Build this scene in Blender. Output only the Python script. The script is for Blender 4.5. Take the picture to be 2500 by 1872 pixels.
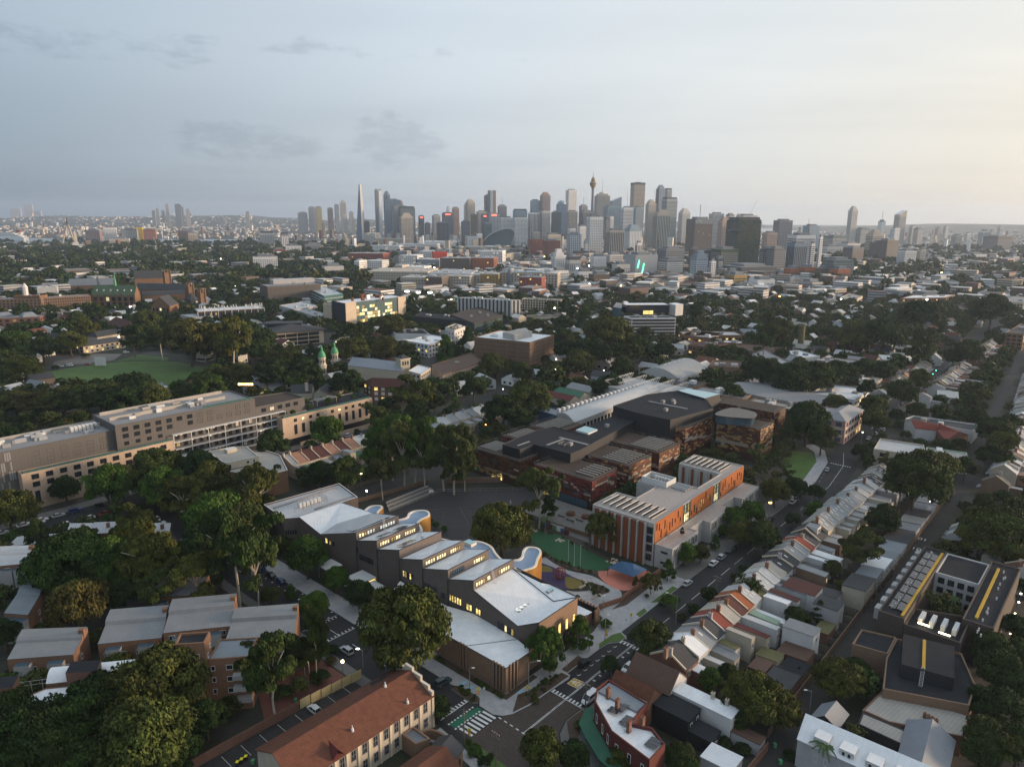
# Dusk aerial view over an inner-city school, terraces and campus towards a hazy city skyline (compact form; often used names first).
ka='white_trim';kb='cream_render';kc='round';kf='tw_mid';kg='tw_white';ki='white_render';kj='grey_metal_roof';kk='pale_metal_roof';kl='tw_dark';km='grey_trim';kn='tw_pale';ko='white_membrane';kp='bluegrey_roof';kq='charcoal_membrane';kr='broad';ks='grey_render';kt='glass_dark';ku='brown_brick';kv='bands';kx='charcoal_clad';ky='road_paint';kz='slate_roof';kA='beige_roof';kB='tw_brown';kC='tw_tan';kD='red_brick';kE='lit_warm';kF='tw_grey';kG='lamp_white';kH='dark_trim';kI='lamp_glow';kJ='bark_dark';kK='grid';kL='MULTIPLY';kM='orange_brick';kN='car_white';kO='shrub';kP='dark_red_roof';kQ='footpath_old';kR='tw_blue';kS='lit_dim';kT='gum';kU='glass_blue';kV='car_silver';kW='structure';kX='sandstone';kY='ShaderNodeTexNoise';kZ='glass_teal';Ka='B1';Kb='vert';Kc='lit_pale';Kd='white_roof';Ke='pale_stone';Kf='kerb_stone';Kg='brown_roof';Kh='strips';Ki='apartment block';Kj='stuff';Kk='sedan';Kl='tw_sky';Km='A3';Kn='wall';Ko='red_roof';Kp='green_dome';Kq='dark_brick';Kr='cream_trim';Ks='concrete';Kt='tw_teal';Ku='steel';Kv='cone';Kw='B2';Kx='ShaderNodeVectorMath';Ky='ShaderNodeCombineXYZ';Kz='moss_roof';KA='glass';KB='building';KC='A4';KD='MULTIPLY_ADD';KE='A2';KF='dark_grey_clad';KG='long';KI='A1';KJ='tw_red';KK='timber_pole';KL='sign_yellow';KM='lamp_orange';KN='tw_pink';KO='step';KP='roof';KQ='hatch';KR='asphalt';KS='brown_deck';KT='asphalt_worn';KU='terracotta_roof';KV='footpath';KW='dark_metal_roof';KX='B3';KY='roof_unit';ja='mulch';jb='maroon_roof';jc='Roughness';jd='weep';je='tw_gold';jf='leaf_mixed';jg='house';jh='green_roof';ji='tw_green';jj='skylight';jk='Position';jl='sail_blue';jm='rust_clad';jn='label';jo='solar_panel';jp='F3';jq='wagon';jr='brick';js='Scale';jt='Principled BSDF';ju='pale_brick';jv='hill_cover';jw='rib';jx='E1';jy='Detail';jz='C2';jA='tw_orange';jB='rust_roof';jC='pole';jD='pale_trim';jE='glass_sky';jF='dark';jG='car_black';jH='blind';jI='C1';jJ='yellow_paint';jK='school_brick';jL='olive_rubber';jM='green_render';jN='B4';jO='lamp_red';jP='verge';jQ='ShaderNodeSeparateXYZ';jR='ShaderNodeNewGeometry';jS='DIVIDE';jT='ShaderNodeObjectInfo';jU='seam';jV='redsign';jW='mast';jX='lawn';jY='gold_panel';jZ='clerestory_cladding';Ja='Base Color';Jb='white_lit_building';Jc='F1';Jd='D4';Je='C3';Jf='tw_yellow';Jg='tower';Jh='terracotta_render';Ji='spire';Jj='solar';Jk='window';Jl='post';Jm='orange_tile_roof';Jn='hall';Jo='glass_balustrade';Jp='van';Jq='lit_cool';Jr='car_blue';Js='F2'
import bpy,bmesh,math,random
import numpy as np
from mathutils import Vector
for o in list(bpy.data.objects):
 bpy.data.objects.remove(o)
SC=bpy.context.scene
COL=SC.collection
R=random.Random(11)
F_PX,CX,CY=1734.0,1250.0,936.0
CAM_H=112.0
_p,_r=math.radians(13.15),math.radians(0.32)
_f=np.array([0,math.cos(_p),-math.sin(_p)])
_rt=np.array([1.0,0,0]);_up=np.cross(_rt,_f)
_rt,_up=_rt*math.cos(_r)+_up*math.sin(_r),-_rt*math.sin(_r)+_up*math.cos(_r)
cd=bpy.data.cameras.new('camera')
cam=bpy.data.objects.new('camera',cd);COL.objects.link(cam)
from mathutils import Matrix
cam.matrix_world=Matrix(((_rt[0],_up[0],-_f[0],0),(_rt[1],_up[1],-_f[1],0),(_rt[2],_up[2],-_f[2],CAM_H),(0,0,0,1)))
cd.sensor_fit='HORIZONTAL';cd.sensor_width=36.0;cd.lens=F_PX/2500*36.0
cd.clip_start=1.0;cd.clip_end=60000.0
SC.camera=cam
SUN_EL,SUN_AZ=math.radians(7.0),math.radians(82.0)
SUN_DIR=Vector((math.sin(SUN_AZ)*math.cos(SUN_EL),math.cos(SUN_AZ)*math.cos(SUN_EL),math.sin(SUN_EL)))
world=bpy.data.worlds.new('World');SC.world=world;world.use_nodes=True
nt=world.node_tree;nt.nodes.clear()
def N(t,typ,**kw):
 n=t.nodes.new(typ)
 for k,v in kw.items():
  setattr(n,k,v)
 return n
def mn(t,op,a,b=None,clamp=False):
 n=N(t,'ShaderNodeMath',operation=op,use_clamp=False)
 for i,s in enumerate((a,b)):
  if s is None:continue
  if isinstance(s,(int,float)):n.inputs[i].default_value=s
  else:t.links.new(s,n.inputs[i])
 return n.outputs[0]
def ramp(t,fac,stops,interp='LINEAR'):
 n=N(t,'ShaderNodeValToRGB');n.color_ramp.interpolation=interp
 els=n.color_ramp.elements
 while len(els)<len(stops):els.new(0.5)
 for e,(p,c)in zip(els,stops):
  e.position=p;e.color=(c[0],c[1],c[2],1)
 t.links.new(fac,n.inputs[0]);return n.outputs[0]
def mixc(t,fac,a,b,blend='MIX'):
 n=N(t,'ShaderNodeMix',data_type='RGBA',blend_type=blend)
 for s,i in((fac,0),(a,6),(b,7)):
  if isinstance(s,(int,float)):n.inputs[i].default_value=s
  elif isinstance(s,tuple):n.inputs[i].default_value=(s[0],s[1],s[2],1)
  else:t.links.new(s,n.inputs[i])
 return n.outputs[2]
tc=N(nt,'ShaderNodeTexCoord')
sky=N(nt,'ShaderNodeTexSky',sky_type='NISHITA');sky.sun_disc=False
sky.sun_elevation=SUN_EL;sky.sun_rotation=SUN_AZ;sky.air_density=1.0;sky.dust_density=2.0;sky.ozone_density=1.5
bg1=N(nt,'ShaderNodeBackground');bg1.inputs[1].default_value=0.10
nt.links.new(sky.outputs[0],bg1.inputs[0])
sep=N(nt,jQ);nt.links.new(tc.outputs['Generated'],sep.inputs[0])
tow=mn(nt,'ADD',mn(nt,kL,sep.outputs[0],math.sin(SUN_AZ)),mn(nt,kL,sep.outputs[1],math.cos(SUN_AZ)))
hlen=mn(nt,'SQRT',mn(nt,'ADD',mn(nt,kL,sep.outputs[0],sep.outputs[0]),mn(nt,kL,sep.outputs[1],sep.outputs[1])))
az01=mn(nt,KD,mn(nt,jS,tow,hlen),0.5,True);az01.node.inputs[2].default_value=0.5
low=ramp(nt,az01,[(0.0,(.17,.215,.27)),(0.28,(.18,.23,.29)),(0.50,(.38,.42,.46)),(0.68,(.54,.55,.55)),(0.82,(.63,.575,.50)),(0.9,(.82,.68,.50)),(1.0,(1.15,.86,.55))])
mid=ramp(nt,az01,[(0.0,(.30,.37,.44)),(0.28,(.33,.40,.475)),(0.52,(.54,.60,.655)),(0.72,(.67,.69,.69)),(0.84,(.76,.73,.665)),(0.92,(.90,.82,.68)),(1.0,(1.05,.92,.72))])
top=ramp(nt,az01,[(0.0,(.34,.42,.50)),(0.28,(.44,.53,.61)),(0.6,(.60,.68,.745)),(0.8,(.70,.76,.80)),(1.0,(.78,.80,.80))])
el=mn(nt,'MAXIMUM',sep.outputs[2],0.0)
skyc=mixc(nt,ramp(nt,el,[(0.0,(0,0,0)),(0.09,(.55,.55,.55)),(0.20,(1,1,1))],'EASE'),low,mid)
skyc=mixc(nt,ramp(nt,el,[(0.14,(0,0,0)),(0.46,(1,1,1))],'EASE'),skyc,top)
den=mn(nt,'ADD',el,0.055)
cxy=N(nt,Ky)
nt.links.new(mn(nt,jS,sep.outputs[0],den),cxy.inputs[0])
nt.links.new(mn(nt,jS,sep.outputs[1],den),cxy.inputs[1])
nz=N(nt,kY);nz.inputs[js].default_value=0.33;nz.inputs[jy].default_value=7;nz.inputs[jc].default_value=.55;nz.inputs['Distortion'].default_value=.3
mp=N(nt,'ShaderNodeMapping');mp.inputs[js].default_value=(.55,1.5,1);mp.inputs['Location'].default_value=(3.1,5.2,0)
nt.links.new(cxy.outputs[0],mp.inputs[0]);nt.links.new(mp.outputs[0],nz.inputs[0])
streak=ramp(nt,nz.outputs[0],[(0.42,(0,0,0)),(0.72,(1,1,1))],'EASE')
skyc=mixc(nt,mn(nt,kL,streak,0.34),skyc,mixc(nt,1.0,skyc,(.72,.75,.80),kL))
phi=mn(nt,'ARCTAN2',sep.outputs[0],sep.outputs[1])
cv=N(nt,Ky);nt.links.new(mn(nt,kL,phi,16.0),cv.inputs[0]);nt.links.new(mn(nt,kL,sep.outputs[2],40.0),cv.inputs[1])
cn=N(nt,kY);cn.inputs[js].default_value=1.0;cn.inputs[jy].default_value=8;cn.inputs[jc].default_value=.68;nt.links.new(cv.outputs[0],cn.inputs[0])
bank=None
for(p0,e0,pw,ew,k0)in((-.345,.088,.10,.030,1.0),(-.160,.096,.075,.042,1.1),(-.62,.185,.30,.016,.55),(-.80,.26,.34,.022,.5),(-.30,.20,.25,.010,.4),(1.6,.14,.2,.04,.9),(2.6,.12,.25,.04,.9),(-1.6,.13,.22,.045,1.0),(-2.5,.17,.2,.04,.9)):
 dx=mn(nt,jS,mn(nt,'SUBTRACT',phi,p0),pw);dy=mn(nt,jS,mn(nt,'SUBTRACT',sep.outputs[2],e0),ew)
 m_=mn(nt,kL,mn(nt,'SUBTRACT',1.0,mn(nt,'ADD',mn(nt,kL,dx,dx),mn(nt,kL,dy,dy))),k0)
 bank=m_ if bank is None else mn(nt,'MAXIMUM',bank,m_)
bank=mn(nt,'MAXIMUM',bank,-1.0)
cl_=ramp(nt,mn(nt,'ADD',mn(nt,kL,bank,.20),cn.outputs[0]),[(.52,(0,0,0)),(.72,(1,1,1))],'EASE')
skyc=mixc(nt,mn(nt,kL,cl_,.45),skyc,mixc(nt,1.0,skyc,(.62,.63,.68),kL))
bg2=N(nt,'ShaderNodeBackground');bg2.inputs[1].default_value=1.0
nt.links.new(skyc,bg2.inputs[0])
mx=N(nt,'ShaderNodeMixShader');mx.inputs[0].default_value=0.88
nt.links.new(bg1.outputs[0],mx.inputs[1]);nt.links.new(bg2.outputs[0],mx.inputs[2])
wo=N(nt,'ShaderNodeOutputWorld');nt.links.new(mx.outputs[0],wo.inputs[0])
sl=bpy.data.lights.new('sun','SUN');sl.energy=5.0;sl.angle=math.radians(10);sl.color=(1.0,.72,.48)
so=bpy.data.objects.new('sun',sl);COL.objects.link(so);so.location=(800,100,400)
so.rotation_euler=(-SUN_DIR).to_track_quat('-Z','Y').to_euler()
SC.render.engine='CYCLES'
SC.view_settings.view_transform='Standard';SC.view_settings.look='None'
SC.view_settings.gamma=1.0;SC.view_settings.use_curve_mapping=False
SC.view_settings.exposure=0.45
cy=SC.cycles
cy.max_bounces=4;cy.diffuse_bounces=2;cy.glossy_bounces=2;cy.transmission_bounces=2;cy.volume_bounces=0
cy.caustics_reflective=False;cy.caustics_refractive=False;cy.use_denoising=True
cy.use_light_tree=True
CR=dict(A1=(0,420,2.602),A2=(820,420,4.254),A3=(1300,400,4.254),A4=(1780,480,3.072),B1=(0,660,3.456),B2=(580,640,3.456),B3=(1100,640,3.456),B4=(1680,700,2.698),C1=(0,900,3.456),C2=(480,900,3.456),C3=(1080,860,4.254),C4=(1560,860,4.254),D1=(600,1150,4.254),D2=(1000,1200,4.254),D3=(1000,1400,4.254),D4=(1400,1140,4.254),E1=(0,1280,2.797),E2=(500,1450,3.456),E3=(1060,1500,3.456),E4=(1640,1450,3.924),F1=(1920,1280,2.797),F2=(1650,1180,3.814),F3=(1950,850,3.313),Z=(0,0,1),G1=(1500,1250,5.3425),G2=(0,620,5.53),G3=(0,1340,3.1125),G4=(640,1550,4.424),G5=(1380,1580,4.424))
def px(c,x,y):
 a=CR[c];return a[0]+x/a[2],a[1]+y/a[2]
def ray(X,Y):
 return _rt*(X-CX)/F_PX-_up*(Y-CY)/F_PX+_f
def g(c,x,y,z=0.0):
 """ground position (world x, y) of a photo point known to lie at height z"""
 d=ray(*px(c,x,y));t=(z-CAM_H)/d[2]
 return(float(t*d[0]),float(t*d[1]))
def at_dist(c,x,y,dist):
 """world x and height of a photo point at a known distance ahead"""
 d=ray(*px(c,x,y));t=dist/d[1]
 return float(t*d[0]),float(CAM_H+t*d[2])
_a=math.radians(48.5);UX,UY=math.cos(_a),math.sin(_a)
OX,OY=-1.06,149.93
def W(u,v):
 return(OX+UX*u-UY*v,OY+UY*u+UX*v)
def UV(x,y):
 x-=OX;y-=OY
 return(x*UX+y*UY,-x*UY+y*UX)
GRID=_a
MATS={}
def mat(key,col=None,rough=.8,metal=0.,var=.18,scale=.35,pat=None,psize=1.0,pcol=None,pamt=.5,emit=None,estr=0.,alpha=None,spec=.3,objvar=0.,bump=0.,attr=None,fine=True):
 if key in MATS:return MATS[key]
 m=bpy.data.materials.new(key);m.use_nodes=True;t=m.node_tree
 b=t.nodes[jt]
 b.inputs[jc].default_value=rough;b.inputs['Metallic'].default_value=metal
 b.inputs['Specular IOR Level'].default_value=spec
 c=(col[0],col[1],col[2])
 geo=N(t,jR)
 out=None
 if attr:
  a=N(t,'ShaderNodeAttribute',attribute_name=attr);out=a.outputs['Color']
 if pat:
  cr=N(t,Kx,operation='CROSS_PRODUCT');cr.inputs[1].default_value=(0.0005,0.0004,1)
  t.links.new(geo.outputs['True Normal'],cr.inputs[0])
  nm=N(t,Kx,operation='NORMALIZE');t.links.new(cr.outputs[0],nm.inputs[0])
  d1=N(t,Kx,operation='DOT_PRODUCT');t.links.new(geo.outputs[jk],d1.inputs[0]);t.links.new(nm.outputs[0],d1.inputs[1])
  c2=N(t,Kx,operation='CROSS_PRODUCT');t.links.new(nm.outputs[0],c2.inputs[0]);t.links.new(geo.outputs['True Normal'],c2.inputs[1])
  d2=N(t,Kx,operation='DOT_PRODUCT');t.links.new(geo.outputs[jk],d2.inputs[0]);t.links.new(c2.outputs[0],d2.inputs[1])
  cb=N(t,Ky);t.links.new(d1.outputs['Value'],cb.inputs[0]);t.links.new(d2.outputs['Value'],cb.inputs[1])
  pc=pcol or tuple(x*.6 for x in c)
  base=out if out is not None else c
  if pat==jr:
   bt=N(t,'ShaderNodeTexBrick');bt.inputs[js].default_value=1.0/psize
   bt.inputs['Brick Width'].default_value=.9;bt.inputs['Row Height'].default_value=.3;bt.inputs['Mortar Size'].default_value=.03
   bt.inputs['Color1'].default_value=(*c,1);bt.inputs['Color2'].default_value=(*[x*.72 for x in c],1);bt.inputs['Mortar'].default_value=(*pc,1)
   t.links.new(cb.outputs[0],bt.inputs[0]);out=bt.outputs[0]
  else:
   sp=N(t,jQ);t.links.new(cb.outputs[0],sp.inputs[0])
   w=mn(t,'FRACT',mn(t,jS,sp.outputs[0 if pat in(jw,jU)else 1],psize))
   if pat==jU:
    k=mn(t,'LESS_THAN',w,.16)
   else:
    k=mn(t,KD,mn(t,'SINE',mn(t,kL,w,6.2832)),.5,None);k.node.inputs[2].default_value=.5
   out=mixc(t,mn(t,kL,k,pamt),base,pc)
 if out is None:
  rgb=N(t,'ShaderNodeRGB');rgb.outputs[0].default_value=(*c,1);out=rgb.outputs[0]
 if var>0:
  n1=N(t,kY);n1.inputs[js].default_value=scale;n1.inputs[jy].default_value=5;n1.inputs[jc].default_value=.65
  t.links.new(geo.outputs[jk],n1.inputs[0])
  k=mn(t,KD,n1.outputs[0],var*4,None);k.node.inputs[2].default_value=1-var*2
  if fine:
   n2=N(t,kY);n2.inputs[js].default_value=scale*9;n2.inputs[jy].default_value=3
   t.links.new(geo.outputs[jk],n2.inputs[0])
   k2=mn(t,KD,n2.outputs[0],var*2,None);k2.node.inputs[2].default_value=1-var
   k=mn(t,kL,k,k2)
  k=mn(t,'MAXIMUM',k,.25)
  cbn=N(t,Ky)
  for i in range(3):t.links.new(k,cbn.inputs[i])
  out=mixc(t,1.0,out,cbn.outputs[0],kL)
 if objvar>0:
  oi=N(t,jT);hs=N(t,'ShaderNodeHueSaturation')
  v=mn(t,KD,oi.outputs['Random'],objvar*2,None);v.node.inputs[2].default_value=1-objvar
  h=mn(t,KD,mn(t,'FRACT',mn(t,kL,oi.outputs['Random'],7.31)),.06*min(1,objvar*3),None);h.node.inputs[2].default_value=.5-.03*min(1,objvar*3)
  t.links.new(h,hs.inputs['Hue']);t.links.new(v,hs.inputs['Value']);t.links.new(out,hs.inputs['Color']);out=hs.outputs[0]
 t.links.new(out,b.inputs[Ja])
 if bump>0:
  n3=N(t,kY);n3.inputs[js].default_value=2.5;n3.inputs[jy].default_value=4
  t.links.new(geo.outputs[jk],n3.inputs[0])
  bp=N(t,'ShaderNodeBump');bp.inputs['Strength'].default_value=bump;bp.inputs['Distance'].default_value=.15
  t.links.new(n3.outputs[0],bp.inputs['Height']);t.links.new(bp.outputs[0],b.inputs['Normal'])
 if emit:
  b.inputs['Emission Color'].default_value=(*emit,1);b.inputs['Emission Strength'].default_value=estr
  if estr<2:
   ne=N(t,kY);ne.inputs[js].default_value=1.3;ne.inputs[jy].default_value=3;t.links.new(geo.outputs[jk],ne.inputs[0]);oe=N(t,jT)
   ke=ramp(t,ne.outputs[0],[(.36,(.18,.18,.18)),(.62,(1.35,1.35,1.35))]);k3=mn(t,KD,oe.outputs['Random'],.7,None);k3.node.inputs[2].default_value=.55
   t.links.new(mn(t,kL,mn(t,kL,ke,k3),estr),b.inputs['Emission Strength'])
 MATS[key]=m;return m
mat(jK,(.105,.082,.075),pat=jr,psize=.55,pcol=(.14,.12,.11),var=.10)
mat(ku,(.20,.125,.085),pat=jr,psize=.55,pcol=(.25,.18,.13),var=.10)
mat(jZ,(.15,.125,.115),pat=jw,psize=.6,pamt=.5,var=.08)
mat(kD,(.16,.068,.045),pat=jr,psize=.5,pcol=(.26,.18,.14),var=.14)
mat(kM,(.21,.105,.060),pat=jr,psize=.5,pcol=(.22,.16,.12),var=.14)
mat(ju,(.47,.34,.245),pat=jr,psize=.5,pcol=(.5,.42,.35),var=.10)
mat(Kq,(.09,.07,.06),pat=jr,psize=.5,var=.12)
mat(kX,(.165,.095,.055),var=.22,scale=.3)
mat(Ke,(.48,.40,.31),var=.14)
mat(kb,(.41,.365,.295),var=.12,objvar=.12)
mat(ki,(.50,.50,.50),var=.10,objvar=.10)
mat(ks,(.33,.33,.34),var=.12,objvar=.15)
mat('pink_render',(.42,.27,.25),var=.08)
mat(jM,(.36,.43,.36),var=.10)
mat(Jh,(.10,.027,.023),var=.14)
mat(Ks,(.36,.35,.34),var=.14,scale=.5)
mat(KF,(.105,.098,.095),pat=jU,psize=1.3,pamt=.25,var=.06)
mat(kx,(.022,.024,.029),var=.08,rough=.6)
mat('taupe_clad',(.125,.112,.10),var=.06)
mat('copper_panel',(.135,.046,.026),var=.25,objvar=.35,rough=.55)
mat(jY,(.34,.19,.075),var=.15,objvar=.25,rough=.55)
mat('pale_panel',(.30,.255,.21),var=.12,objvar=.15)
mat('orange_clad',(.31,.095,.024),var=.10,pat=jU,psize=1.2,pamt=.18,pcol=(.30,.10,.03))
mat(jm,(.17,.058,.026),var=.14)
mat('gold_batten',(.60,.34,.10),var=.12,pat=jw,psize=.5,pamt=.55,pcol=(.36,.19,.055))
mat(Kd,(.62,.64,.67),pat=jU,psize=1.1,pamt=.18,pcol=(.40,.42,.45),var=.10,rough=.55)
mat(ko,(.66,.68,.71),pat=jU,psize=1.1,pamt=.16,pcol=(.42,.44,.47),var=.13,rough=.6)
mat('blue_roof',(.20,.27,.38),var=.10,rough=.6)
mat(kj,(.21,.22,.235),pat=jw,psize=.8,pamt=.22,var=.12,rough=.5,objvar=.15)
mat(kk,(.36,.37,.39),pat=jw,psize=.8,pamt=.18,var=.12,rough=.5,objvar=.12)
mat(KW,(.032,.035,.042),pat=jw,psize=.8,pamt=.3,var=.10,rough=.55,objvar=.2)
mat(kp,(.17,.195,.225),pat=jw,psize=.8,pamt=.2,var=.12,rough=.5,objvar=.15)
mat(kz,(.045,.048,.054),pat='row',psize=.6,pamt=.35,var=.14,objvar=.15)
mat(KU,(.112,.042,.025),pat='row',psize=.75,pamt=.45,pcol=(.09,.035,.02),var=.30,scale=.8)
mat(Jm,(.24,.075,.03),pat='row',psize=.6,pamt=.3,var=.2)
mat(jb,(.10,.02,.02),pat=jw,psize=.8,pamt=.2,var=.12)
mat(kP,(.075,.026,.022),pat=jw,psize=.8,pamt=.3,var=.2)
mat(jB,(.22,.10,.065),pat=jw,psize=.7,pamt=.4,pcol=(.36,.26,.20),var=.30,scale=.7)
mat(Ko,(.19,.045,.032),pat=jw,psize=.8,pamt=.2,var=.14)
mat(jh,(.035,.12,.075),pat=jw,psize=.8,pamt=.2,var=.1)
mat('sage_roof',(.24,.32,.25),pat=jw,psize=.8,pamt=.2,var=.14)
mat('patina',(.075,.125,.070),pat='row',psize=1.0,pamt=.25,var=.25)
mat(Kp,(.075,.27,.13),var=.2,rough=.5)
mat('gravel_roof',(.33,.29,.27),var=.20,scale=1.2)
mat(kq,(.026,.028,.033),var=.16,rough=.9,spec=.1)
mat(KS,(.050,.034,.025),var=.2)
mat(kA,(.33,.31,.285),pat=jw,psize=.8,pamt=.25,var=.12)
mat(Kg,(.10,.06,.045),pat=jw,psize=1.0,pamt=.3,var=.14)
mat(Kz,(.12,.11,.05),var=.2)
mat(ka,(.55,.55,.55),var=.05)
mat(Kr,(.55,.48,.36),var=.08)
mat(kH,(.035,.037,.042),var=.05)
mat(km,(.22,.22,.23),var=.06)
mat(jD,(.62,.56,.48),var=.05)
mat(Ku,(.45,.46,.48),rough=.35,metal=.6,var=.05)
mat(kt,(.018,.022,.028),rough=.12,var=0,spec=.6)
mat(kU,(.05,.09,.125),rough=.10,var=.1,spec=.7)
mat(kZ,(.06,.13,.13),rough=.12,var=.1,spec=.7)
mat(jE,(.24,.42,.46),rough=.15,var=.05,spec=.6)
mat(kE,(.5,.38,.15),var=0,emit=(1.0,.72,.22),estr=1.0)
mat(Kc,(.5,.45,.25),var=0,emit=(1.0,.85,.48),estr=.9)
mat(kS,(.2,.16,.08),var=0,emit=(1.0,.68,.2),estr=.32)
mat(Jq,(.45,.5,.5),var=0,emit=(.9,.9,.8),estr=.45)
mat(kI,(1,.9,.6),var=0,emit=(1.0,.82,.45),estr=9)
mat(KM,(1,.6,.2),var=0,emit=(1.0,.5,.12),estr=8)
mat(kG,(1,1,1),var=0,emit=(1.0,.97,.85),estr=12)
mat(jO,(.5,.02,.02),var=0,emit=(1.0,.08,.04),estr=5)
mat('lamp_green',(.02,.5,.3),var=0,emit=(.1,1.0,.5),estr=5)
mat(Jj,(.020,.022,.030),rough=.25,var=.05,spec=.6,pat=jU,psize=1.0,pamt=.35,pcol=(.10,.11,.13))
mat(jH,(.62,.58,.50),var=.05)
mat(KR,(.021,.021,.0235),var=.30,scale=.16)
mat(KT,(.034,.032,.032),var=.28,scale=.2)
mat('brown_paver',(.075,.056,.048),pat=jr,psize=.8,var=.14)
mat(KV,(.30,.30,.31),var=.20,scale=.5)
mat(kQ,(.13,.125,.12),var=.16,scale=.5)
mat(Kf,(.34,.34,.34),var=.1)
mat(ky,(.58,.58,.57),var=.14,scale=2.0)
mat(jJ,(.40,.25,.03),var=.12)
mat('blue_paint',(.22,.42,.56),var=.1)
mat('green_paint',(.02,.12,.07),var=.1)
mat(ja,(.062,.042,.03),var=.3,scale=1.5)
mat(jX,(.062,.112,.024),var=.3,scale=.10)
mat('turf',(.022,.085,.035),var=.12,scale=.4)
mat('pitch',(.20,.16,.085),var=.2)
mat('brick_pave_red',(.14,.055,.042),var=.2)
mat('pink_rubber',(.46,.17,.125),var=.08)
mat('purple_rubber',(.045,.035,.09),var=.08)
mat(jL,(.15,.12,.03),var=.08)
mat('court_asphalt',(.040,.038,.041),var=.14)
mat('court_line',(.26,.12,.075),var=.05)
mat(jl,(.045,.10,.19),var=.08)
mat('bark_pale',(.42,.37,.30),var=.25,scale=1.5)
mat(kJ,(.085,.065,.05),var=.25)
mat('bark_grey',(.17,.145,.12),var=.25)
mat(KK,(.13,.11,.09),var=.2)
mat('paling',(.14,.12,.10),var=.2)
mat('water',(.10,.14,.18),rough=.12,var=.05,scale=.01)
mat('cream_panel',(.46,.38,.20),pat=jU,psize=.3,pamt=.15,var=.08)
mat('rock',(.42,.37,.30),var=.2)
def tag(o,label=None,cat=None,group=None,kind=None):
 if label:o[jn]=label
 if cat:o['category']=cat
 if group:o['group']=group
 if kind:o['kind']=kind
 return o
def new_mesh(name,verts,faces,mats,midx=None,smooth=False):
 me=bpy.data.meshes.new(name)
 me.from_pydata(verts,[],faces)
 for m in(mats if isinstance(mats,(list,tuple))else[mats]):
  me.materials.append(MATS[m]if isinstance(m,str)else m)
 if midx is not None:
  me.polygons.foreach_set('material_index',midx)
 if smooth:
  me.polygons.foreach_set('use_smooth',[True]*len(me.polygons))
 me.update();return me
def link(name,me,loc=(0,0,0),rz=0.0,parent=None):
 o=bpy.data.objects.new(name,me);COL.objects.link(o)
 o.location=loc
 if rz:o.rotation_euler=(0,0,rz)
 if parent is not None:o.parent=parent
 return o
FOOT=[]
class MB:
 """collects faces in world coordinates; build() makes them one mesh object"""
 def __init__(s):s.v=[];s.f=[];s.m=[];s.mats=[]
 def mi(s,m):
  if m not in s.mats:s.mats.append(m)
  return s.mats.index(m)
 def face(s,pts,m):
  b=len(s.v);s.v.extend(pts);s.f.append(tuple(range(b,b+len(pts))));s.m.append(s.mi(m))
 def prism(s,poly,z0,z1,m,cap=None,bottom=False):
  n=len(poly)
  for i in range(n):
   a,b=poly[i],poly[(i+1)%n]
   s.face([(a[0],a[1],z0),(b[0],b[1],z0),(b[0],b[1],z1),(a[0],a[1],z1)],m)
  if cap is not False:s.face([(p[0],p[1],z1)for p in poly],cap or m)
  if bottom:s.face([(p[0],p[1],z0)for p in reversed(poly)],m)
 def walls(s,poly,z0,ztops,m):
  n=len(poly)
  for i in range(n):
   a,b=poly[i],poly[(i+1)%n]
   s.face([(a[0],a[1],z0),(b[0],b[1],z0),(b[0],b[1],ztops[(i+1)%n]),(a[0],a[1],ztops[i])],m)
 def box(s,c,ux,sx,sy,z0,z1,m,cap=None):
  """box centred at c=(x,y), along unit vector ux, half sizes sx, sy"""
  vx=(-ux[1],ux[0])
  p=[(c[0]+ux[0]*a*sx+vx[0]*b*sy,c[1]+ux[1]*a*sx+vx[1]*b*sy)for a,b in((-1,-1),(1,-1),(1,1),(-1,1))]
  s.prism(p,z0,z1,m,cap,bottom=True)
 def bar(s,a,b,w,m,n=4):
  """thin bar between two 3-D points"""
  a,b=Vector(a),Vector(b);d=(b-a).normalized()
  q=Vector((0,0,1))if abs(d.z)<.9 else Vector((1,0,0))
  x=d.cross(q).normalized();y=d.cross(x)
  ra=[a+(x*math.cos(t)+y*math.sin(t))*w for t in[2*math.pi*(i+.5)/n for i in range(n)]]
  rb=[p+(b-a)for p in ra]
  for i in range(n):
   j=(i+1)%n
   s.face([tuple(ra[j]),tuple(ra[i]),tuple(rb[i]),tuple(rb[j])],m)
  s.face([tuple(p)for p in ra],m);s.face([tuple(p)for p in reversed(rb)],m)
 def lathe(s,c,prof,m,n=12):
  """profile [(r, z)] turned about the vertical at c"""
  for(r0,z0),(r1,z1)in zip(prof,prof[1:]):
   for i in range(n):
    a0,a1=2*math.pi*i/n,2*math.pi*(i+1)/n
    p=[(c[0]+r0*math.cos(a0),c[1]+r0*math.sin(a0),z0),(c[0]+r0*math.cos(a1),c[1]+r0*math.sin(a1),z0),(c[0]+r1*math.cos(a1),c[1]+r1*math.sin(a1),z1),(c[0]+r1*math.cos(a0),c[1]+r1*math.sin(a0),z1)]
    if r1<1e-3:p=p[:3]
    elif r0<1e-3:p=[p[0],p[2],p[3]]
    s.face(p,m)
 def build(s,name,parent=None,kind=None,smooth=False,origin=None):
  if not s.f:return None
  o=origin or(tuple(parent.matrix_basis.translation)if parent is not None else(0,0,0))
  if parent is not None and parent.parent is not None:
   q=parent.parent
   while q is not None:
    o=tuple(Vector(o)+q.matrix_basis.translation);q=q.parent
  me=new_mesh(name,[(x-o[0],y-o[1],z-o[2])for x,y,z in s.v],s.f,s.mats,s.m,smooth)
  ob=link(name,me,o if parent is None else(0,0,0),parent=parent)
  if kind:ob['kind']=kind
  return ob
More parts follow.
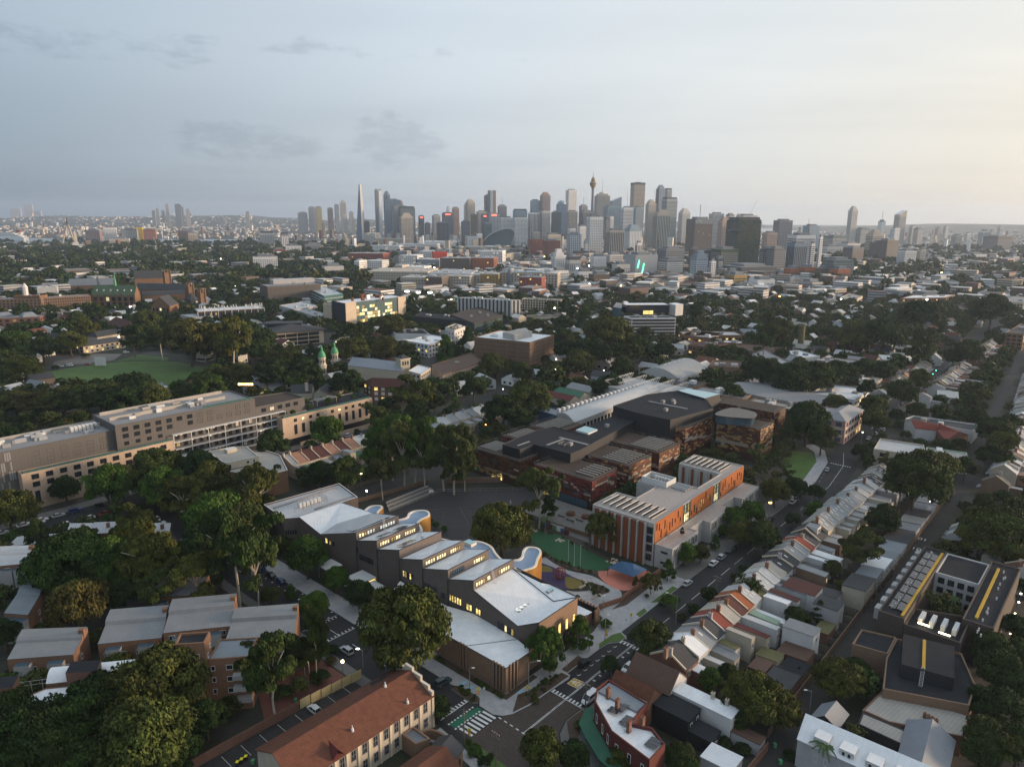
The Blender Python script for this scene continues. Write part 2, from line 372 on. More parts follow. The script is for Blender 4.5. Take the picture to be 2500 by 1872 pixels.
def area(poly):
 return.5*sum(a[0]*b[1]-b[0]*a[1]for a,b in zip(poly,poly[1:]+poly[:1]))
def ccw(poly):
 return list(poly)if area(list(poly))>0 else list(reversed(poly))
def ins(poly,d):
 n=len(poly);out=[]
 for i in range(n):
  p0,p1,p2=Vector(poly[i-1]),Vector(poly[i]),Vector(poly[(i+1)%n])
  e1,e2=(p1-p0).normalized(),(p2-p1).normalized()
  n1,n2=Vector((-e1.y,e1.x)),Vector((-e2.y,e2.x))
  k=1+n1.dot(n2)
  out.append(tuple(p1+(n1+n2)*(d/max(k,.25))))
 return out
def rect(u0,v0,u1,v1):
 return[W(u0,v0),W(u1,v0),W(u1,v1),W(u0,v1)]
def uvp(pts):
 return ccw([W(*p)for p in pts])
def para(c,h,A,B,C):
 """footprint from three roof corners seen in the photo at height h"""
 a,b,d=g(c,*A,h),g(c,*B,h),g(c,*C,h)
 return ccw([a,b,d,(a[0]+d[0]-b[0],a[1]+d[1]-b[1])])
def cen(poly):
 return(sum(p[0]for p in poly)/len(poly),sum(p[1]for p in poly)/len(poly))
def thg(name,label,cat,at,group=None,z=0.0):
 o=bpy.data.objects.new(name,None);COL.objects.link(o);o.location=(at[0],at[1],z);o.empty_display_size=.5
 return tag(o,label,cat,group)
def shl(t,poly,h,wall,roof,parapet=.6,pt=.35,z0=0.0,cap=None,wname=Kn,rname=KP,foot=True):
 """walls with a parapet round a flat roof"""
 poly=ccw(poly);m=MB();n=len(poly)
 inn=ins(poly,pt);cap=cap or wall
 m.prism(poly,z0,h,wall,cap=False)
 for i in range(n):
  j=(i+1)%n
  a,b,c,d=poly[i],poly[j],inn[j],inn[i]
  m.face([(*a,h),(*b,h),(*c,h),(*d,h)],cap)
  if parapet>0:m.face([(*d,h),(*c,h),(*c,h-parapet),(*d,h-parapet)],wall)
 m.build(wname,t)
 r=MB();r.face([(*p,h-max(parapet,.002))for p in inn],roof);r.build(rname,t)
 if foot:FOOT.append(poly)
 return poly
_wm={}
def window_mesh(w,h,frame=kH,glass=kt,mull=1,rows=1,d=.10,fw=.09):
 """framed window standing just proud of its wall; front towards -Y, base centre at origin"""
 key=(round(w,2),round(h,2),frame,glass,mull,rows,d,fw)
 if key in _wm:return _wm[key]
 m=MB();x0,x1=-w/2,w/2
 def bx(xa,xb,za,zb,dd):
  m.face([(xa,-dd,za),(xb,-dd,za),(xb,-dd,zb),(xa,-dd,zb)],frame)
  m.face([(xa,0,zb),(xa,-dd,zb),(xb,-dd,zb),(xb,0,zb)],frame)
  m.face([(xa,0,za),(xa,-dd,za),(xa,-dd,zb),(xa,0,zb)],frame)
  m.face([(xb,-dd,za),(xb,0,za),(xb,0,zb),(xb,-dd,zb)],frame)
 bx(x0,x0+fw,0,h,d);bx(x1-fw,x1,0,h,d);bx(x0+fw,x1-fw,h-fw,h,d);bx(x0+fw,x1-fw,0,fw,d+.05)
 for k in range(1,mull):
  x=x0+w*k/mull;bx(x-.04,x+.04,fw,h-fw,d*.7)
 for k in range(1,rows):
  z=h*k/rows;bx(x0+fw,x1-fw,z-.04,z+.04,d*.65)
 m.face([(x0+fw,-.025,fw),(x1-fw,-.025,fw),(x1-fw,-.025,h-fw),(x0+fw,-.025,h-fw)],glass)
 me=new_mesh(Jk,m.v,m.f,m.mats,m.m);_wm[key]=me
 return me
def pwn(t,p,q,s,z,w,h,name=Jk,**k):
 """window on the wall from p to q (outward normal to the right of p->q), s metres along"""
 dx,dy=q[0]-p[0],q[1]-p[1];L=math.hypot(dx,dy);dx/=L;dy/=L
 o=t.location
 return link(name,window_mesh(w,h,**k),(p[0]+dx*s-o.x,p[1]+dy*s-o.y,z-o.z),math.atan2(dy,dx),t)
def wr2(t,p,q,cols,zs,w,h,m0=1.0,m1=None,lit=0.0,glass=kt,litmats=(kE,Kc,kS),skip=0.0,**k):
 L=math.hypot(q[0]-p[0],q[1]-p[1]);m1=m0 if m1 is None else m1
 for z in zs:
  for i in range(cols):
   if skip and R.random()<skip:continue
   s=m0+(L-m0-m1)*(i+.5)/cols
   gl=R.choice(litmats)if R.random()<lit else glass
   pwn(t,p,q,s,z,w,h,glass=gl,**k)
def bnd(t,poly,zs,h,m,proud=.08,name=Jk,edges=None,m0=.6,kind=Kj,n=0,gap=.3,lit=0.0,litm=kS):
 """rows of panes or strips set on the walls of a distant building, one joined part"""
 poly=ccw(poly);b=MB()
 for i in range(len(poly)):
  if edges is not None and i not in edges:continue
  p,q=poly[i],poly[(i+1)%len(poly)]
  dx,dy=q[0]-p[0],q[1]-p[1];L=math.hypot(dx,dy)
  if L<2*m0+.5:continue
  dx/=L;dy/=L;nx,ny=dy,-dx
  cols=n if n>0 else(1 if n==0 else max(1,int((L-2*m0)/-n)))
  cw=(L-2*m0)/cols
  for z in zs:
   for c in range(cols):
    a=m0+cw*c+(cw*gap/2 if cols>1 else 0);e=m0+cw*(c+1)-(cw*gap/2 if cols>1 else 0)
    mm=litm if lit and R.random()<lit else m
    P=[(p[0]+dx*s+nx*proud,p[1]+dy*s+ny*proud)for s in(a,e)]
    b.face([(*P[0],z),(*P[1],z),(*P[1],z+h),(*P[0],z+h)],mm)
    if proud>.15:
     Q=[(p[0]+dx*s,p[1]+dy*s)for s in(a,e)]
     b.face([(*P[0],z+h),(*P[1],z+h),(*Q[1],z+h),(*Q[0],z+h)],mm)
     b.face([(*Q[0],z),(*P[0],z),(*P[0],z+h),(*Q[0],z+h)],mm)
     b.face([(*P[1],z),(*Q[1],z),(*Q[1],z+h),(*P[1],z+h)],mm)
 return b.build(name,t,kind)
def gable(t,poly,he,hr,wall,roof,along=None,over=.25,z0=0.0,wname=Kn,rname=KP,hip=0.0,foot=True):
 """pitched roof on a four-cornered footprint; ridge runs parallel to edge 0-1"""
 p=ccw(poly)
 if along=='short' or along==KG:
  a,b=math.dist(p[0],p[1]),math.dist(p[1],p[2])
  if(along==KG)!=(a>=b):p=p[1:]+p[:1]
 elif along:p=p[1:]+p[:1]
 m=MB();mid=lambda a,b,k=.5:(a[0]+(b[0]-a[0])*k,a[1]+(b[1]-a[1])*k)
 r0,r1=mid(p[0],p[3]),mid(p[1],p[2])
 if hip:r0,r1=mid(r0,r1,hip),mid(r0,r1,1-hip)
 m.prism(p,z0,he,wall,cap=False)
 if not hip:
  m.face([(*p[1],he),(*p[2],he),(*r1,hr)],wall);m.face([(*p[3],he),(*p[0],he),(*r0,hr)],wall)
 m.build(wname,t)
 r=MB();e=.12
 q=ins(p,-over);s=over/max(1e-3,math.dist(p[0],p[3])/2)*(hr-he)
 ze=he-s
 if hip:R0,R1=r0,r1
 else:
  ux=((r1[0]-r0[0]),(r1[1]-r0[1]));L=math.hypot(*ux);ux=(ux[0]/L*over,ux[1]/L*over)
  R0,R1=(r0[0]-ux[0],r0[1]-ux[1]),(r1[0]+ux[0],r1[1]+ux[1])
 r.face([(*q[0],ze+e),(*q[1],ze+e),(*R1,hr+e),(*R0,hr+e)],roof)
 r.face([(*q[2],ze+e),(*q[3],ze+e),(*R0,hr+e),(*R1,hr+e)],roof)
 if hip:
  r.face([(*q[1],ze+e),(*q[2],ze+e),(*R1,hr+e)],roof);r.face([(*q[3],ze+e),(*q[0],ze+e),(*R0,hr+e)],roof)
 else:
  for A,B,C in((q[0],R0,q[3]),(q[2],R1,q[1])):
   r.face([(*A,ze-.04),(*A,ze+e),(*B,hr+e),(*B,hr-.04)],roof);r.face([(*B,hr-.04),(*B,hr+e),(*C,ze+e),(*C,ze-.04)],roof)
 r.face([(*q[0],ze-.04),(*q[1],ze-.04),(*q[1],ze+e),(*q[0],ze+e)],roof);r.face([(*q[2],ze-.04),(*q[3],ze-.04),(*q[3],ze+e),(*q[2],ze+e)],roof)
 r.build(rname,t)
 if foot:FOOT.append(p)
 return p
def skillion(t,poly,zs,wall,roof,z0=0.0,over=.15,wname=Kn,rname=KP,foot=True):
 """walls under one sloping plane; zs gives the roof height at each corner of poly (kept in order)"""
 if area(poly)<0:poly,zs=list(reversed(poly)),list(reversed(zs))
 m=MB();m.walls(poly,z0,zs,wall);m.build(wname,t)
 q=ins(poly,-over);r=MB();n=len(q)
 r.face([(*a,z+.14)for a,z in zip(q,zs)],roof)
 for i in range(n):
  j=(i+1)%n
  r.face([(*q[i],zs[i]-.02),(*q[j],zs[j]-.02),(*q[j],zs[j]+.14),(*q[i],zs[i]+.14)],roof)
 r.build(rname,t)
 if foot:FOOT.append(list(poly))
def chimney(t,x,y,z0,z1,m=kD,w=.45,d=.3,ang=GRID,pots=2,name='chimney'):
 b=MB();ux=(math.cos(ang),math.sin(ang))
 b.box((x,y),ux,w,d,z0,z1,m);b.box((x,y),ux,w+.08,d+.08,z1+.002,z1+.18,m)
 for k in range(pots):
  s=(k-(pots-1)/2)*.5
  b.lathe((x+ux[0]*s,y+ux[1]*s),[(.13,z1+.18),(.11,z1+.6),(0,z1+.6)],Jm,6)
 return b.build(name,t)
def inside(x,y,poly):
 c=False;n=len(poly);j=n-1
 for i in range(n):
  xi,yi=poly[i];xj,yj=poly[j]
  if(yi>y)!=(yj>y)and x<(xj-xi)*(y-yi)/(yj-yi)+xi:c=not c
  j=i
 return c
def sheet(name,poly,z,m,label=None,kind=kW,cat=None):
 b=MB();p=ccw(poly);b.face([(*q,z)for q in p],m)
 o=b.build(name,origin=(*cen(p),z));tag(o,label,cat,None,kind);return o
def slab(name,poly,z0,z1,m,label=None,kind=kW,cat=None,edge=None):
 b=MB();b.prism(ccw(poly),z0,z1,edge or m,cap=m);o=b.build(name,origin=(*cen(poly),z0));return tag(o,label,cat,None,kind)
def spl(pts,n=6,closed=False):
 """Catmull-Rom through 2-D points"""
 out=[];L=len(pts);rng=range(L if closed else L-1)
 for i in rng:
  P=[pts[(i+k)%L]if closed else pts[min(max(i+k,0),L-1)]for k in(-1,0,1,2)]
  for s in range(n):
   t=s/n
   out.append(tuple(.5*((2*P[1][a])+(-P[0][a]+P[2][a])*t+(2*P[0][a]-5*P[1][a]+4*P[2][a]-P[3][a])*t*t+(-P[0][a]+3*P[1][a]-3*P[2][a]+P[3][a])*t**3)for a in(0,1)))
 if not closed:out.append(tuple(pts[-1]))
 return out
def ribbon(name,pts,w,z,m,label=None,kind=kW):
 """road surface of width w along world points"""
 L,Rr=[],[]
 for i,p in enumerate(pts):
  a,b=pts[max(i-1,0)],pts[min(i+1,len(pts)-1)]
  d=Vector((b[0]-a[0],b[1]-a[1])).normalized()
  L.append((p[0]-d.y*w/2,p[1]+d.x*w/2));Rr.append((p[0]+d.y*w/2,p[1]-d.x*w/2))
 b=MB()
 for i in range(len(pts)-1):
  b.face([(*Rr[i],z),(*Rr[i+1],z),(*L[i+1],z),(*L[i],z)],m)
 FOOT.append(Rr+L[::-1])
 return tag(b.build(name),label,None,None,kind)
def strip(b,pts,w,z,m,dash=None):
 for a,c in zip(pts,pts[1:]):
  dx,dy=c[0]-a[0],c[1]-a[1];L=math.hypot(dx,dy);dx/=L;dy/=L
  s=0.0
  while s<L:
   e=min(L,s+(dash[0]if dash else L))
   P=[(a[0]+dx*q-dy*o,a[1]+dy*q+dx*o,z)for q,o in((s,-w/2),(e,-w/2),(e,w/2),(s,w/2))]
   b.face(P,m);s=e+(dash[1]if dash else.001)
gm=bpy.data.materials.new('city_ground');gm.use_nodes=True;t_=gm.node_tree;b_=t_.nodes[jt];b_.inputs[jc].default_value=.95
geo_=N(t_,jR)
def noise_(s,d=4):
 n=N(t_,kY);n.inputs[js].default_value=s;n.inputs[jy].default_value=d;t_.links.new(geo_.outputs[jk],n.inputs[0]);return n.outputs[0]
c_=ramp(t_,noise_(.035,6),[(.35,(.022,.030,.014)),(.5,(.034,.034,.024)),(.62,(.06,.056,.05)),(.75,(.085,.08,.074))])
c_=mixc(t_,.5,c_,ramp(t_,noise_(.4,5),[(.3,(.35,.35,.35)),(.7,(1.0,1.0,1.0))]),kL)
t_.links.new(c_,b_.inputs[Ja]);MATS['city_ground']=gm
GR=MB()
xs=[-14000,-6000,-2500,-1000,-400,0,400,1000,2500,6000,14000];ys=[-600,0,300,700,1500,3000,6000,14000]
for i in range(len(xs)-1):
 for j in range(len(ys)-1):
  GR.face([(xs[i],ys[j],0),(xs[i+1],ys[j],0),(xs[i+1],ys[j+1],0),(xs[i],ys[j+1],0)],'city_ground')
tag(GR.build('ground'),'dark mixed ground of gardens and yards between buildings',None,None,kW)
SC.view_layers[0].update()
def terrain(name,x0,x1,y0,y1,hf,m,label,nx=60,ny=14):
 b=MB();P={}
 for i in range(nx+1):
  for j in range(ny+1):
   x=x0+(x1-x0)*i/nx;y=y0+(y1-y0)*j/ny
   P[i,j]=(x,y,hf(x,y,i/nx,j/ny))
 for i in range(nx):
  for j in range(ny):
   b.face([P[i,j],P[i+1,j],P[i+1,j+1],P[i,j+1]],m)
 return tag(b.build(name,smooth=True),label,None,None,kW)
hm=bpy.data.materials.new(jv);hm.use_nodes=True;t_=hm.node_tree;b_=t_.nodes[jt];b_.inputs[jc].default_value=.95
geo_=N(t_,jR)
c_=ramp(t_,noise_(.006,8),[(.40,(.020,.030,.018)),(.56,(.035,.04,.026)),(.66,(.14,.13,.12)),(.75,(.30,.28,.26))])
t_.links.new(c_,b_.inputs[Ja]);MATS[jv]=hm
def hill_n(x,y,a,b):
 e=min(1,6*a,6*(1-a))*math.sin(min(1,b*1.4)*math.pi/2)
 return-2+e*(85+22*math.sin(x*.0011)+14*math.sin(x*.0031+1)+8*math.sin(x*.0083+y*.002))
terrain('northern_hills',-9500,-500,7200,10500,hill_n,jv,'long wooded suburban ridge fading into haze on the left horizon')
def hill_e(x,y,a,b):
 e=min(1,4*a,5*(1-a))*math.sin(min(1,b*1.6)*math.pi/2)
 return-2+e*(52+14*math.sin(x*.0013+2)+9*math.sin(x*.0041))
terrain('eastern_hills',2700,9500,6000,8200,hill_e,jv,'low hazy suburban ridge on the right horizon')
terrain('far_headland',1500,3500,9300,10300,lambda x,y,a,b:-2+70*min(1,5*a,7*(1-a))*math.sin(b*math.pi),jv,'pale hazy headland beyond the harbour water',30,8)
sheet('harbour_water',[(1100,6500),(2900,6300),(3300,9300),(900,9600)],.6,'water','pale harbour water beyond the city towers')
sheet('bay_water',[(-2900,2900),(-1250,2750),(-1150,3500),(-2900,3600)],.5,'water','grey bay water beneath the cable bridge')
sheet('inner_harbour_water',[(-900,4700),(-250,4700),(-150,5600),(-1000,5600)],.6,'water','distant harbour water left of the tapering tower')
ZR,ZM=.03,.05
ribbon('main_street',[W(-18,-12.2),W(0,-12.0),W(40,-11.9),W(120,-11.8),W(195,-11.4),W(225,-8),W(262,0.5),W(291,-.5),W(373,.5),W(470,4.5),W(600,9),W(900,22)],11.6,ZR,KR,'dark asphalt street running between the school and the terrace row')
ribbon('side_street',[W(-12.8,-70),W(-12.6,-20),W(-12.4,5),W(-12.4,100),W(-9,150),W(-6,192)],12.0,ZR+.008,KR,'dark asphalt side street in front of the brick school')
ribbon('north_street',[W(-150,190),W(-40,191),W(60,193),W(180,199),W(240,206)],13.0,ZR+.004,KR,'asphalt street in front of the grey student housing')
ribbon('back_lane',[W(-10,-56),W(60,-55.6),W(200,-55.2),W(272,-54),W(330,-48),W(500,-38),W(700,-26)],5.2,ZR+.004,KT,'narrow back lane behind the terrace row')
ribbon('school_lane',[W(36,131),W(60,131),W(112,128.5)],8.5,ZR+.002,KT,'asphalt lane behind the school playground')
ribbon('college_drive',[W(140,196),W(170,230),W(210,275),W(280,330)],7.0,ZR+.006,KT,'drive through the trees beside the white church')
ribbon('ring_road',[W(238,205),W(300,190),W(420,170),W(560,160)],8.0,ZR+.006,KR,'campus road behind the copper building')
n_foot=len(FOOT)
for k,v in enumerate((-97,-139,-181,-223,-265,-307)):
 ribbon('residential_street',[W(-30,v),W(150,v+.5),W(330,v+8),W(620,v+24),W(1000,v+52)],8.0,ZR+.002,KR,'dim residential street between terrace rows')
THINROAD=FOOT[n_foot:]
ribbon('cross_street',[W(243,-5),W(240,-60),W(238,-140),W(236,-330)],8.5,ZR+.010,KR,'cross street meeting the main street at the roundabout')
ribbon('cross_street',[W(520,6),W(530,-90),W(545,-330)],8.5,ZR+.010,KR,'far cross street with green traffic lights')
ribbon('city_road',[W(560,650),W(640,560),W(760,380),W(900,180),W(1000,-60)],18,ZR,KR,'wide road into the city between trees')
ribbon('city_avenue',[(-120,1500),(60,2100),(-40,3300),(-70,4500)],24,.3,KR,'long avenue into the towers with car lights')
slab('paved_threshold',uvp([(-18.4,-3.9),(-7.3,-4.4),(-4.3,-6.2),(.5,-7.1),(7.4,-7.4),(8.0,-16.4),(2.2,-16.3),(-2.0,-17.7),(-6.7,-21.5),(-6.7,-30),(-18.6,-30),(-18.2,-15.6),(-19.6,-10.6)]),.0,.06,'brown_paver','brown brick paved junction threshold')
slab('crossing_table',uvp([(-16.9,-3.8),(-7.3,-4.3),(-7.9,4.6),(-16.9,4.8)]),.0,.065,KT,'grey raised table under the zebra crossing')
slab('school_footpath',uvp([(-6.3,130),(-6.3,12),(-5.2,10),(-5.2,3.8),(-7.3,1.8),(-7.4,-2.6),(-6.2,-4.6),(-4.3,-5.9),(.5,-6.9),(7.6,-7.2),(14.8,-7.8),(16.2,-7.2),(16.2,-6.2),(30.5,-6.2),(34,-6.6),(36.5,-8.5),(40,-8.6),(41,-6.2),(79.5,-6.1),(79.5,2.8),(79,2.8),(56,2.6),(46.5,4.6),(44.5,4.0),(43.4,1.6),(36,-.4),(11,0),(0,0),(0,130)]),0,.14,KV,'pale concrete footpath wrapping the school corner',edge=Kf)
slab('wing_footpath',uvp([(79.7,-6.1),(170,-6.1),(170,1.0),(79.7,.6)]),0,.14,kQ,'older footpath before the concrete wing',edge=Kf)
slab(jP,uvp([(49,2.2),(54,.4),(62,.6),(79,1.0),(79,3.0),(61.7,2.7),(54,2.4)]),.14,.24,ja,'mulched bank in front of the brick garden wall')
slab('terrace_footpath',uvp([(9,-17.7),(200,-17.5),(200,-20.6),(9,-20.9)]),0,.14,kQ,'old footpath in front of the terrace row',edge=Kf)
slab('pub_footpath',uvp([(8.4,-16.8),(2.2,-16.6),(-2.0,-18.1),(-6.2,-22.0),(-6.4,-34),(-3.5,-34),(-1,-26),(3,-21),(8.4,-20.8)]),0,.14,kQ,'footpath curving round the red corner pub',edge=Kf)
slab('corner_footpath',uvp([(-18.5,3.2),(-19.4,-4.0),(-19.9,-9.0),(-18.6,-15.6),(-18.8,-26),(-21.0,-26),(-22.5,-12),(-21.4,-3),(-23.5,3.2)]),0,.14,KV,'pale footpath at the corner below the zebra crossing',edge=Kf)
slab('west_footpath',uvp([(-18.6,4.5),(-18.6,130),(-21.5,130),(-21.5,4.5)]),0,.14,kQ,'footpath opposite the school',edge=Kf)
slab('plaza_footpath',uvp([(171,-5.9),(196,-5.6),(226,-1),(243,6),(250,14),(245,17),(238,9.5),(224,3.5),(196,-.6),(171,-1.6)]),0,.14,KV,'pale path beside the garden by the roundabout',edge=Kf)
slab('garden_lawn',uvp([(196,-.4),(224,3.6),(236,9.6),(232,18),(214,16),(200,8),(190,2)]),0,.16,jX,'dark lawn and shrubs in the roundabout garden')
slab('housing_footpath',uvp([(-120,197.8),(60,200.2),(120,203),(120,207.5),(60,206),(-120,203)]),0,.14,kQ,'footpath below the grey student housing',edge=Kf)
slab('corner_planting',uvp([(-3.8,-5.6),(1.6,-2.4),(4.6,-3.4),(15.4,-5.0),(15.6,-7.2),(7.8,-6.9),(.6,-6.5)]),.14,.22,ja,'mulched planting bed along the street corner')
slab('wall_planting',uvp([(-2.3,24),(-.15,24),(-.15,-.2),(10,-.2),(10,-1.6),(-1.6,-1.6),(-2.3,5)]),.14,.2,ja,'dark planting bed at the foot of the school wall')
slab('kerb_planting',uvp([(-7.6,11.3),(-5.7,10.7),(-5.2,4.0),(-6.9,2.7),(-7.9,3.8)]),0,.2,ja,'kerb island bed beside the crossing',edge=Kf)
slab(jP,uvp([(16.5,-6.0),(24,-6.0),(24,-3.8),(16.5,-4.2)]),.14,.19,ja,'dark mulch round the street tree')
slab(jP,uvp([(62,-6.0),(73,-6.0),(73,-4.3),(60,-4.3)]),.14,.19,jX,'grass verge below the street trees')
slab(jP,uvp([(51,-6.0),(55,-6.0),(56,-4.4),(51.5,-4.4)]),.14,.19,jX,'small grass verge by the school gate')
slab(jP,uvp([(30.5,-6.1),(34.4,-6.5),(36.5,-8.3),(39.4,-8.4),(40.4,-6.3),(38,-5.2),(32,-5.0)]),.14,.3,jX,'low green planting in the kerb bulb')
slab(jP,uvp([(-18.7,-4.6),(-17.0,-4.4),(-16.9,-8),(-17.3,-15.4),(-18.3,-22),(-19.6,-12.8)]),.06,.25,jX,'clipped planting strip beside the junction')
slab(jP,uvp([(2.0,-16.9),(7.6,-17.2),(7.8,-19.4),(3.4,-19.9),(-.5,-21.8),(-4.5,-26),(-5.6,-24)]),.14,.24,ja,'planted verge in front of the pub')
slab('front_garden_strip',uvp([(28,-20.8),(168,-20.5),(168,-21.9),(28,-22.2)]),0,.3,ja,'strip of front gardens before the terraces')
pm=MB()
strip(pm,[W(-7.4,-12.1),W(44,-12.0)],.14,ZM+.02,ky);strip(pm,[W(-7.4,-11.8),W(37,-11.7)],.14,ZM+.02,ky)
strip(pm,[W(50,-12.5),W(196,-11.8)],.16,ZM,ky,(6.5,3.5))
strip(pm,[W(196,-11.6),W(226,-8),W(246,-2)],.16,ZM,ky)
strip(pm,[W(-12.2,5.2),W(-12.2,18)],.14,ZM,ky);strip(pm,[W(-12.5,5.2),W(-12.5,18)],.14,ZM,ky)
strip(pm,[W(-12.4,30),W(-12.4,120)],.16,ZM,ky,(4.2,6))
strip(pm,[W(-7.2,-4.2),W(-7.4,-13.4)],.3,ZM+.03,ky,(.9,.9))
strip(pm,[W(300,.2),W(470,4.6),W(600,9)],.2,ZM,ky,(4,5))
for k in range(9):
 for uu,dd in((8.3,1.0),(37.6,-1.0),(-2,0),(226,1.)):
  if dd:
   vv=(-7.8-k*1.0)if uu<50 else(-2.4-k*1.05)
   strip(pm,[W(uu,vv),W(uu+dd,vv)],.5,ZM,ky)
strip(pm,[W(8.1,-7.4),W(8.1,-16.6)],.2,ZM,ky);strip(pm,[W(37.8,-8.6),W(37.8,-16.6)],.2,ZM,ky)
for k in range(9):
 strip(pm,[W(-8.3-k*.95,5.0),W(-8.3-k*.95,6.0)],.42,ZM,ky)
 for vv in(50.5,58.5):strip(pm,[W(-7.6-k*1.15,vv),W(-7.6-k*1.15,vv+.8)],.3,ZM,ky)
strip(pm,[W(-7.9,4.95),W(-16.8,4.95)],.2,ZM,ky)
for vv in(50.3,59.6):strip(pm,[W(-6.8,vv),W(-18,vv)],.16,ZM,ky)
for k in range(7):
 strip(pm,[W(-8.2-k*1.25,-.15),W(-8.0-k*1.25,-4.0)],.62,ZM+.03,ky)
for k in range(9):
 for(uu,vv)in((17.5+k*2.7,-8.9),):
  strip(pm,[W(uu,vv),W(uu+.9,vv)],.14,ZM,ky);strip(pm,[W(uu,vv),W(uu,vv+.6)],.14,ZM,ky)
 strip(pm,[W(18.5+k*2.6,-12.5),W(18.5+k*2.6,-13.2)],.5,ZM,ky)
for k in range(24):strip(pm,[W(-9.2+(k%2)*2.4,60+k*1.9),W(-9.2+(k%2)*2.4,60.4+k*1.9)],.55,ZM,ky)
for k in range(10):strip(pm,[W(170+k*5.5,-7.6+max(0,k-4)*.9),W(171+k*5.5,-7.6+max(0,k-4)*.9)],.14,ZM,ky)
pm.f and tag(pm.build('road_marking'),'white painted lines, zebra bars and threshold teeth on the roads',None,None,kW)
gp=MB();gp.face([(*p,ZM+.028)for p in uvp([(-16.4,.5),(-8.0,.0),(-7.8,1.8),(-16.3,2.7)])],'green_paint')
for k in range(9):
 for vv in(.35,2.55):strip(gp,[W(-8.6-k*.95,vv-.06*k*0),W(-9.1-k*.95,vv)],.42,ZM+.036,ky)
tag(gp.build('cycle_crossing'),'green painted cycle crossing beside the zebra bars',None,None,kW)
def road_text(name,body,u,v,size,rot,m,z,label):
 c=bpy.data.curves.new(name,'FONT');c.body=body;c.size=size;c.align_x='CENTER';c.align_y='CENTER'
 c.materials.append(MATS[m]);o=bpy.data.objects.new(name,c);COL.objects.link(o)
 x,y=W(u,v);o.location=(x,y,z);o.rotation_euler=(0,0,GRID+rot);return tag(o,label,None,None,kW)
yp=MB();yp.face([(*p,ZM)for p in uvp([(13.1,-8.6),(16.0,-8.6),(16.2,-11.4),(13.2,-11.4)])],jJ)
for a,b in(((13.1,-8.6),(16.0,-8.6)),((16.0,-8.6),(16.2,-11.4)),((16.2,-11.4),(13.2,-11.4)),((13.2,-11.4),(13.1,-8.6))):strip(yp,[W(*a),W(*b)],.12,ZM+.006,ky)
tag(yp.build('speed_patch'),'yellow painted speed limit patch on the main street',None,None,kW)
road_text('speed_numerals','40',14.6,-10.0,2.5,-math.pi/2,ky,ZM+.008,'white numerals 40 on the yellow road patch')
road_text('lane_numerals','10',153.6,-54.6,3.2,-math.pi/2,ky,ZM,'white numerals 10 painted on the back lane, nearer pair')
road_text('lane_numerals','10',163.9,-54.4,3.2,math.pi/2,ky,ZM,'white numerals 10 painted on the back lane, farther pair')
bp_=MB()
for(u,v)in((-4.2,8.0),(-4.0,10.5),(3.0,-1.9)):bp_.face([(*p,.146)for p in uvp([(u-.8,v-.5),(u+.8,v-.5),(u+.8,v+.5),(u-.8,v+.5)])],'blue_paint')
tag(bp_.build('path_stencil'),'pale blue stencils on the new footpath',None,None,kW)
hz=MB();e=12500
hz.prism([(-e,-420),(e,-420),(e,13600),(-e,13600)],-1.0,335.0,ka,bottom=True)
me=new_mesh('haze',hz.v,hz.f,[ka]);me.materials.clear()
vm=bpy.data.materials.new('haze_air');vm.use_nodes=True;vt=vm.node_tree;vt.nodes.clear()
pv=N(vt,'ShaderNodeVolumePrincipled');pv.inputs['Color'].default_value=(.66,.80,1.0,1);pv.inputs['Density'].default_value=6.0e-5;pv.inputs['Anisotropy'].default_value=.3
vo=N(vt,'ShaderNodeOutputMaterial');vt.links.new(pv.outputs[0],vo.inputs['Volume'])
me.materials.append(vm)
ho=link('haze',me);ho['kind']=Kj;ho[jn]='thin blue evening haze over the whole city'
ho.display_type='WIRE'
SCH=thg('school_building','dark brick school with sawtooth white roofs and curved gold clad wings','school',W(18,50))
def w3(u,v,z):return(*W(u,v),z)
BV=[72.6,63.0,53.1,43.4,33.5,24.0]
def fu(v):return 10.4+(72.6-v)*.0617
def cu(v):return 27.6+(72.6-v)*.056
ZT,ZB=15.8,12.8
def brick_wall(name,pts,z0=0.0,m=jK,parent=None):
 """walls along a chain of (u, v, ztop)"""
 b=MB()
 for a,c in zip(pts,pts[1:]):
  b.face([w3(a[0],a[1],z0),w3(c[0],c[1],z0),w3(c[0],c[1],c[2]),w3(a[0],a[1],a[2])],m)
 return b.build(name,parent or SCH)
def win_uv(u0,v0,u1,v1,s,z,w,h,**k):
 return pwn(SCH,W(u0,v0),W(u1,v1),s,z,w,h,**k)
shl(SCH,uvp([(4.1,104.7),(8.1,101.6),(32.4,101.6),(36.0,118.2),(5.9,120.5)]),13.0,jK,kk,.5,cap=ka)
b=MB()
for k in range(6):b.box(W(13.5+k*1.5,109.2),(UX,UY),.55,.45,12.6,14.2,ka)
for a,c in(((10,107),(23,107)),((23,107),(23,112)),((23,112),(14,112))):
 b.bar(w3(*a,14.6),w3(*c,14.6),.06,km);b.bar(w3(*a,13.6),w3(*c,13.6),.06,km)
 for q in range(5):b.bar(w3(a[0]+(c[0]-a[0])*q/4,a[1]+(c[1]-a[1])*q/4,12.5),w3(a[0]+(c[0]-a[0])*q/4,a[1]+(c[1]-a[1])*q/4,14.6),.06,km)
b.build('plant_deck',SCH,Kj)
b=MB();b.box(W(20,115.6),(UX,UY),13,.5,12.51,12.9,km);b.box(W(24,104.2),(UX,UY),8,.35,12.51,12.85,km);b.build('roof_gutter',SCH)
P1=[(8.1,101.6,13.3),(6.9,87.2,11.9),(fu(72.6),72.6,ZT),(cu(72.6),73.0,ZT),(25.5,84.2,14.2),(24.0,99.6,14.0)]
brick_wall(Kn,P1+[P1[0]])
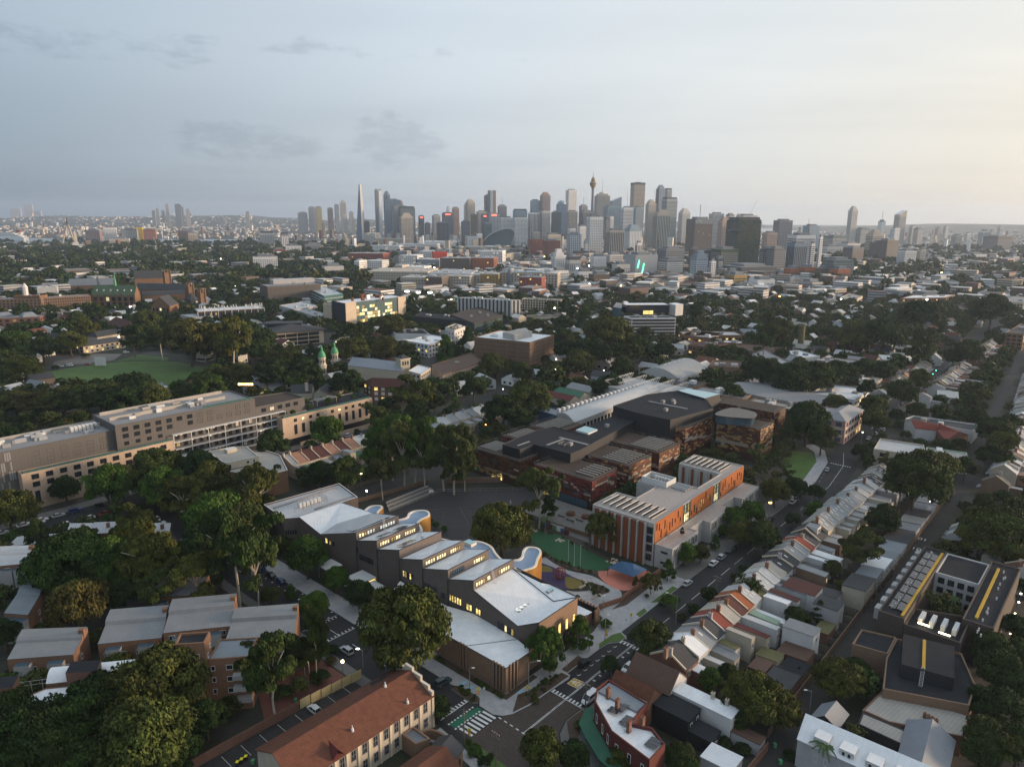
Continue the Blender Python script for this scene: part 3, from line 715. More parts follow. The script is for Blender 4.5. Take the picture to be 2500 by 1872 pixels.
def roof_face(name,faces,m=Kd,lift=.0):
 b=MB()
 for f in faces:
  p=[w3(*q)for q in f]
  if area([(x,y)for x,y,z in p])<0:p.reverse()
  b.face([(x,y,z+lift)for x,y,z in p],m)
 return b.build(name,SCH)
roof_face(KP,[[(8.1,101.6,13.2),(6.9,87.2,11.8),(14,88.2,12.9),(25.5,84.2,14.1),(24.0,99.6,13.9)]])
roof_face(KP,[[(6.9,87.2,11.8),(fu(72.6),72.7,15.6),(cu(72.6),73.1,15.6),(25.5,84.2,14.1),(14,88.2,12.9)]],kk)
def solar(u0,v0,z0,u1,v1,z1,n,wid=1.7,name=jo):
 """row of panels from one roof point to another"""
 me=None
 for k in range(n):
  f0,f1=k/n+.02,(k+1)/n-.02
  b=MB();p=[(u0+(u1-u0)*f,v0+(v1-v0)*f,z0+(z1-z0)*f)for f in(f0,f1)]
  b.face([w3(p[0][0],p[0][1],p[0][2]),w3(p[1][0],p[1][1],p[1][2]),w3(p[1][0]+SD[0]*wid,p[1][1]+SD[1]*wid,p[1][2]+SD[2]*wid),w3(p[0][0]+SD[0]*wid,p[0][1]+SD[1]*wid,p[0][2]+SD[2]*wid)],Jj)
  b.build(name,SCH)
def facet_z(u,v):return 15.6-(v-72.7)*.255*(1-.25*(u-8)/18)+.22
for row in range(2):
 for k in range(8):
  u0=10.6+k*1.85+row*.8;v0=74.2+row*4.6
  b=MB();q=[(u0,v0),(u0+1.75,v0),(u0+1.75,v0+4.2),(u0,v0+4.2)]
  b.face([w3(a,c,facet_z(a,c))for a,c in q],Jj);b.build(jo,SCH)
for i,v in enumerate(BV):
 vn=BV[i+1]if i+1<len(BV)else None
 a,c=(fu(v),v),(cu(v),v+.2)
 b=MB();b.face([w3(*a,ZB-4),w3(*c,ZB-4),w3(*c,ZT),w3(*a,ZT)][::-1],jZ);b.build('clerestory_wall',SCH)
 b=MB();b.bar(w3(*a,ZT+.06),w3(*c,ZT+.06),.14,kH);b.build('coping',SCH)
 L=math.dist(W(*a),W(*c));p,q=W(*a),W(*c)
 groups=[(1.2,5,.97),(6.9,5,.97)]if i%2==0 else[(1.0,4,.97),(5.4,4,.97),(11.0,5,.9)]
 if i==2:groups=[]
 if i==4:groups=[(1.0,6,.9),(10.2,5,1.0)]
 if i==5:groups=[(.8,4,.95),(5.3,1,1.5),(10.0,5,1.0)]
 if i==0:groups=[(.9,3,1.05),(4.2,3,1.05),(9.3,6,1.05)]
 for s0,n,wd in groups:
  for k in range(n):
   lit=Kc if R.random()<.86 else kS
   if i==0 and s0>3:lit=Jq
   if i==4 and s0<2:lit=kU
   pwn(SCH,p,q,s0+(k+.5)*wd,ZB+.75,wd*.93,1.35,frame=kH,glass=lit,fw=.08)
 if vn is None:break
 A=(fu(v),v,ZB);B=(fu(vn),vn,ZT-.1);Cc=(cu(vn),vn+.2,ZT-.1);D=(cu(v),v+.2,ZB)
 E_=((A[0]+D[0])/2+1.5,v-3.6,ZB-.35);a2=(A[0]+.1,A[1]-.6,ZB+.05)
 roof_face(KP,[[(A[0],A[1],ZB),(B[0],B[1],ZT-.1),E_],[(B[0],B[1],ZT-.1),Cc,E_],[Cc,D,E_]])
 roof_face(KP,[[(A[0],A[1],ZB+.0),E_,D]],ko)
 brick_wall(Kn,[(fu(v),v,ZB+.15),(fu(vn),vn,ZT)])
 brick_wall(Kn,[(cu(vn),vn+.2,ZT),(cu(v),v+.2,ZB+.1)],5.0,jZ)
 b=MB();b.bar(w3(fu(v),v,ZB+.2),w3(fu(vn),vn,ZT+.05),.13,kH);b.build('coping',SCH)
 b=MB();b.bar(w3(fu(v)-.15,v,0.2),w3(fu(v)-.15,v,ZB+.3),.16,kH);b.build('downpipe',SCH)
for k in range(10):
 for(bu,bv,n)in((2,62.5,7),(2,52.6,6)):
  pass
def roofpanel(i,s0,s1,n):
 """solar panels lying on the rising facet of bay i"""
 v,vn=BV[i],BV[i+1]
 for k in range(n):
  f0=s0+(s1-s0)*k/n;f1=s0+(s1-s0)*(k+.9)/n;P=[]
  for f,h in((f0,.25),(f1,.25),(f1,.62),(f0,.62)):
   vv=vn+(v-vn)*h;uu=fu(vn)+(cu(vn)-fu(vn))*f
   P.append(w3(uu,vv,ZT-.1+(ZB-.35-ZT+.1)*h*1.05+.30))
  b=MB();b.face(P[::-1]if area([(x,y)for x,y,z in P])<0 else P,Jj);b.build(jo,SCH)
roofpanel(0,.22,.52,5);roofpanel(0,.6,.88,5);roofpanel(1,.22,.55,6)
H0,H1,H2,H3,H4,H5=(fu(24),24,12.8),(12.9,7.6,9.0),(14.4,1.6,11.8),(30.6,1.5,12.1),(26.0,6.2,11.0),(29.6,24.1,13.0)
brick_wall(Kn,[H0,H1,H2]);brick_wall(Kn,[H2,H3],4.6,ku)
brick_wall(Kn,[H3,(31.2,11.5,12.2),(31.2,24,12.9)],0,jK)
roof_face(KP,[[H0,H1,H4,H5]],lift=.06)
roof_face(KP,[[H1,H2,H3,H4]],ko,.06)
roof_face(KP,[[H4,H3,(31.2,11.5,12.0),(29.8,13.6,12.3),H5]],ko,.0)
b=MB()
for a,c in((H0,H1),(H1,H2),(H2,H3),(H4,H5),(H4,H3),(H3,(31.2,11.5,12.2))):b.bar(w3(a[0],a[1],a[2]+.14),w3(c[0],c[1],c[2]+.14),.13,kH)
b.build('coping',SCH)
for k in range(4):
 b=MB();u0=16.5+k*1.28
 zz=lambda u,v:9.0+(v-7.6)*.205+(u-12.9)*.14+.25
 q=[(u0,10.3),(u0+1.1,10.3),(u0+1.1,11.7),(u0,11.7)]
 b.prism(ccw([W(*p)for p in q]),9.4,zz(u0,11)+.12,km);b.face([w3(p[0]*.96+(u0+.55)*.04,p[1],zz(*p)+.14)for p in q],Jq);b.build(jj,SCH)
b=MB();b.prism(rect(27.6,9.2,29.8,10.2),11.2,12.1,km,jE);b.build(jj,SCH)
brick_wall(Kn,[(14.4,2.6,4.7),(30.6,2.5,4.7)],0,Kq)
b=MB();b.face([w3(14.4,1.6,4.6),w3(14.4,2.6,4.6),w3(30.6,2.5,4.6),w3(30.6,1.5,4.6)],Kq);b.build('soffit',SCH)
for k in range(5):pwn(SCH,W(14.4,1.6),W(30.6,1.5),2.2+k*3.1,4.75 if k else 4.75,1.25,3.2,glass=kE,mull=1,rows=1)
for k in range(6):
 b=MB();b.box(W(15.2+k*3.0,2.0),(UX,UY),.35,.4,0,4.6,ku);b.build('pier',SCH)
def front_win(v0,v1,s,z,w,h,n=1,glass=kt,gap=.15):
 p,q=W(fu(v0),v0),W(fu(v1),v1)
 for k in range(n):pwn(SCH,p,q,s+k*(w+gap),z,w,h,glass=glass if not isinstance(glass,list)else glass[k%len(glass)])
front_win(87.2,72.6,10.0,8.9,.8,1.9,6);front_win(72.6,63,1.5,7.0,.8,2.0,7)
pwn(SCH,W(6.9,87.2),W(10.4,72.6),2.5,9.2,1.0,1.9,glass=kE);pwn(SCH,W(6.9,87.2),W(10.4,72.6),4.1,9.0,1.0,1.5,glass=kS);pwn(SCH,W(6.9,87.2),W(10.4,72.6),5.4,9.0,1.0,1.5)
for k in range(6):pwn(SCH,W(8.1,101.6),W(6.9,87.2),6.2+k*1.2,7.3,.85,1.9,glass=kS if k in(0,1,3,5)else kt)
for k in range(5):pwn(SCH,W(4.1,104.7),W(8.1,101.6),.6+k*.8,7,.6,1.6,glass=kt)
for k,(z,gl)in enumerate(((9.6,kt),(6.4,kS),(6.4,kt),(2.6,kS),(9.6,kt))):pwn(SCH,W(5.9,120.5),W(4.1,104.7),2.2+k*2.9,z,2.2,1.7,glass=gl,mull=2)
front_win(43.4,33.5,.8,7.0,.75,1.9,6);front_win(43.4,33.5,7.5,6.4,.8,1.8,2)
front_win(33.5,24,.8,6.6,.8,2.1,5,kE);front_win(33.5,24,7.3,6.2,.95,2.0,2,kE)
front_win(53.1,43.4,1.6,7.8,.8,2.0,5,[kE,kS,kt,kE,kt])
p,q=W(fu(24),24),W(12.9,7.6)
for s,gl in((1.3,kE),(2.3,kE)):pwn(SCH,p,q,s,6.2,.9,1.9,glass=gl)
for s,gl in((9.8,kt),(11.0,kt),(12.2,Kc),(13.4,kt),(14.6,kS)):pwn(SCH,p,q,s,5.6,1.0,2.0,glass=gl)
b=MB();b.prism(rect(4.6,63.6,10.6,70.5),3.4,3.7,ka,bottom=True);b.build('entrance_canopy',SCH)
b=MB();b.face([w3(10.5,63.8,.3),w3(10.5,71.5,.3),w3(10.5,71.5,3.3),w3(10.5,63.8,3.3)][::-1],kE);b.build('entrance_glazing',SCH)
b=MB();b.prism(rect(4.4,63.4,10.4,71.8),.14,.22,KV);b.build('entrance_step',SCH)
b=MB();b.prism(rect(2.0,76.5,7.4,82.5),4.3,4.6,ka,bottom=True);b.build('awning',SCH)
for(u,v)in((2.3,77),(2.3,82),(7.1,77)):
 b=MB();b.bar(w3(u,v,.14),w3(u,v,4.3),.09,km);b.build('awning_post',SCH)
b=MB();b.face([w3(4.6,57.5,3.2),w3(9.6,57.5,3.2),w3(7.2,60.5,4.4)],ka);b.face([w3(9.6,57.5,3.2),w3(9.6,63.3,3.2),w3(7.2,60.5,4.4)],ka);b.face([w3(9.6,63.3,3.2),w3(4.6,63.3,3.2),w3(7.2,60.5,4.4)],ka);b.face([w3(4.6,63.3,3.2),w3(4.6,57.5,3.2),w3(7.2,60.5,4.4)],ka);b.build('tent_canopy',SCH)
AN=[(0,0),(8.6,0),(10.4,1.6),(10.9,5.4),(8.9,29),(9.3,40),(0,40)]
FOOT.append(uvp(AN))
wl=MB()
ring=[(0,40,7.0),(0,28,7.0),(0,0,7.0),(8.6,0,7.0),(10.4,1.6,6.6),(14.4,1.7,6.6)]
for a,c in zip(ring,ring[1:]):
 wl.face([w3(a[0],a[1],0),w3(c[0],c[1],0),w3(*c),w3(*a)],ku)
wl.build('wing_wall',SCH)
Vv=[(0.15,40,6.8),(.15,23.5,6.75),(.15,14,6.75),(.15,.15,6.75),(8.6,.15,6.75),(10.4,1.6,6.4),(12.9,7.6,5.3),(fu(24),24,5.9),(11.8,33,5.4),(10.6,52,6.6),(.15,46,6.8)]
roof_face('wing_roof',[[Vv[2],Vv[3],Vv[4],Vv[5],Vv[6]]],ko)
roof_face('wing_roof',[[Vv[1],Vv[2],Vv[6],(fu(24),24,5.9),Vv[8]]],ko,.0)
roof_face('wing_roof',[[Vv[0],Vv[1],Vv[8],Vv[9],Vv[10]]],ko,.0)
b=MB();b.bar(w3(.15,14,6.82),w3(12.9,7.6,5.38),.1,km);b.bar(w3(.15,23.5,6.82),w3(11.8,33,5.48),.1,km);b.build('roof_gutter',SCH)
b=MB();b.bar(w3(-.02,44,7.02),w3(-.02,0,7.02),.12,kH);b.bar(w3(0,-.02,7.02),w3(8.6,-.02,7.02),.12,kH);b.bar(w3(8.6,0,7.02),w3(10.5,1.5,6.65),.12,kH);b.build('coping',SCH)
for(u,v,along)in[(-.12,15.4,0),(-.12,14.4,0),(-.12,13.4,0),(-.12,4.0,0),(-.12,2.9,0),(-.12,1.8,0),(-.12,.8,0),(1.4,-.12,1),(2.6,-.12,1),(3.8,-.12,1)]:
 b=MB();b.box(W(u,v),(UX,UY),.22,.28,.1,7.35,ku);b.build('brick_fin',SCH)
for(u,v)in[(-.06,14.9),(-.06,13.9),(-.06,3.45),(-.06,2.35),(-.06,1.3)]:pwn(SCH,W(0,40),W(0,0),40-v,.6,.5,6.1)
for u in(2.0,3.2,4.3):pwn(SCH,W(0,0),W(8.6,0),u,.6,.45,6.1)
def curved_wing(pts,h,name_roof='curved_roof'):
 sp=ccw(spl([W(*p)for p in pts],7,True));n=len(sp)
 r=MB();inn=ins(sp,.7)
 r.face([(*p,h-.45)for p in inn],'blue_roof');r.build(name_roof,SCH)
 k=MB()
 for i in range(n):
  j=(i+1)%n
  k.face([(*sp[i],h),(*sp[j],h),(*inn[j],h),(*inn[i],h)],jD);k.face([(*inn[i],h),(*inn[j],h),(*inn[j],h-.45),(*inn[i],h-.45)],ka)
  k.face([(*sp[i],h-.25),(*sp[j],h-.25),(*sp[j],h),(*sp[i],h)],jD)
 k.build('rim',SCH)
 w=MB();w.prism(sp,0,h-.25,'gold_batten',cap=False);w.build('curved_wall',SCH)
 bt=MB()
 for i in range(n):
  p,q=Vector(sp[i]),Vector(sp[(i+1)%n]);L=(q-p).length;d=(q-p)/max(L,1e-6);nn=Vector((d.y,-d.x))
  for s in np.arange(.3,L,.62):
   c=p+d*s+nn*.05;bt.box((c.x,c.y),(d.x,d.y),.07,.08,.2,h-.3,'gold_batten')
 bt.build('batten',SCH,Kj)
 FOOT.append(sp)
curved_wing([(26,84.5),(27.4,79),(30,76.5),(33.2,75.8),(36.0,77.8),(38.6,78.0),(41.2,76.2),(41.6,73.6),(39.4,70.8),(35.5,70.3),(33.0,69.0),(31.6,66),(29.0,63.2),(27.5,70)],12.6)
curved_wing([(24.6,88.5),(27.4,91.2),(31.0,92.6),(33.6,90.8),(33.4,88.4),(30.4,86.6),(27.6,84.6),(25.6,85.6)],12.6)
curved_wing([(28.0,59),(30.2,55.4),(31.4,51.4),(33.6,48.4),(37.0,44.6),(37.0,39.5),(34.4,34.8),(33.0,30.8),(35.4,28.0),(37.8,28.0),(41.4,30.4),(44.2,30.8),(45.8,28.2),(44.4,25.4),(40.0,23.0),(36.2,20.8),(33.0,21.2),(30.8,23.2),(29.9,34),(28.8,48)],12.5)
b=MB();b.prism(rect(32.6,44.0,35.0,47.4),12.0,13.0,jD,jE);b.build(jj,SCH)
def ladder(parent,a,b_,w=.35,name='roof_ladder',m=ka,n=14):
 k=MB();a,c=Vector(a),Vector(b_);d=(c-a);s=d.cross(Vector((0,0,1))).normalized()*w
 k.bar(a-s,c-s,.05,m);k.bar(a+s,c+s,.05,m)
 for i in range(n+1):
  q=a+d*(i/n);k.bar(q-s,q+s,.035,m)
 return k.build(name,parent)
ladder(SCH,w3(21.0,71.6,12.9),w3(21.0,72.4,17.0));ladder(SCH,w3(20.5,22.4,12.8),w3(20.5,24.0,17.0));ladder(SCH,w3(17.8,17.5,11.2),w3(20.3,22.4,12.8))
b=MB();b.lathe(W(24,57),[(.5,14.2),(.55,15.0),(.2,15.25),(0,15.25)],ka,10);b.build('roof_vent',SCH)
FOOT.append(uvp([(4,121),(4,100),(7,87),(14.4,1),(45,1),(46,30),(42,80),(36,119)]))
slab('school_court',uvp([(47.5,106),(52.2,112.5),(78,111),(103,81),(96,69),(74,64.5),(46,64.5),(44,84)]),0,.06,'court_asphalt','dark asphalt school playground with faint court lines')
cl=MB()
def arc(c,r,a0,a1,n=16):return[W(c[0]+r*math.cos(a0+(a1-a0)*i/n),c[1]+r*math.sin(a0+(a1-a0)*i/n))for i in range(n+1)]
for c,r,a0,a1 in(((70,84),2.0,0,6.284),((58,93),6.3,-1.2,1.9),((82,76),6.3,1.9,5.0),((58,93),1.8,0,6.284),((82,76),1.8,0,6.284)):strip(cl,arc(c,r,a0,a1),.09,.075,'court_line')
for a,c in(((55,102),(90,76)),((50,84),(76,65.5)),((55,102),(50,84)),((90,76),(76,65.5)),((72,89.5),(62.5,75))):strip(cl,[W(*a),W(*c)],.09,.075,'court_line')
tag(cl.build('court_marking'),'faint ochre ball court lines on the playground',None,None,kW)
for k in range(6):
 slab('terrace_step',uvp([(50.0+k*.5,106.3+k*.95),(75.8-k*.0,107.5+k*.95),(76.2,108.4+k*.95),(50.5+k*.5,107.2+k*.95)]),0,.35+.32*k,kA if k%2 else kQ,'timber edged seating step above the playground')
def railing(name,label,pts,h=1.1,gap=.5,m=kH,z=.06,panel=None):
 t=thg(name,label,'fence',W(*pts[0]))
 for a,c in zip(pts,pts[1:]):
  A,C=W(*a),W(*c);L=math.dist(A,C);n=max(2,int(L/2.2))
  r=MB();r.bar((*A,z+h),(*C,z+h),.035,m);r.bar((*A,z+.15),(*C,z+.15),.03,m)
  r.build('rail',t)
  bl=MB()
  for k in range(int(L/gap)):
   f=k*gap/L;x,y=A[0]+(C[0]-A[0])*f,A[1]+(C[1]-A[1])*f;bl.bar((x,y,z+.1),(x,y,z+h),.02,m)
  bl.build('bar',t,Kj)
  for k in range(n+1):
   f=k/n;p=MB();x,y=A[0]+(C[0]-A[0])*f,A[1]+(C[1]-A[1])*f;p.bar((x,y,0),(x,y,z+h+.1),.05,m);p.build(Jl,t)
  if panel:
   q=MB();q.face([(*A,z+.15),(*C,z+.15),(*C,z+h),(*A,z+h)],panel);q.build('infill',t)
 return t
railing('court_fence','pale slatted rail along the top of the seating steps',[(50,106),(76,106.8)],1.0,.7,kA)
railing('court_fence','dark rail along the far corner of the playground',[(77,108),(103,83)],1.1,.7,Ku)
railing('playground_fence','tall dark fence behind the playground trees',[(76,119),(84,112),(104,92)],2.0,.5)
railing('lane_gate','dark steel gate at the end of the school lane',[(82,126),(82,119.5)],2.2,.4)
def wall_thing(name,label,pts,h,th,m,z=0,cat=Kn):
 t=thg(name,label,cat,W(*pts[0]))
 for a,c in zip(pts,pts[1:]):
  A,C=W(*a),W(*c);d=Vector((C[0]-A[0],C[1]-A[1]));L=d.length;d/=L
  n=max(1,int(L/3.0))
  for k in range(n):
   f=(k+.5)/n;b=MB();b.box((A[0]+(C[0]-A[0])*f,A[1]+(C[1]-A[1])*f),(d.x,d.y),L/n/2-.015,th/2,z,z+h,m);b.build('wall_panel',t)
 return t
wall_thing('lane_wall','low brick wall between the lane and the playground',[(40.5,124.6),(72,119.8),(82,119)],1.6,.3,ku)
wall_thing('retaining_wall','long brick retaining wall below the copper building',[(86,112),(103,96)],2.6,.35,ku)
wall_thing('street_wall','curving brick garden wall beside the street footpath',[(46.6,5.2),(54,2.6),(61.7,3.0),(78.6,3.2)],1.7,.3,kD)
wall_thing('paling_fence','grey timber paling fence along the lane',[(52,136),(66,136.6),(84,134)],2.0,.12,'paling',cat='fence')
def hoop(name,label,u,v,face):
 t=thg(name,label,'hoop',W(u,v));b=MB();b.bar(w3(u,v,0),w3(u,v,3.2),.09,kH);b.bar(w3(u,v,3.2),w3(u+face[0],v+face[1],3.3),.06,kH);b.build(Jl,t)
 b=MB();c=W(u+face[0],v+face[1]);d=(UX*-face[1]+-UY*face[0]*-1,0);q=Vector(W(u+face[1],v-face[0]))-Vector(W(u,v));q.normalize()
 b.box(c,(q.x,q.y),.95,.05,2.7,3.9,ka);b.build('backboard',t)
 b=MB();c=W(u+face[0]*1.35,v+face[1]*1.35);ringp=[(c[0]+.24*math.cos(a*.785),c[1]+.24*math.sin(a*.785),3.0)for a in range(9)]
 for p,q in zip(ringp,ringp[1:]):b.bar(p,q,.03,jO if False else Ko)
 b.build('ring',t)
hoop('basketball_hoop','white basketball backboard before the seating steps',70.5,105.4,(-.3,-.95));hoop('basketball_hoop','white basketball backboard beside the big court tree',84,72,(-.8,.6))
slab('garden_lawn',uvp([(74.5,57),(79,46),(75.5,30),(73.5,18.5),(70,17.0),(65.5,18.2),(62.6,26),(62.8,34),(66.0,44),(70,54)]),0,.08,'turf','bright green turf lawn in the school garden')
slab('garden_bed',uvp([(62.8,42),(65.8,44),(62.4,33),(62.2,26),(65.2,18.6),(63.8,17.2),(61.0,24),(60.4,33)]),0,.12,ja,'planted bed curving beside the turf lawn')
slab('garden_bed',uvp([(75.8,58),(80.5,46),(77,30),(75.0,17.5),(73.6,18.6),(75.6,30),(79.2,46),(74.6,57)]),0,.12,ja,'mulched bed behind the turf lawn')
path=spl([(57,39),(61.5,38.5),(60.2,33),(59.4,26),(61.6,18.5),(60.4,11.5),(59.6,6.2),(55,3.8),(46.8,6.0),(44.0,8.5),(44.6,14.5),(48.2,19.0),(50.0,16.5),(53.8,13.6),(56.6,16.8),(57.0,24),(56.6,31),(54.6,36)],4,True)
slab('garden_path',uvp(path),0,.10,KV,'pale winding concrete path through the school garden')
slab('play_surface',uvp(spl([(56.6,37.6),(57.8,30),(56.6,22),(52.6,17.6),(48.6,20.4),(47.2,26),(50.4,33)],5,True)),0,.13,'purple_rubber','dark purple rubber play surface')
slab('play_surface',uvp(spl([(55.6,24),(56.2,18.6),(53.0,16.6),(50.2,18.8),(51.6,21.4)],5,True)),.13,.145,jL,'olive rubber patch at the edge of the play surface')
slab('play_surface',uvp(spl([(55.0,36.6),(57.0,32),(55.0,29.6),(52.4,33.4)],5,True)),.13,.145,jL,'olive rubber patch near the gold curved wall')
slab('garden_bed',uvp(spl([(55.8,14.8),(57.4,17.6),(58.6,12),(57.4,8.6),(53.4,9.8),(53.6,12.6)],4,True)),0,.16,ja,'round mulched bed with low shrubs in the path')
t=thg('stone_edging','pale sandstone blocks edging the play bed','edging',W(55,15))
for(u,v)in spl([(52.6,16.4),(55.6,16.2),(57.4,18.6)],3)+spl([(53.0,9.4),(51.6,9.0),(50.2,9.9)],3):
 b=MB();b.box(W(u,v),(UX,UY),.45,.3,.1,.62,'rock');b.build('stone_block',t)
t=thg('garden_stairs','pale concrete stairs down to the school gate','stairs',W(48.6,8.6))
for k in range(5):
 b=MB();b.prism(uvp([(51.4-k*.55,9.4),(51.0-k*.55,6.2),(50.5-k*.55,6.2),(50.9-k*.55,9.4)]),.1,.62-.1*k,KV);b.build('stair_tread',t)
slab('pink_court',uvp(spl([(64.8,18.6),(61.0,13),(60.0,7),(63,4.2),(71,3.8),(76,5),(76,12),(71.6,16.8),(68,16.6)],4,True)),0,.11,'pink_rubber','pink rubber court under the blue shade sail')
cl=MB()
for k in range(5):strip(cl,[W(64.6+k*.9,11),W(62.9+k*.9,8.2)],.07,.125,'pitch')
strip(cl,[W(64.6,11),W(68.2,11)],.07,.125,'pitch');strip(cl,[W(62.9,8.2),W(66.5,8.2)],.07,.125,'pitch');tag(cl.build('hopscotch'),'hopscotch squares drawn on the pink court',None,None,kW)
t=thg('shade_sail','blue four sided shade sail on dark posts','shade sail',W(67.5,10))
S=[(64.9,14.6,3.0),(70.6,13.6,3.0),(72.4,4.6,3.0),(65.2,5.2,3.0)];A0,A1=(67.6,11.4,5.4),(68.8,7.6,5.4)
b=MB()
for f in([S[0],S[3],A0],[S[3],S[2],A1,A0]if False else[S[3],A1,A0],[S[3],S[2],A1],[S[2],S[1],A1],[S[1],A0,A1],[S[1],S[0],A0]):
 p=[w3(*q)for q in f]
 b.face(p if area([(x,y)for x,y,z in p])>0 else p[::-1],jl)
b.build('sail',t)
for s in S:
 b=MB();b.bar(w3(s[0],s[1],.1),w3(s[0],s[1],3.05),.08,kH,6);b.build(Jl,t)
for k,v in enumerate((29.3,26.9,24.4)):
 t=thg('flagpole','white flagpole on the turf lawn, '+('farthest','middle','nearest')[k]+' of the row','flagpole',W(63.5,v),'bare white flagpoles on the lawn')
 b=MB();b.lathe(W(63.5,v),[(.075,.08),(.045,8.0),(0,8.0)],ka,8);b.build(jC,t)
 b=MB();b.lathe(W(63.5,v),[(0,8.0),(.12,8.1),(0,8.25)],ka,8);b.build('finial',t)
 b=MB();b.lathe(W(63.5,v),[(.25,.08),(.25,.16),(0,.16)],Ks,8);b.build('base',t)
t=thg('climbing_net','red rope climbing ball on the play surface','climber',W(53.2,24.8))
b=MB();c=W(53.2,24.8);
for k in range(9):
 a=k*math.pi/9
 pts=[(c[0]+1.9*math.cos(a)*math.cos(q),c[1]+1.9*math.sin(a)*math.cos(q),2.1+1.9*math.sin(q))for q in np.linspace(0,2*math.pi,15)]
 for p,q in zip(pts,pts[1:]):b.bar(p,q,.05,jO if False else Ko)
for h in(-1.3,-.6,0,.6,1.3):
 r=math.sqrt(1.9**2-h*h);pts=[(c[0]+r*math.cos(q),c[1]+r*math.sin(q),2.1+h)for q in np.linspace(0,2*math.pi,15)]
 for p,q in zip(pts,pts[1:]):b.bar(p,q,.05,Ko)
b.build('rope_net',t)
b=MB();b.lathe(c,[(.1,.13),(.1,4.2),(0,4.2)],Ku,8);b.build(jW,t)
t=thg('gate_piers','row of brick piers with dark screen at the school gate','gate',W(41.5,4))
for k in range(7):
 b=MB();b.box(W(41.7-k*.05,9.2-k*1.15),(UX,UY),.32,.28,0,4.4,ku);b.build('brick_pier',t)
for k in range(3):
 b=MB();b.box(W(40.7-k*.75,1.4),(UX,UY),.25,.3,0,4.4,ku);b.build('brick_pier',t)
b=MB();b.prism(uvp([(41.3,9),(41.2,2.4),(41.0,2.4),(41.1,9)]),.2,4.0,kx);b.build('screen',t)
b=MB();b.prism(uvp([(32,3),(39.4,2.6),(39.6,7.6),(32,8.5)]),0,3.4,kD,ko);b.build('store',t)
railing('gate_fence','dark mesh fence by the school gate',[(42.6,3.2),(44.6,4.0),(46.4,5.0)],1.9,.3,kH,.1,km)
t=thg('mural_wall','wall painted with a bright blue and red mural',Kn,W(82,52))
for k in range(14):
 f=k/14;u,v=81.5-f*1.0,68-f*27
 b=MB();b.box(W(u,v),(-UY,UX),.93,.12,0,1.7,(kU,jl,Ko,Kp,ka,jl,Jh)[k%7]);b.build('painted_panel',t)
def rocks(u,v,n,r):
 t=thg('rock_pile','pile of pale garden rocks beside the turf','rocks',W(u,v),'pale rock piles by the turf')
 for _ in range(n):
  a,q=R.uniform(0,6.28),r*math.sqrt(R.random());s=R.uniform(.22,.5);x,y=W(u+q*math.cos(a),v+q*math.sin(a))
  b=MB();b.lathe((x,y),[(s*1.1,.05),(s,s*.5),(s*.5,s*.8),(0,s*.85)],'rock',6);b.build('rock',t)
rocks(74.6,53.6,16,1.7);rocks(75,41.5,14,1.6);rocks(74.6,19.4,18,2.0)
slab('copper_plaza',uvp([(83,68),(101,68),(101,46),(99,40),(84,36),(83,50)]),0,1.6,kQ,'grey paved plaza on stone walls below the copper building',edge=kX)
slab('lower_plaza',uvp([(80.5,47),(84,47),(84,36),(80.5,33)]),0,.12,kQ,'grey paved landing at the foot of the plaza stairs')
for k in range(6):slab('plaza_step',uvp([(81.0+k*.45,52-k*.0),(81.5+k*.45,52),(81.5+k*.45,46),(81.0+k*.45,46)]),0,.3+.22*k,KV,'stone stair up to the copper plaza')
for(u,v)in((93,50.5),(94.5,44.5)):
 t=thg('planter','round rusty steel planter on the plaza','planter',W(u,v),'round rusty planters on the plaza')
 b=MB();b.lathe(W(u,v),[(1.7,1.6),(1.75,2.5),(1.55,2.5),(1.5,2.3),(0,2.35)],jm,16);b.build('tub',t)
 b=MB();b.lathe(W(u,v),[(1.45,2.34),(1.0,2.7),(0,2.8)],ja,12);b.build('soil',t)
for(u,v)in((89,52),(88.2,47.5),(90.5,44.5)):
 t=thg('bench','dark timber bench on the plaza','bench',W(u,v),'dark benches on the plaza')
 b=MB();b.box(W(u,v),(-UY,UX),1.6,.3,1.95,2.05,KS);b.build('seat',t)
 for s in(-1.2,1.2):
  b=MB();b.box(W(u,v+s),(UX,UY),.25,.08,1.6,1.95,kH);b.build('leg',t)
COP=thg('copper_building','rust red copper panelled university building with charcoal roof blocks',KB,W(150,70))
_pm={}
def panel_mesh(w,h,d,m):
 k=(round(w,2),round(h,2),round(d,2),m)
 if k not in _pm:
  b=MB();x=w/2
  b.face([(-x,-d,0),(x,-d,0),(x,-d,h),(-x,-d,h)],m);b.face([(-x,-d,h),(x,-d,h),(x,0,h),(-x,0,h)],m)
  b.face([(-x,0,0),(-x,-d,0),(-x,-d,h),(-x,0,h)],m);b.face([(x,-d,0),(x,0,0),(x,0,h),(x,-d,h)],m)
  _pm[k]=new_mesh('panel',b.v,b.f,b.mats,b.m)
 return _pm[k]
NPAN=[0]
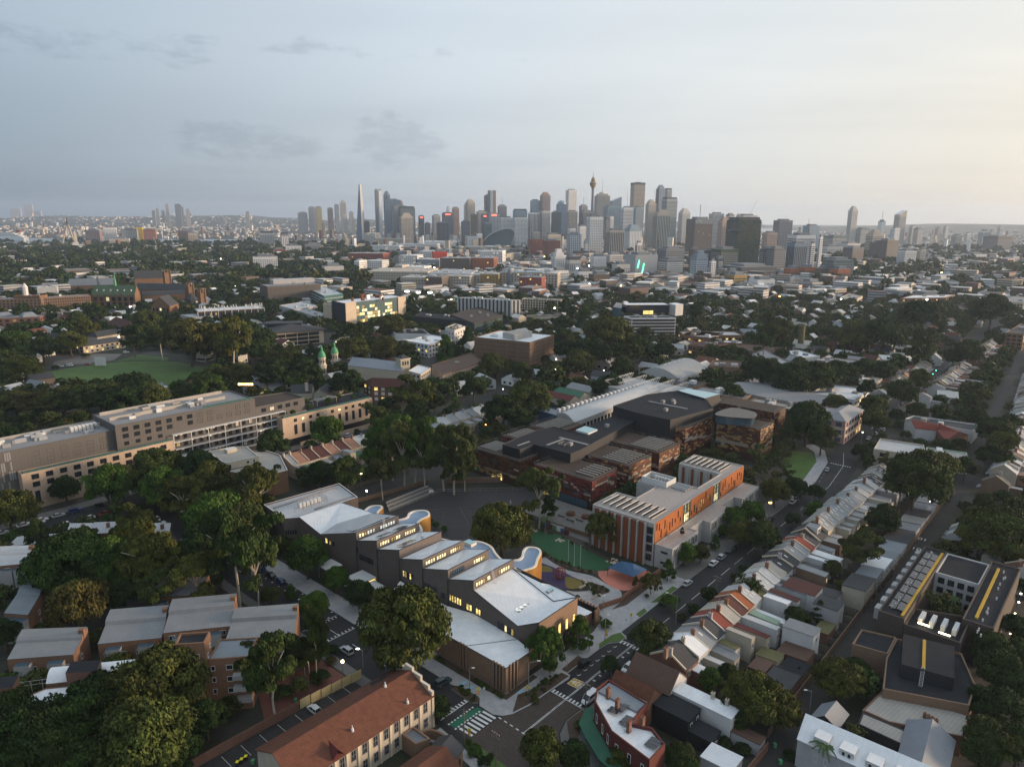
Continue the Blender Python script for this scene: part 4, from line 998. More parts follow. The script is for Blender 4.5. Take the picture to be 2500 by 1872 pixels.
def clad(t,poly,z0,z1,edges,base='copper_panel',pale=0.0,wave=None,gold=0.0,glassp=.05):
 """courses of uneven panels on chosen sides; a pale course steps down along the wall"""
 poly=ccw(poly);o=t.location;far=MB()
 for i in edges:
  p,q=poly[i],poly[(i+1)%len(poly)];dx,dy=q[0]-p[0],q[1]-p[1];L=math.hypot(dx,dy);dx/=L;dy/=L;ang=math.atan2(dy,dx)
  hh=.86;z=z0;row=0
  while z<z1-.4:
   s=.15;h=min(hh,z1-z)
   while s<L-.6:
    w=min(R.choice((1.2,1.6,2.2,2.8)),L-s);f=s/L;zz=(z-z0)/(z1-z0)
    m=base;dd=R.choice((.06,.09,.13))
    if wave and abs(zz-wave(f))<.045+.035*R.random():m='pale_panel'
    elif R.random()<pale:m='pale_panel'
    elif R.random()<gold:m=jY
    elif R.random()<glassp:m=kZ;dd=.06
    if R.random()<.17:s+=w;continue
    if NPAN[0]<298 and(i,row)and w>1.3 and m!=base:
     NPAN[0]+=1;link('cladding_panel',panel_mesh(w-.05,h-.06,dd,m),(p[0]+dx*(s+w/2)-o.x,p[1]+dy*(s+w/2)-o.y,z),ang,t)
    else:
     nx,ny=dy,-dx;A=[(p[0]+dx*k+nx*dd,p[1]+dy*k+ny*dd)for k in(s,s+w-.05)];B=[(p[0]+dx*k,p[1]+dy*k)for k in(s,s+w-.05)]
     mm=R.choice((m,m,'copper_dark'))if m==base else m
     far.face([(*A[0],z),(*A[1],z),(*A[1],z+h-.06),(*A[0],z+h-.06)],mm);far.face([(*A[0],z+h-.06),(*A[1],z+h-.06),(*B[1],z+h-.06),(*B[0],z+h-.06)],mm)
     far.face([(*B[0],z),(*A[0],z),(*A[0],z+h-.06),(*B[0],z+h-.06)],mm)
    s+=w
   z+=hh;row+=1
 far.build('cladding_course',t,Kj)
mat('copper_dark',(.055,.022,.016),var=.2,rough=.6)
def louvres(t,poly,z,n,m=kA):
 """slatted sun screens on the roof, running across"""
 p=ccw(poly);r=MB()
 def at(f,k):return tuple(p[0][a]*(1-f)*(1-k)+p[1][a]*f*(1-k)+p[2][a]*f*k+p[3][a]*(1-f)*k for a in(0,1))
 for i in range(n):
  f=(i+.5)/n;a,c=at(f,.08),at(f,.92);b=MB();b.bar((*a,z),(*c,z),.27,m);b.build('roof_louvre',t)
def cbox(u0,v0,u1,v1,h,wave=None,gold=.0,pale=.02,edges=(0,1,2,3),roof=KS,louv=None,z0=0.2,base=3.6):
 P=rect(u0,v0,u1,v1);b=MB();b.prism(P,0,h,'copper_dark',cap=False);b.build(Kn,COP)
 b=MB();b.prism(rect(u0,v0,u1,v1),h-.05,h+.02,km,roof);b.build(KP,COP)
 clad(COP,P,base,h,edges,wave=wave,gold=gold,pale=pale)
 bb=MB()
 for a,c in zip(P,P[1:]+P[:1]):
  bb.bar((*a,h+1.0),(*c,h+1.0),.05,km);L=math.dist(a,c)
  for k in range(int(L/2.5)+1):
   f=k*2.5/L
   if f<=1:x,y=a[0]+(c[0]-a[0])*f,a[1]+(c[1]-a[1])*f;bb.bar((x,y,h),(x,y,h+1.0),.035,km)
 bb.build('roof_rail',COP)
 if louv:louvres(COP,rect(*louv[:4]),h+.55,louv[4])
 FOOT.append(P)
dn=lambda a,b:(lambda f:a+(b-a)*f)
cbox(103.8,85.6,119.6,113.6,11.6,wave=None,louv=(106,100.5,117,112.6,7))
clad(COP,rect(103.74,85.5,119,113),1.6,4.6,(3,),pale=.0,wave=lambda f:.85 if.1<f<.9 else 2,base=jY)
for k in range(7):pwn(COP,W(103.7,108),W(103.7,88),2+k*1.6,.6,1.5,3.0,glass=kE if k in(3,4,5,6)else kU)
cbox(126,97,143,117,11.6,louv=(127,100,142,115.5,8));cbox(147,99,167.8,117,11.6,louv=(148,102,167,115.5,9))
cbox(105.0,49.6,122.6,79,11.8,wave=lambda f:.55-.5*f+.28*math.sin(f*3.2),louv=(108,50.6,122,61,6));cbox(128.6,47.8,146.8,76,12.2,wave=lambda f:.35+.15*f,gold=.12,louv=(129.5,49,146,63,7))
cbox(152,47,170.5,76,12.2,wave=lambda f:.5-.3*f,gold=.15,louv=(153,48,170,64,8))
cbox(180.8,50.2,208.6,78,16.2,wave=lambda f:.55-.35*f,gold=.32,pale=.10);cbox(203.6,23.6,219,45.5,16.2,wave=lambda f:.2+.1*f,gold=.38,pale=.10)
cbox(236.5,30.4,252,62,16.4,gold=.05,base=6.0);clad(COP,rect(236.4,30.3,252,60),3.0,6.0,(3,0),base=jY,pale=.2)
for u,v in((237.4,31.2),(219.4,24.4),(245,31)):
 b=MB();b.lathe(W(u,v),[(.35,0),(.35,4),(0,4)],Ks,8);b.build('column',COP)
def cblock(pts,z1,z0=11.0,roof=kq,wall=kx):
 P=uvp(pts);b=MB()
 n=len(P)
 for i in range(n):
  a,c=P[i],P[(i+1)%n];d=(c[0]-a[0],c[1]-a[1]);nx,ny=d[1],-d[0]
  b.face([(*a,z0),(*c,z0),(*c,z1),(*a,z1)],wall)
 b.build('plant_block_wall',COP);r=MB();r.face([(*p,z1-.3)for p in ins(P,.3)],roof);r.build('plant_block_roof',COP)
 k=MB();q=ins(P,.3)
 for i in range(n):
  j=(i+1)%n;k.face([(*P[i],z1),(*P[j],z1),(*q[j],z1),(*q[i],z1)],kH);k.face([(*q[i],z1),(*q[j],z1),(*q[j],z1-.3),(*q[i],z1-.3)],kH)
 k.build('plant_block_coping',COP);FOOT.append(P)
cblock([(106.3,88),(116,88.2),(116.4,68.6),(124,68.7),(180,75.8),(182,88.1),(142,87),(143.2,98.6),(132.4,100.6),(119,100),(106.3,98)],16.0,10)
cblock([(176.7,56),(209.6,50.6),(224,61.4),(236.6,60),(236,80),(212,90),(180,90),(176.7,74)],20.4,11)
b=MB();b.prism(uvp([(222.5,61.6),(236.8,60.0),(236.2,79),(228,80)]),20.0,21.2,kx,jE);b.build(jj,COP)
b=MB();b.prism(uvp([(143.5,79),(151.5,79.5),(152,87),(144,86.5)]),15.8,16.6,ka,jE);b.build(jj,COP)
for(u0,v0,u1,v1,z)in((131,70.6,132.4,86.5,15.75),(119,83,131,84.2,15.75),(200,60,201.4,82,20.15),(110,92,118,93,15.75)):
 b=MB();b.prism(rect(u0,v0,u1,v1),z,z+.12,km);b.build('roof_walkway',COP)
for(u,v,z)in((126,76,15.7),(205,70,20.1),(208,72,20.1),(203,75,20.1),(160,80,15.7),(190,66,20.1)):
 b=MB();b.box(W(u,v),(UX,UY),1.0,.8,z,z+1.4,km);b.build(KY,COP)
for a,c in(((122,76.5),(126,76.5)),((122,79.5),(126,79.5)),((122,76.5),(122,79.5)),((126,76.5),(126,79.5))):
 b=MB();b.bar(w3(*a,16.9),w3(*c,16.9),.08,kA);b.bar(w3(*a,16.4),w3(*c,16.4),.06,kA);b.build('roof_rail',COP)
sp=ccw(spl([W(*p)for p in((200.5,44.6),(204.6,31.5),(209,29.6),(215,31.2),(218,35),(217,44.6))],5,True))
b=MB();b.prism(sp,16.2,19.6,kU,cap=False);b.build('lounge_glazing',COP);b=MB();b.prism(ins(sp,-.5),19.6,20.2,kH,kQ,bottom=True);b.build('lounge_roof',COP)
b=MB()
for i in range(0,len(sp)):b.bar((*sp[i],16.2),(*sp[i],19.6),.09,kH)
b.build('mullion',COP,Kj)
for P,e in((rect(104.1,50.2,122,78),(3,0)),(rect(128.9,48.2,146,70),(3,0)),(rect(181.2,50.6,208,70),(0,3))):
 bnd(COP,P,[.5],3.0,kU,.14,'base_glazing',e,.5,None,-1.8,.12,lit=.08,litm=kS)
ORG=thg('orange_building','orange clad campus building with pleated end and gravel roof',KB,W(115,15))
Hh=15.2
fp=uvp([(80.4,7.4),(153.8,9.6),(153,31),(138.4,30.2),(138.2,12.4),(119,12.0),(118.6,32.4),(110,32.2),(109.6,24),(95.6,23.6),(95.2,31.8),(80.0,31.6)])
shl(ORG,fp,Hh,Ks,'gravel_roof',.35,.4)
for(a,c)in((80.8,100.6),(106.6,124.8),(131.4,153.6)):
 va,vc=7.4+(a-80.4)*.03,7.4+(c-80.4)*.03
 b=MB();d=((W(c,vc)[0]-W(a,va)[0])/(c-a),(W(c,vc)[1]-W(a,va)[1])/(c-a));mid_=W((a+c)/2,(va+vc)/2-.06)
 b.box(mid_,d,(c-a)/2,.1,8.0,Hh+.03,'orange_clad');b.build('orange_sheet',ORG)
 p,q=W(a,va-.17),W(c,vc-.17);n=int((c-a)/1.9)
 for k in range(n):
  s=.8+k*1.9+R.uniform(-.3,.3);h=R.choice((1.6,2.4,3.0));z=R.uniform(8.6,Hh-h-.5)
  pwn(ORG,p,q,s,z,.42,h,glass=kE if R.random()<.06 else kt,fw=.05)
for(a,c)in((100.6,106.6),(124.8,131.4)):
 va,vc=7.4+(a-80.4)*.03,7.4+(c-80.4)*.03;p,q=W(a,va-.05),W(c,vc-.05)
 for k in range(5):
  for z,h in((8.2,3.2),(11.5,3.4)):pwn(ORG,p,q,.65+k*1.2,z,1.12,h,rows=2,glass=Kc if(k in(1,2,3)and z<9)else(kS if k%2 else kZ))
for k in range(7):
 v=10.4+k*2.95
 b=MB();p=[W(80.3,v),W(79.3,v+.2),W(79.6,v+2.3),W(80.3,v+2.5)];b.prism(ccw(p),.1,Hh-.6-.05*k,jm);b.build('pleat',ORG)
 b=MB();p=[W(79.28,v+.18),W(79.1,v-.3),W(80.3,v-.36),W(80.3,v)];b.prism(ccw(p),.1,Hh-.4-.05*k,Ks);b.build('pleat_edge',ORG)
for z in(3,6.2,9.4,12.4):pwn(ORG,W(80.0,10.2),W(80.4,7.4),1.4,z-1.2,2.0,2.4,glass=kt,mull=2)
for(u,v0,v1)in((95.4,24.2,31.4),(138.3,13,29.8),(118.8,13,32)):
 for k in range(int((v1-v0)/2.0)):
  b=MB();b.box(W(u-.15 if u>100 else u+.15,v0+1+k*2.0),(-UY,UX),.5,.14,1,Hh-1.0,jm if k%2 else Ks);b.build('pleat',ORG)
for k in range(6):
 b=MB();b.box(W(110.4+k*1.4,31.9+.55),(UX,UY),.35,.12,.5,Hh-1,jm if k%2 else Ks);b.build('pleat',ORG)
for(u0,v0,u1,v1,n)in((82,9.2,94,30,8),(121,14,137,24,0),(140,13,152,29.5,7)):
 for k in range(n):
  v=v0+(v1-v0)*(k+.5)/n;b=MB();b.prism(rect(u0+1,v-.5,u1-1,v+.5),Hh-.4,Hh+.25,kA,kq);b.build('roof_slot',ORG)
  b=MB();b.prism(rect(u0+1,v+.5,u1-1,v+.75),Hh-.4,Hh+.5,ka);b.build('roof_slot_edge',ORG)
for k in range(4):
 b=MB();b.prism(rect(112.6+k*1.6,13.5,113.7+k*1.6,19.4),Hh-.3,Hh+.3,kA,kp);b.build('roof_slot',ORG)
b=MB();P=rect(111.2,20.6,118.4,31.2);q=ins(P,.25)
b.prism(P,Hh-.3,Hh+1.9,ka,cap=False);b.prism([*reversed(q)],Hh-.3,Hh+1.9,ka,cap=False)
for i in range(4):j=(i+1)%4;b.face([(*P[i],Hh+1.9),(*P[j],Hh+1.9),(*q[j],Hh+1.9),(*q[i],Hh+1.9)],ka)
b.build('plant_screen',ORG)
for k in range(5):
 b=MB();b.lathe(W(113.4,22.6+k*1.1),[(.5,Hh),(.5,Hh+.9),(0,Hh+1.1)],Ku,8);b.build(KY,ORG)
 b=MB();b.box(W(116.3,22.4+k*1.35),(UX,UY),.5,.5,Hh,Hh+1.5,ka);b.build(KY,ORG)
LOW=thg('concrete_wing','low concrete wing with gravel roof along the main street',KB,W(115,4))
shl(LOW,uvp([(80.8,7.0),(81.2,.8),(99.6,1.2),(99.6,4.1),(108.8,4.2),(108.8,1.2),(126.9,1.9),(126.9,5.2),(136.8,5.4),(137.0,2.2),(154,2.6),(153.8,9.2)]),8.0,Ks,'gravel_roof',.25,.35)
for a,c,n in(((81.3,.8),(99.5,1.2),8),((108.9,1.2),(126.8,1.9),8),((137.1,2.2),(153.9,2.6),8)):
 for z in(.4,4.2):
  for k in range(n):pwn(LOW,W(*a),W(*c),1.2+k*(c[0]-a[0]-1.4)/n+.6,z,1.5,3.3,glass=R.choice((kt,kt,jH,kU)),frame=Ks,fw=.18,d=.3)
for z in(1.9,5.6):pwn(LOW,W(80.8,7.0),W(81.2,.8),3.4,z,2.4,.7)
HSG=thg('student_housing','long grey student housing block with pale brick fronts and white framed balconies',Ki,W(10,220))
def hsg(poly,h,wall,roof=km,par=.6,cap=None,z0=0.0):return shl(HSG,uvp(poly),h,wall,roof,par,.4,z0,cap)
hsg([(-90,216.5),(-8,216),(-8,240),(-90,236)],23.8,KF)
hsg([(-7.98,213.5),(55,213.2),(55,238),(-7.98,240)],26.2,KF)
hsg([(55.02,213.2),(82,213),(82,230),(55.02,236)],21.8,KF,KS)
hsg([(-43.6,211.2),(14.2,211.4),(14.2,213.4),(-8.05,213.4),(-8.05,215.9),(-43.6,216.4)],15,ju,Kz,.5)
hsg([(65.2,206.9),(121.2,208.6),(121,226),(82.05,229),(82.05,212.8),(65.2,212.6)],15,ju,kq,.5,z0=3.6)
b=MB();b.prism(uvp([(66.5,210),(119,211),(119,224),(84,226)]),0,3.7,kx);b.build('recessed_base',HSG)
p,q=W(-43.6,211.2),W(14.2,211.4)
for z,h in((12.0,1.7),(8.9,1.7)):wr2(HSG,p,q,11,[z],2.5,h+.3,2.0,lit=.13,mull=2,litmats=(Kc,kS,jH))
for k in range(11):
 if k%2==0:pwn(HSG,p,q,4.4+k*4.9,2.2,1.7,4.9,mull=2,rows=2,glass=kt)
p,q=W(65.2,206.9),W(121.2,208.6)
wr2(HSG,p,q,11,[12.0],1.8,1.6,5,2,lit=.12,mull=2,litmats=(jH,Kc));wr2(HSG,p,q,11,[5.6],1.7,4.9,5,2,mull=2,rows=2,lit=.05)
for k in range(4):pwn(HSG,W(84,209.9),W(119,211),9+k*3,.6,2.6,2.6,glass=kS if k==2 else kZ)
for a,c,v,cols,zs in((-40,-9,216.3,6,(19.6,16.6)),(-7.5,54,213.5,13,(22.9,20.0)),(56,80,213.2,5,(18.6,))):
 wr2(HSG,W(a,v),W(c,v-.25),cols,list(zs),2.4,1.9,1,lit=.14,mull=2,litmats=(Kc,kE,jH),skip=.06)
wr2(HSG,W(-7.5,213.5),W(13,213.4),4,[16.9],1.9,1.6,1,lit=.2,mull=2)
for k in range(5):
 b=MB();b.prism(uvp([(14.4,211.2),(69.8,211.6),(69.8,213.4),(14.4,213.4)]),3.4+k*3.4,3.65+k*3.4,ka,bottom=True);b.build('balcony_slab',HSG)
for k in range(8):
 b=MB();b.box(W(14.5+k*7.9,211.5),(UX,UY),.13,.13,3.4,17.2,ka);b.build('frame_post',HSG)
wr2(HSG,W(14.4,213.3),W(65,213.05),14,[4.3,7.7,11.1,14.5],1.7,2.1,.8,lit=.10,mull=2,litmats=(Kc,jH,kS))
for k in range(34):
 b=MB();u,z=16+R.uniform(0,53),5.9+3.4*R.randrange(4);b.box(W(u,213.0),(UX,UY),.35,.08,z,z+.4,Jq if R.random()<.5 else jH);b.build('balcony_light',HSG)
b=MB()
for k in range(60):
 u=-88+k*.75
 for j in range(5):
  if R.random()<.85:b.box(W(u,216.2),(UX,UY),.28,.06,4+j*3.9+R.uniform(0,.4),7.6+j*3.9,R.choice(('taupe_clad',KF,km)))
b.build('metal_screen',HSG,Kj)
b=MB()
for k in range(46):
 u,v=R.uniform(-62,38),R.uniform(221,234);s=R.uniform(.6,2.2);z=23.2 if u<-8 else 25.6
 b.box(W(u,v),(UX,UY),s,.7,z,z+R.uniform(.5,1.8),R.choice((ka,Ku,kA,km)))
for(a,c,v)in((-80,-9,234.5),(-6,50,236.5),(-6,46,225)):
 z=23.2 if c<-8 else 25.6
 b.box(W((a+c)/2,v),(UX,UY),(c-a)/2,.25,z,z+1.5,kA)
b.build('roof_plant',HSG,Kj)
for k in range(7):
 b=MB();b.box(W(-20+k*1.5,228),(UX,UY),.6,1.2,23.1 if k<8 else 25,25.4,ka);b.build(KY,HSG)
railing(Jo,'green glass balustrade round the housing roof garden',[(66,207.6),(120.5,209.2),(120.3,225)],1.3,1.2,kH,14.6,kZ)
railing(Jo,'glass balustrade on top of the grey housing',[(30,214),(54.5,213.8)],1.3,1.2,kH,25.8,kZ)
railing(Jo,'glass balustrade above the left pale brick front',[(-43,211.8),(13.6,212)],1.2,1.2,kH,14.6,kZ)
t=thg('roof_pergola','low pavilion roof in the housing roof garden','pavilion',W(98,218))
b=MB();b.prism(rect(91,216,104,221),17.2,17.5,kQ,bottom=True);b.build('canopy',t)
for(u,v)in((91.5,216.5),(103.5,216.5),(91.5,220.5),(103.5,220.5)):
 b=MB();b.bar(w3(u,v,14.5),w3(u,v,17.2),.12,Kr);b.build(Jl,t)
wall_thing('garden_wall','pale brick wall below the right housing block',[(72,203.2),(121,204.4),(142,199)],2.2,.4,ju)
t=thg('glass_office','blue glass office with white fins at the left edge',KB,W(-66,268))
P=shl(t,uvp([(-84,262),(-52,262),(-49.5,266),(-49.5,280),(-84,280)]),15,kU,KS,.6)
for k in range(26):
 b=MB();b.box(W(-83.5+k*1.3,261.8),(UX,UY),.06,.25,.5,14.6,ka);b.build('fin',t)
def house(name,label,P,he,hr,wall,roof,along=None,cat=jg,group=None,hip=0.0,over=.25):
 t=thg(name,label,cat,cen(P),group);gable(t,P,he,hr,wall,roof,along,over,hip=hip);return t
def wing_box(t,P,zs,wall,roof,name='rear_wing'):
 skillion(t,P,zs,wall,roof,wname=name,rname=name+'_roof')
ORD=['first','second','third','fourth','fifth','sixth','seventh','eighth','ninth','tenth','eleventh','twelfth','thirteenth','fourteenth','fifteenth','sixteenth','seventeenth','eighteenth','nineteenth','twentieth']
RNAME=dict(white_roof='white',pale_metal_roof='pale metal',grey_metal_roof='grey metal',dark_metal_roof='dark metal',bluegrey_roof='blue grey',slate_roof='dark slate',terracotta_roof='terracotta',orange_tile_roof='orange tiled',maroon_roof='maroon',dark_red_roof='dark red',rust_roof='rusty',red_roof='red',green_roof='dark green',sage_roof='sage green',beige_roof='beige',brown_roof='brown',moss_roof='mossy',white_membrane='white flat',charcoal_membrane='charcoal flat')
WNAME=dict(cream_render='cream',white_render='white',grey_render='grey',red_brick='red brick',orange_brick='orange brick',brown_brick='brown brick',dark_brick='dark brick',pink_render='pink',green_render='pale green',sandstone='stone',pale_stone='pale stone')
def terrace(T,a0,a1,df,dr,db,he,hr,wall,roof,wing=None,label='',group=None,chim=True,near=True,skylights=0,parapet=True,name='terrace_house',ridge_k=None):
 """one terrace house; T(a, d) maps along-row and depth to the world. wing=(a-from, a-to, depth, height, wall, roof)"""
 base=T((a0+a1)/2,(df+db)/2);t=thg(name,label,'terrace house',base,group)
 P=[T(a0,df),T(a1,df),T(a1,db),T(a0,db)];m=MB()
 cc=area(P)>0
 rl,rr=T(a0,dr),T(a1,dr)
 def F(pts,mm,mb=m):mb.face(pts if cc else pts[::-1],mm)
 F([(*P[0],0),(*P[1],0),(*P[1],he),(*P[0],he)],wall);F([(*P[2],0),(*P[3],0),(*P[3],he),(*P[2],he)],wall)
 F([(*P[1],0),(*P[2],0),(*P[2],he),(*rr,hr),(*P[1],he)],wall);F([(*P[3],0),(*P[0],0),(*P[0],he),(*rl,hr),(*P[3],he)],wall)
 m.build(Kn,t)
 r=MB();o=.22
 F([(*T(a0,df-o*(1 if db>df else-1)),he),(*T(a1,df-o*(1 if db>df else-1)),he),(*rr,hr+.14),(*rl,hr+.14)],roof,r)
 F([(*T(a1,db+o*(1 if db>df else-1)),he),(*T(a0,db+o*(1 if db>df else-1)),he),(*rl,hr+.14),(*rr,hr+.14)],roof,r)
 r.build(KP,t)
 if parapet and near:
  for a in(a0,):
   k=MB();w_=.16
   for(d0,z0),(d1,z1)in(((df,he),(dr,hr)),((dr,hr),(db,he))):
    q0,q1=T(a-w_,d0),T(a+w_,d0);q2,q3=T(a+w_,d1),T(a-w_,d1)
    F([(*q0,z0+.42),(*q1,z0+.42),(*q2,z1+.42),(*q3,z1+.42)],Kr if wall!=ki else ka,k)
    for A,B in((q1,q2),(q3,q0)):
     za,zb=(z0,z1)if A is q1 else(z1,z0)
     F([(*A,za-.1),(*B,zb-.1),(*B,zb+.42),(*A,za+.42)],Kr,k)
   k.build('party_wall',t)
 if chim:
  x,y=T(a0+.1,dr+(.9 if db>df else-.9));chimney(t,x,y,hr-1.2,hr+1.1,R.choice((kb,kD,ks,kM)),.5,.3,math.atan2(P[3][1]-P[0][1],P[3][0]-P[0][0]),2)
 sg=1 if db>df else-1
 if near:
  A,B=(P[2],P[3])if cc else(P[3],P[2]);L=math.dist(A,B)
  pwn(t,A,B,L*.28,3.4,.9,1.5,frame=ka,glass=kS if R.random()<.1 else kt)
  A,B=(P[0],P[1])if cc else(P[1],P[0])
  for f in(.3,.7):pwn(t,A,B,L*f,3.5,.9,1.9,frame=ka)
  v=MB();q=[T(a0+.2,df),T(a1-.2,df),T(a1-.2,df-1.6*sg),T(a0+.2,df-1.6*sg)];F([(*q[0],3.5),(*q[3],2.9),(*q[2],2.9),(*q[1],3.5)][::-1]if False else[(*q[3],2.9),(*q[2],2.9),(*q[1],3.5),(*q[0],3.5)],R.choice((kj,kp,kk)),v)
  v.build('verandah_roof',t)
 for k in range(skylights):
  f=(k+.5)/skylights;s=MB();dd=dr+(db-dr)*(.35+.3*(k%2));z=hr+(he-hr)*(.35+.3*(k%2))+.2;aa=a0+(a1-a0)*(.2+.6*f)
  qq=[T(aa-.3,dd-.6),T(aa+.3,dd-.6),T(aa+.3,dd+.6),T(aa-.3,dd+.6)];zz=[hr+(he-hr)*(d_-dr)/(db-dr)+.22 for d_ in(dd-.6,dd-.6,dd+.6,dd+.6)]
  F([(*p_,z_)for p_,z_ in zip(qq,zz)],ka,s);s.build(jj,t)
 if wing:
  w0,w1,dp,wh,wm,wr=wing;q=[T(w0,db),T(w1,db),T(w1,db+dp*sg),T(w0,db+dp*sg)]
  zs=[wh+.5,wh,wh,wh+.5]if R.random()<.5 else[wh,wh,wh-.3,wh-.3]
  skillion(t,q,zs,wm,wr,wname='rear_wing',rname='rear_wing_roof',over=.1)
  if near:
   A,B=(q[2],q[3]);A,B=(A,B)if area(q)>0 else(B,A)
   pwn(t,A,B,math.dist(A,B)/2,wh-2.6,.8,1.4,frame=ka,glass=kE if R.random()<.08 else kt)
   A,B=(q[1],q[2])if area(q)>0 else(q[2],q[1])
   for s in(.3,.7):pwn(t,A,B,math.dist(A,B)*s,wh-2.6,.8,1.3,frame=ka)
 return t
MAINT=lambda a,d:W(a,-21.6-d)
ROW=[(30.0,36.4,0,5.6,8.6,kD,kz,(5,4.2,kD,ko),0),(36.4,41.6,0,6.0,8.2,ki,Kd,(9,4.8,kb,kk),0),(41.6,46.4,0,5.8,8.0,kb,kj,(7.5,4.6,kb,kj),1),(46.4,51.2,0,6.0,8.6,ki,kz,(6,6.0,ki,Kz),0),(51.2,56.0,0,6.0,8.6,ki,Ko,(7,6.1,kb,kA),0),(56.0,60.8,0,6.0,8.6,kb,kA,(8,5.8,kb,jb),0),(60.8,65.6,0,6.0,8.6,kb,kP,(10,5.6,ki,kk),0),(65.6,69.6,0,6.0,8.6,kb,Jm,(11,5.0,jM,'sage_roof'),0),(69.6,74.6,0,6.0,8.6,ki,kk,(8,4.6,ki,Kd),4),(74.6,79.4,0,5.4,7.0,ks,Kz,(7,5.6,ki,Kd),0),(79.4,84.2,0,6.0,8.6,ki,kk,(11,6.0,ki,kP),2),(84.2,88.8,0,6.0,8.6,ki,kk,(8,5.6,ks,kp),1),(88.8,93.6,0,6.0,8.6,kb,kA,(9,5.8,kb,kj),0),(93.6,99.0,.5,6.0,7.6,ks,kz,(9,5.2,ks,kz),1),(99.0,104.4,0,6.2,8.2,Kq,kz,(8,5.8,ku,kj),1),(104.4,109.6,0,6.0,8.4,kb,kj,(8,5.6,ks,KW),1),(109.6,113.6,0,6.0,8.4,ki,kp,(9,5.0,ki,ko),0),(113.6,118.4,0,6.0,8.4,kD,Ko,(9,5.2,ki,ko),0),(118.4,123.4,0,6.0,8.0,ki,kz,(6,5.8,ki,kp),0),(123.4,131.0,0,6.0,9.2,kX,kz,(7,5.2,kX,kj),0)]
u=131.0
for k in range(6):ROW.append((u,u+5.7,1.0 if k<3 else.2,7.2 if k<3 else 6.8,10.0 if k<3 else 9.4,kb if k<3 else ks,kj if k<3 else kp,(5,5.5,kb,kj),3));u+=5.7
RR=random.Random(5)
while u<216:
 w_=RR.uniform(4.6,5.8)
 ROW.append((u,u+w_,RR.uniform(0,1),5.8,RR.uniform(7.6,8.8),RR.choice((kb,ki,ks,ku)),RR.choice((kj,kk,kz,kp,kA)),(RR.uniform(5,10),5.2,RR.choice((kb,ki,ks)),RR.choice((kj,kz,kk))),RR.randrange(3)));u+=w_
for i,(a0,a1,d,he,hr,wm,rm,wg,sk)in enumerate(ROW):
 k_=RR.uniform(.45,.8);w0,w1=(a0+.15,a0+.15+(a1-a0)*k_)if RR.random()<.65 else(a1-.15-(a1-a0)*k_,a1-.15)
 n=ORD[i]if i<20 else None
 lab=f'{RNAME[rm]} roofed terrace house, {n} from the corner pub' if n else f'{RNAME[rm]} roofed terrace, {ORD[i-20] if i-20 < 20 else "last"} past the stone house'
 terrace(MAINT,a0,a1,d,4.6+d*.4,10.0,he,hr,wm,rm,(w0,w1,wg[0]*RR.uniform(.7,1.15),wg[1]*RR.uniform(.75,1.05),wg[2],wg[3]),lab,'terrace houses along the main street',skylights=sk,chim=(i%2==0 or i<6))
t=thg('dormer_box','white box dormer on the old stone terrace','dormer',W(127.5,-27))
b=MB();b.prism(rect(125.6,-29.6,129.4,-25.6),7.0,9.4,ki,kp);b.build(Kn,t);pwn(t,W(125.6,-29.6),W(129.4,-29.6),1.9,7.4,2.4,1.4,frame=ka,mull=3)
def shed(P,zs,wall,roof,label,cat='shed',name='rear_studio',win=0):
 t=thg(name,label,cat,cen(P),'sheds and studios along the back lane');skillion(t,P,zs,wall,roof)
 for k in range(win):
  q=ccw(P);L=math.dist(q[0],q[1]);pwn(t,q[0],q[1],L*(k+.5)/win,max(.9,min(zs)-2.4),1.0,1.4,frame=ka)
 return t
shed(rect(62.4,-50.4,67.4,-42.4),[7.4,7.4,7.1,7.1],ki,kj,'tall white studio with grey roof above the brown shed',win=1)
shed(rect(56.4,-51.0,62.2,-43.6),[3.6,3.6,3.2,3.2],kD,Kg,'brown roofed brick shed beneath the tall white studio')
shed(rect(80.4,-50.6,86.6,-44.0),[6.8,6.8,6.6,6.6],'bluegrey_wall' if False else ks,kz,'blue grey studio with dark roof beside the back lane')
shed(rect(84.6,-43.0,91.6,-33.6),[6.6,6.6,6.4,6.4],ki,kP,'white two storey wing with dark red roof and windows',jg,'rear_house',3)
shed(rect(97.5,-53,107.4,-46.6),[6.6,6.6,6.2,6.2],kb,kz,'cream studio with flat dark roof and chimney',win=1)
shed(rect(108.2,-53,116.4,-47),[6.2,6.2,5.6,5.6],ks,kp,'studio with steep blue grey roof on the lane',win=2)
shed(rect(117,-53,126.6,-46.4),[5.6,5.6,5.2,5.2],ki,ko,'white studio with white flat roof on the lane',win=3)
shed(rect(127.6,-53,136,-46),[4.2,4.2,3.6,3.6],ki,kp,'low studio with pale blue metal roof on the lane',win=2)
shed(rect(137,-53,146,-46),[3.8,3.8,3.4,3.4],ks,kp,'low garage with blue roof near the painted tens',win=1)
shed(rect(146.6,-53,158,-45),[3.6,3.6,3.2,3.2],ku,kz,'long dark roofed garage near the painted tens')
shed(rect(73.4,-50.8,80,-47),[3.0,3.0,2.7,2.7],kD,Kz,'low mossy roofed shed beside the blue tarpaulin')
shed(rect(41,-52.2,49,-45.6),[3.8,3.8,3.3,3.3],kD,kz,'long dark garage with a white gutter near the lane')
shed(rect(49.5,-52.2,56,-46.6),[3.3,3.3,3.0,3.0],ku,kq,'dark flat roofed garage beside the brown shed')
shed(rect(45,-45,50.5,-40.8),[3.6,3.6,3.2,3.2],Kq,Kg,'low brown lean-to behind the pale grey wing')
shed(rect(51.5,-45.6,56,-40),[3.4,3.4,3.0,3.0],kb,Kz,'mossy glass roofed lean-to behind the white wing')
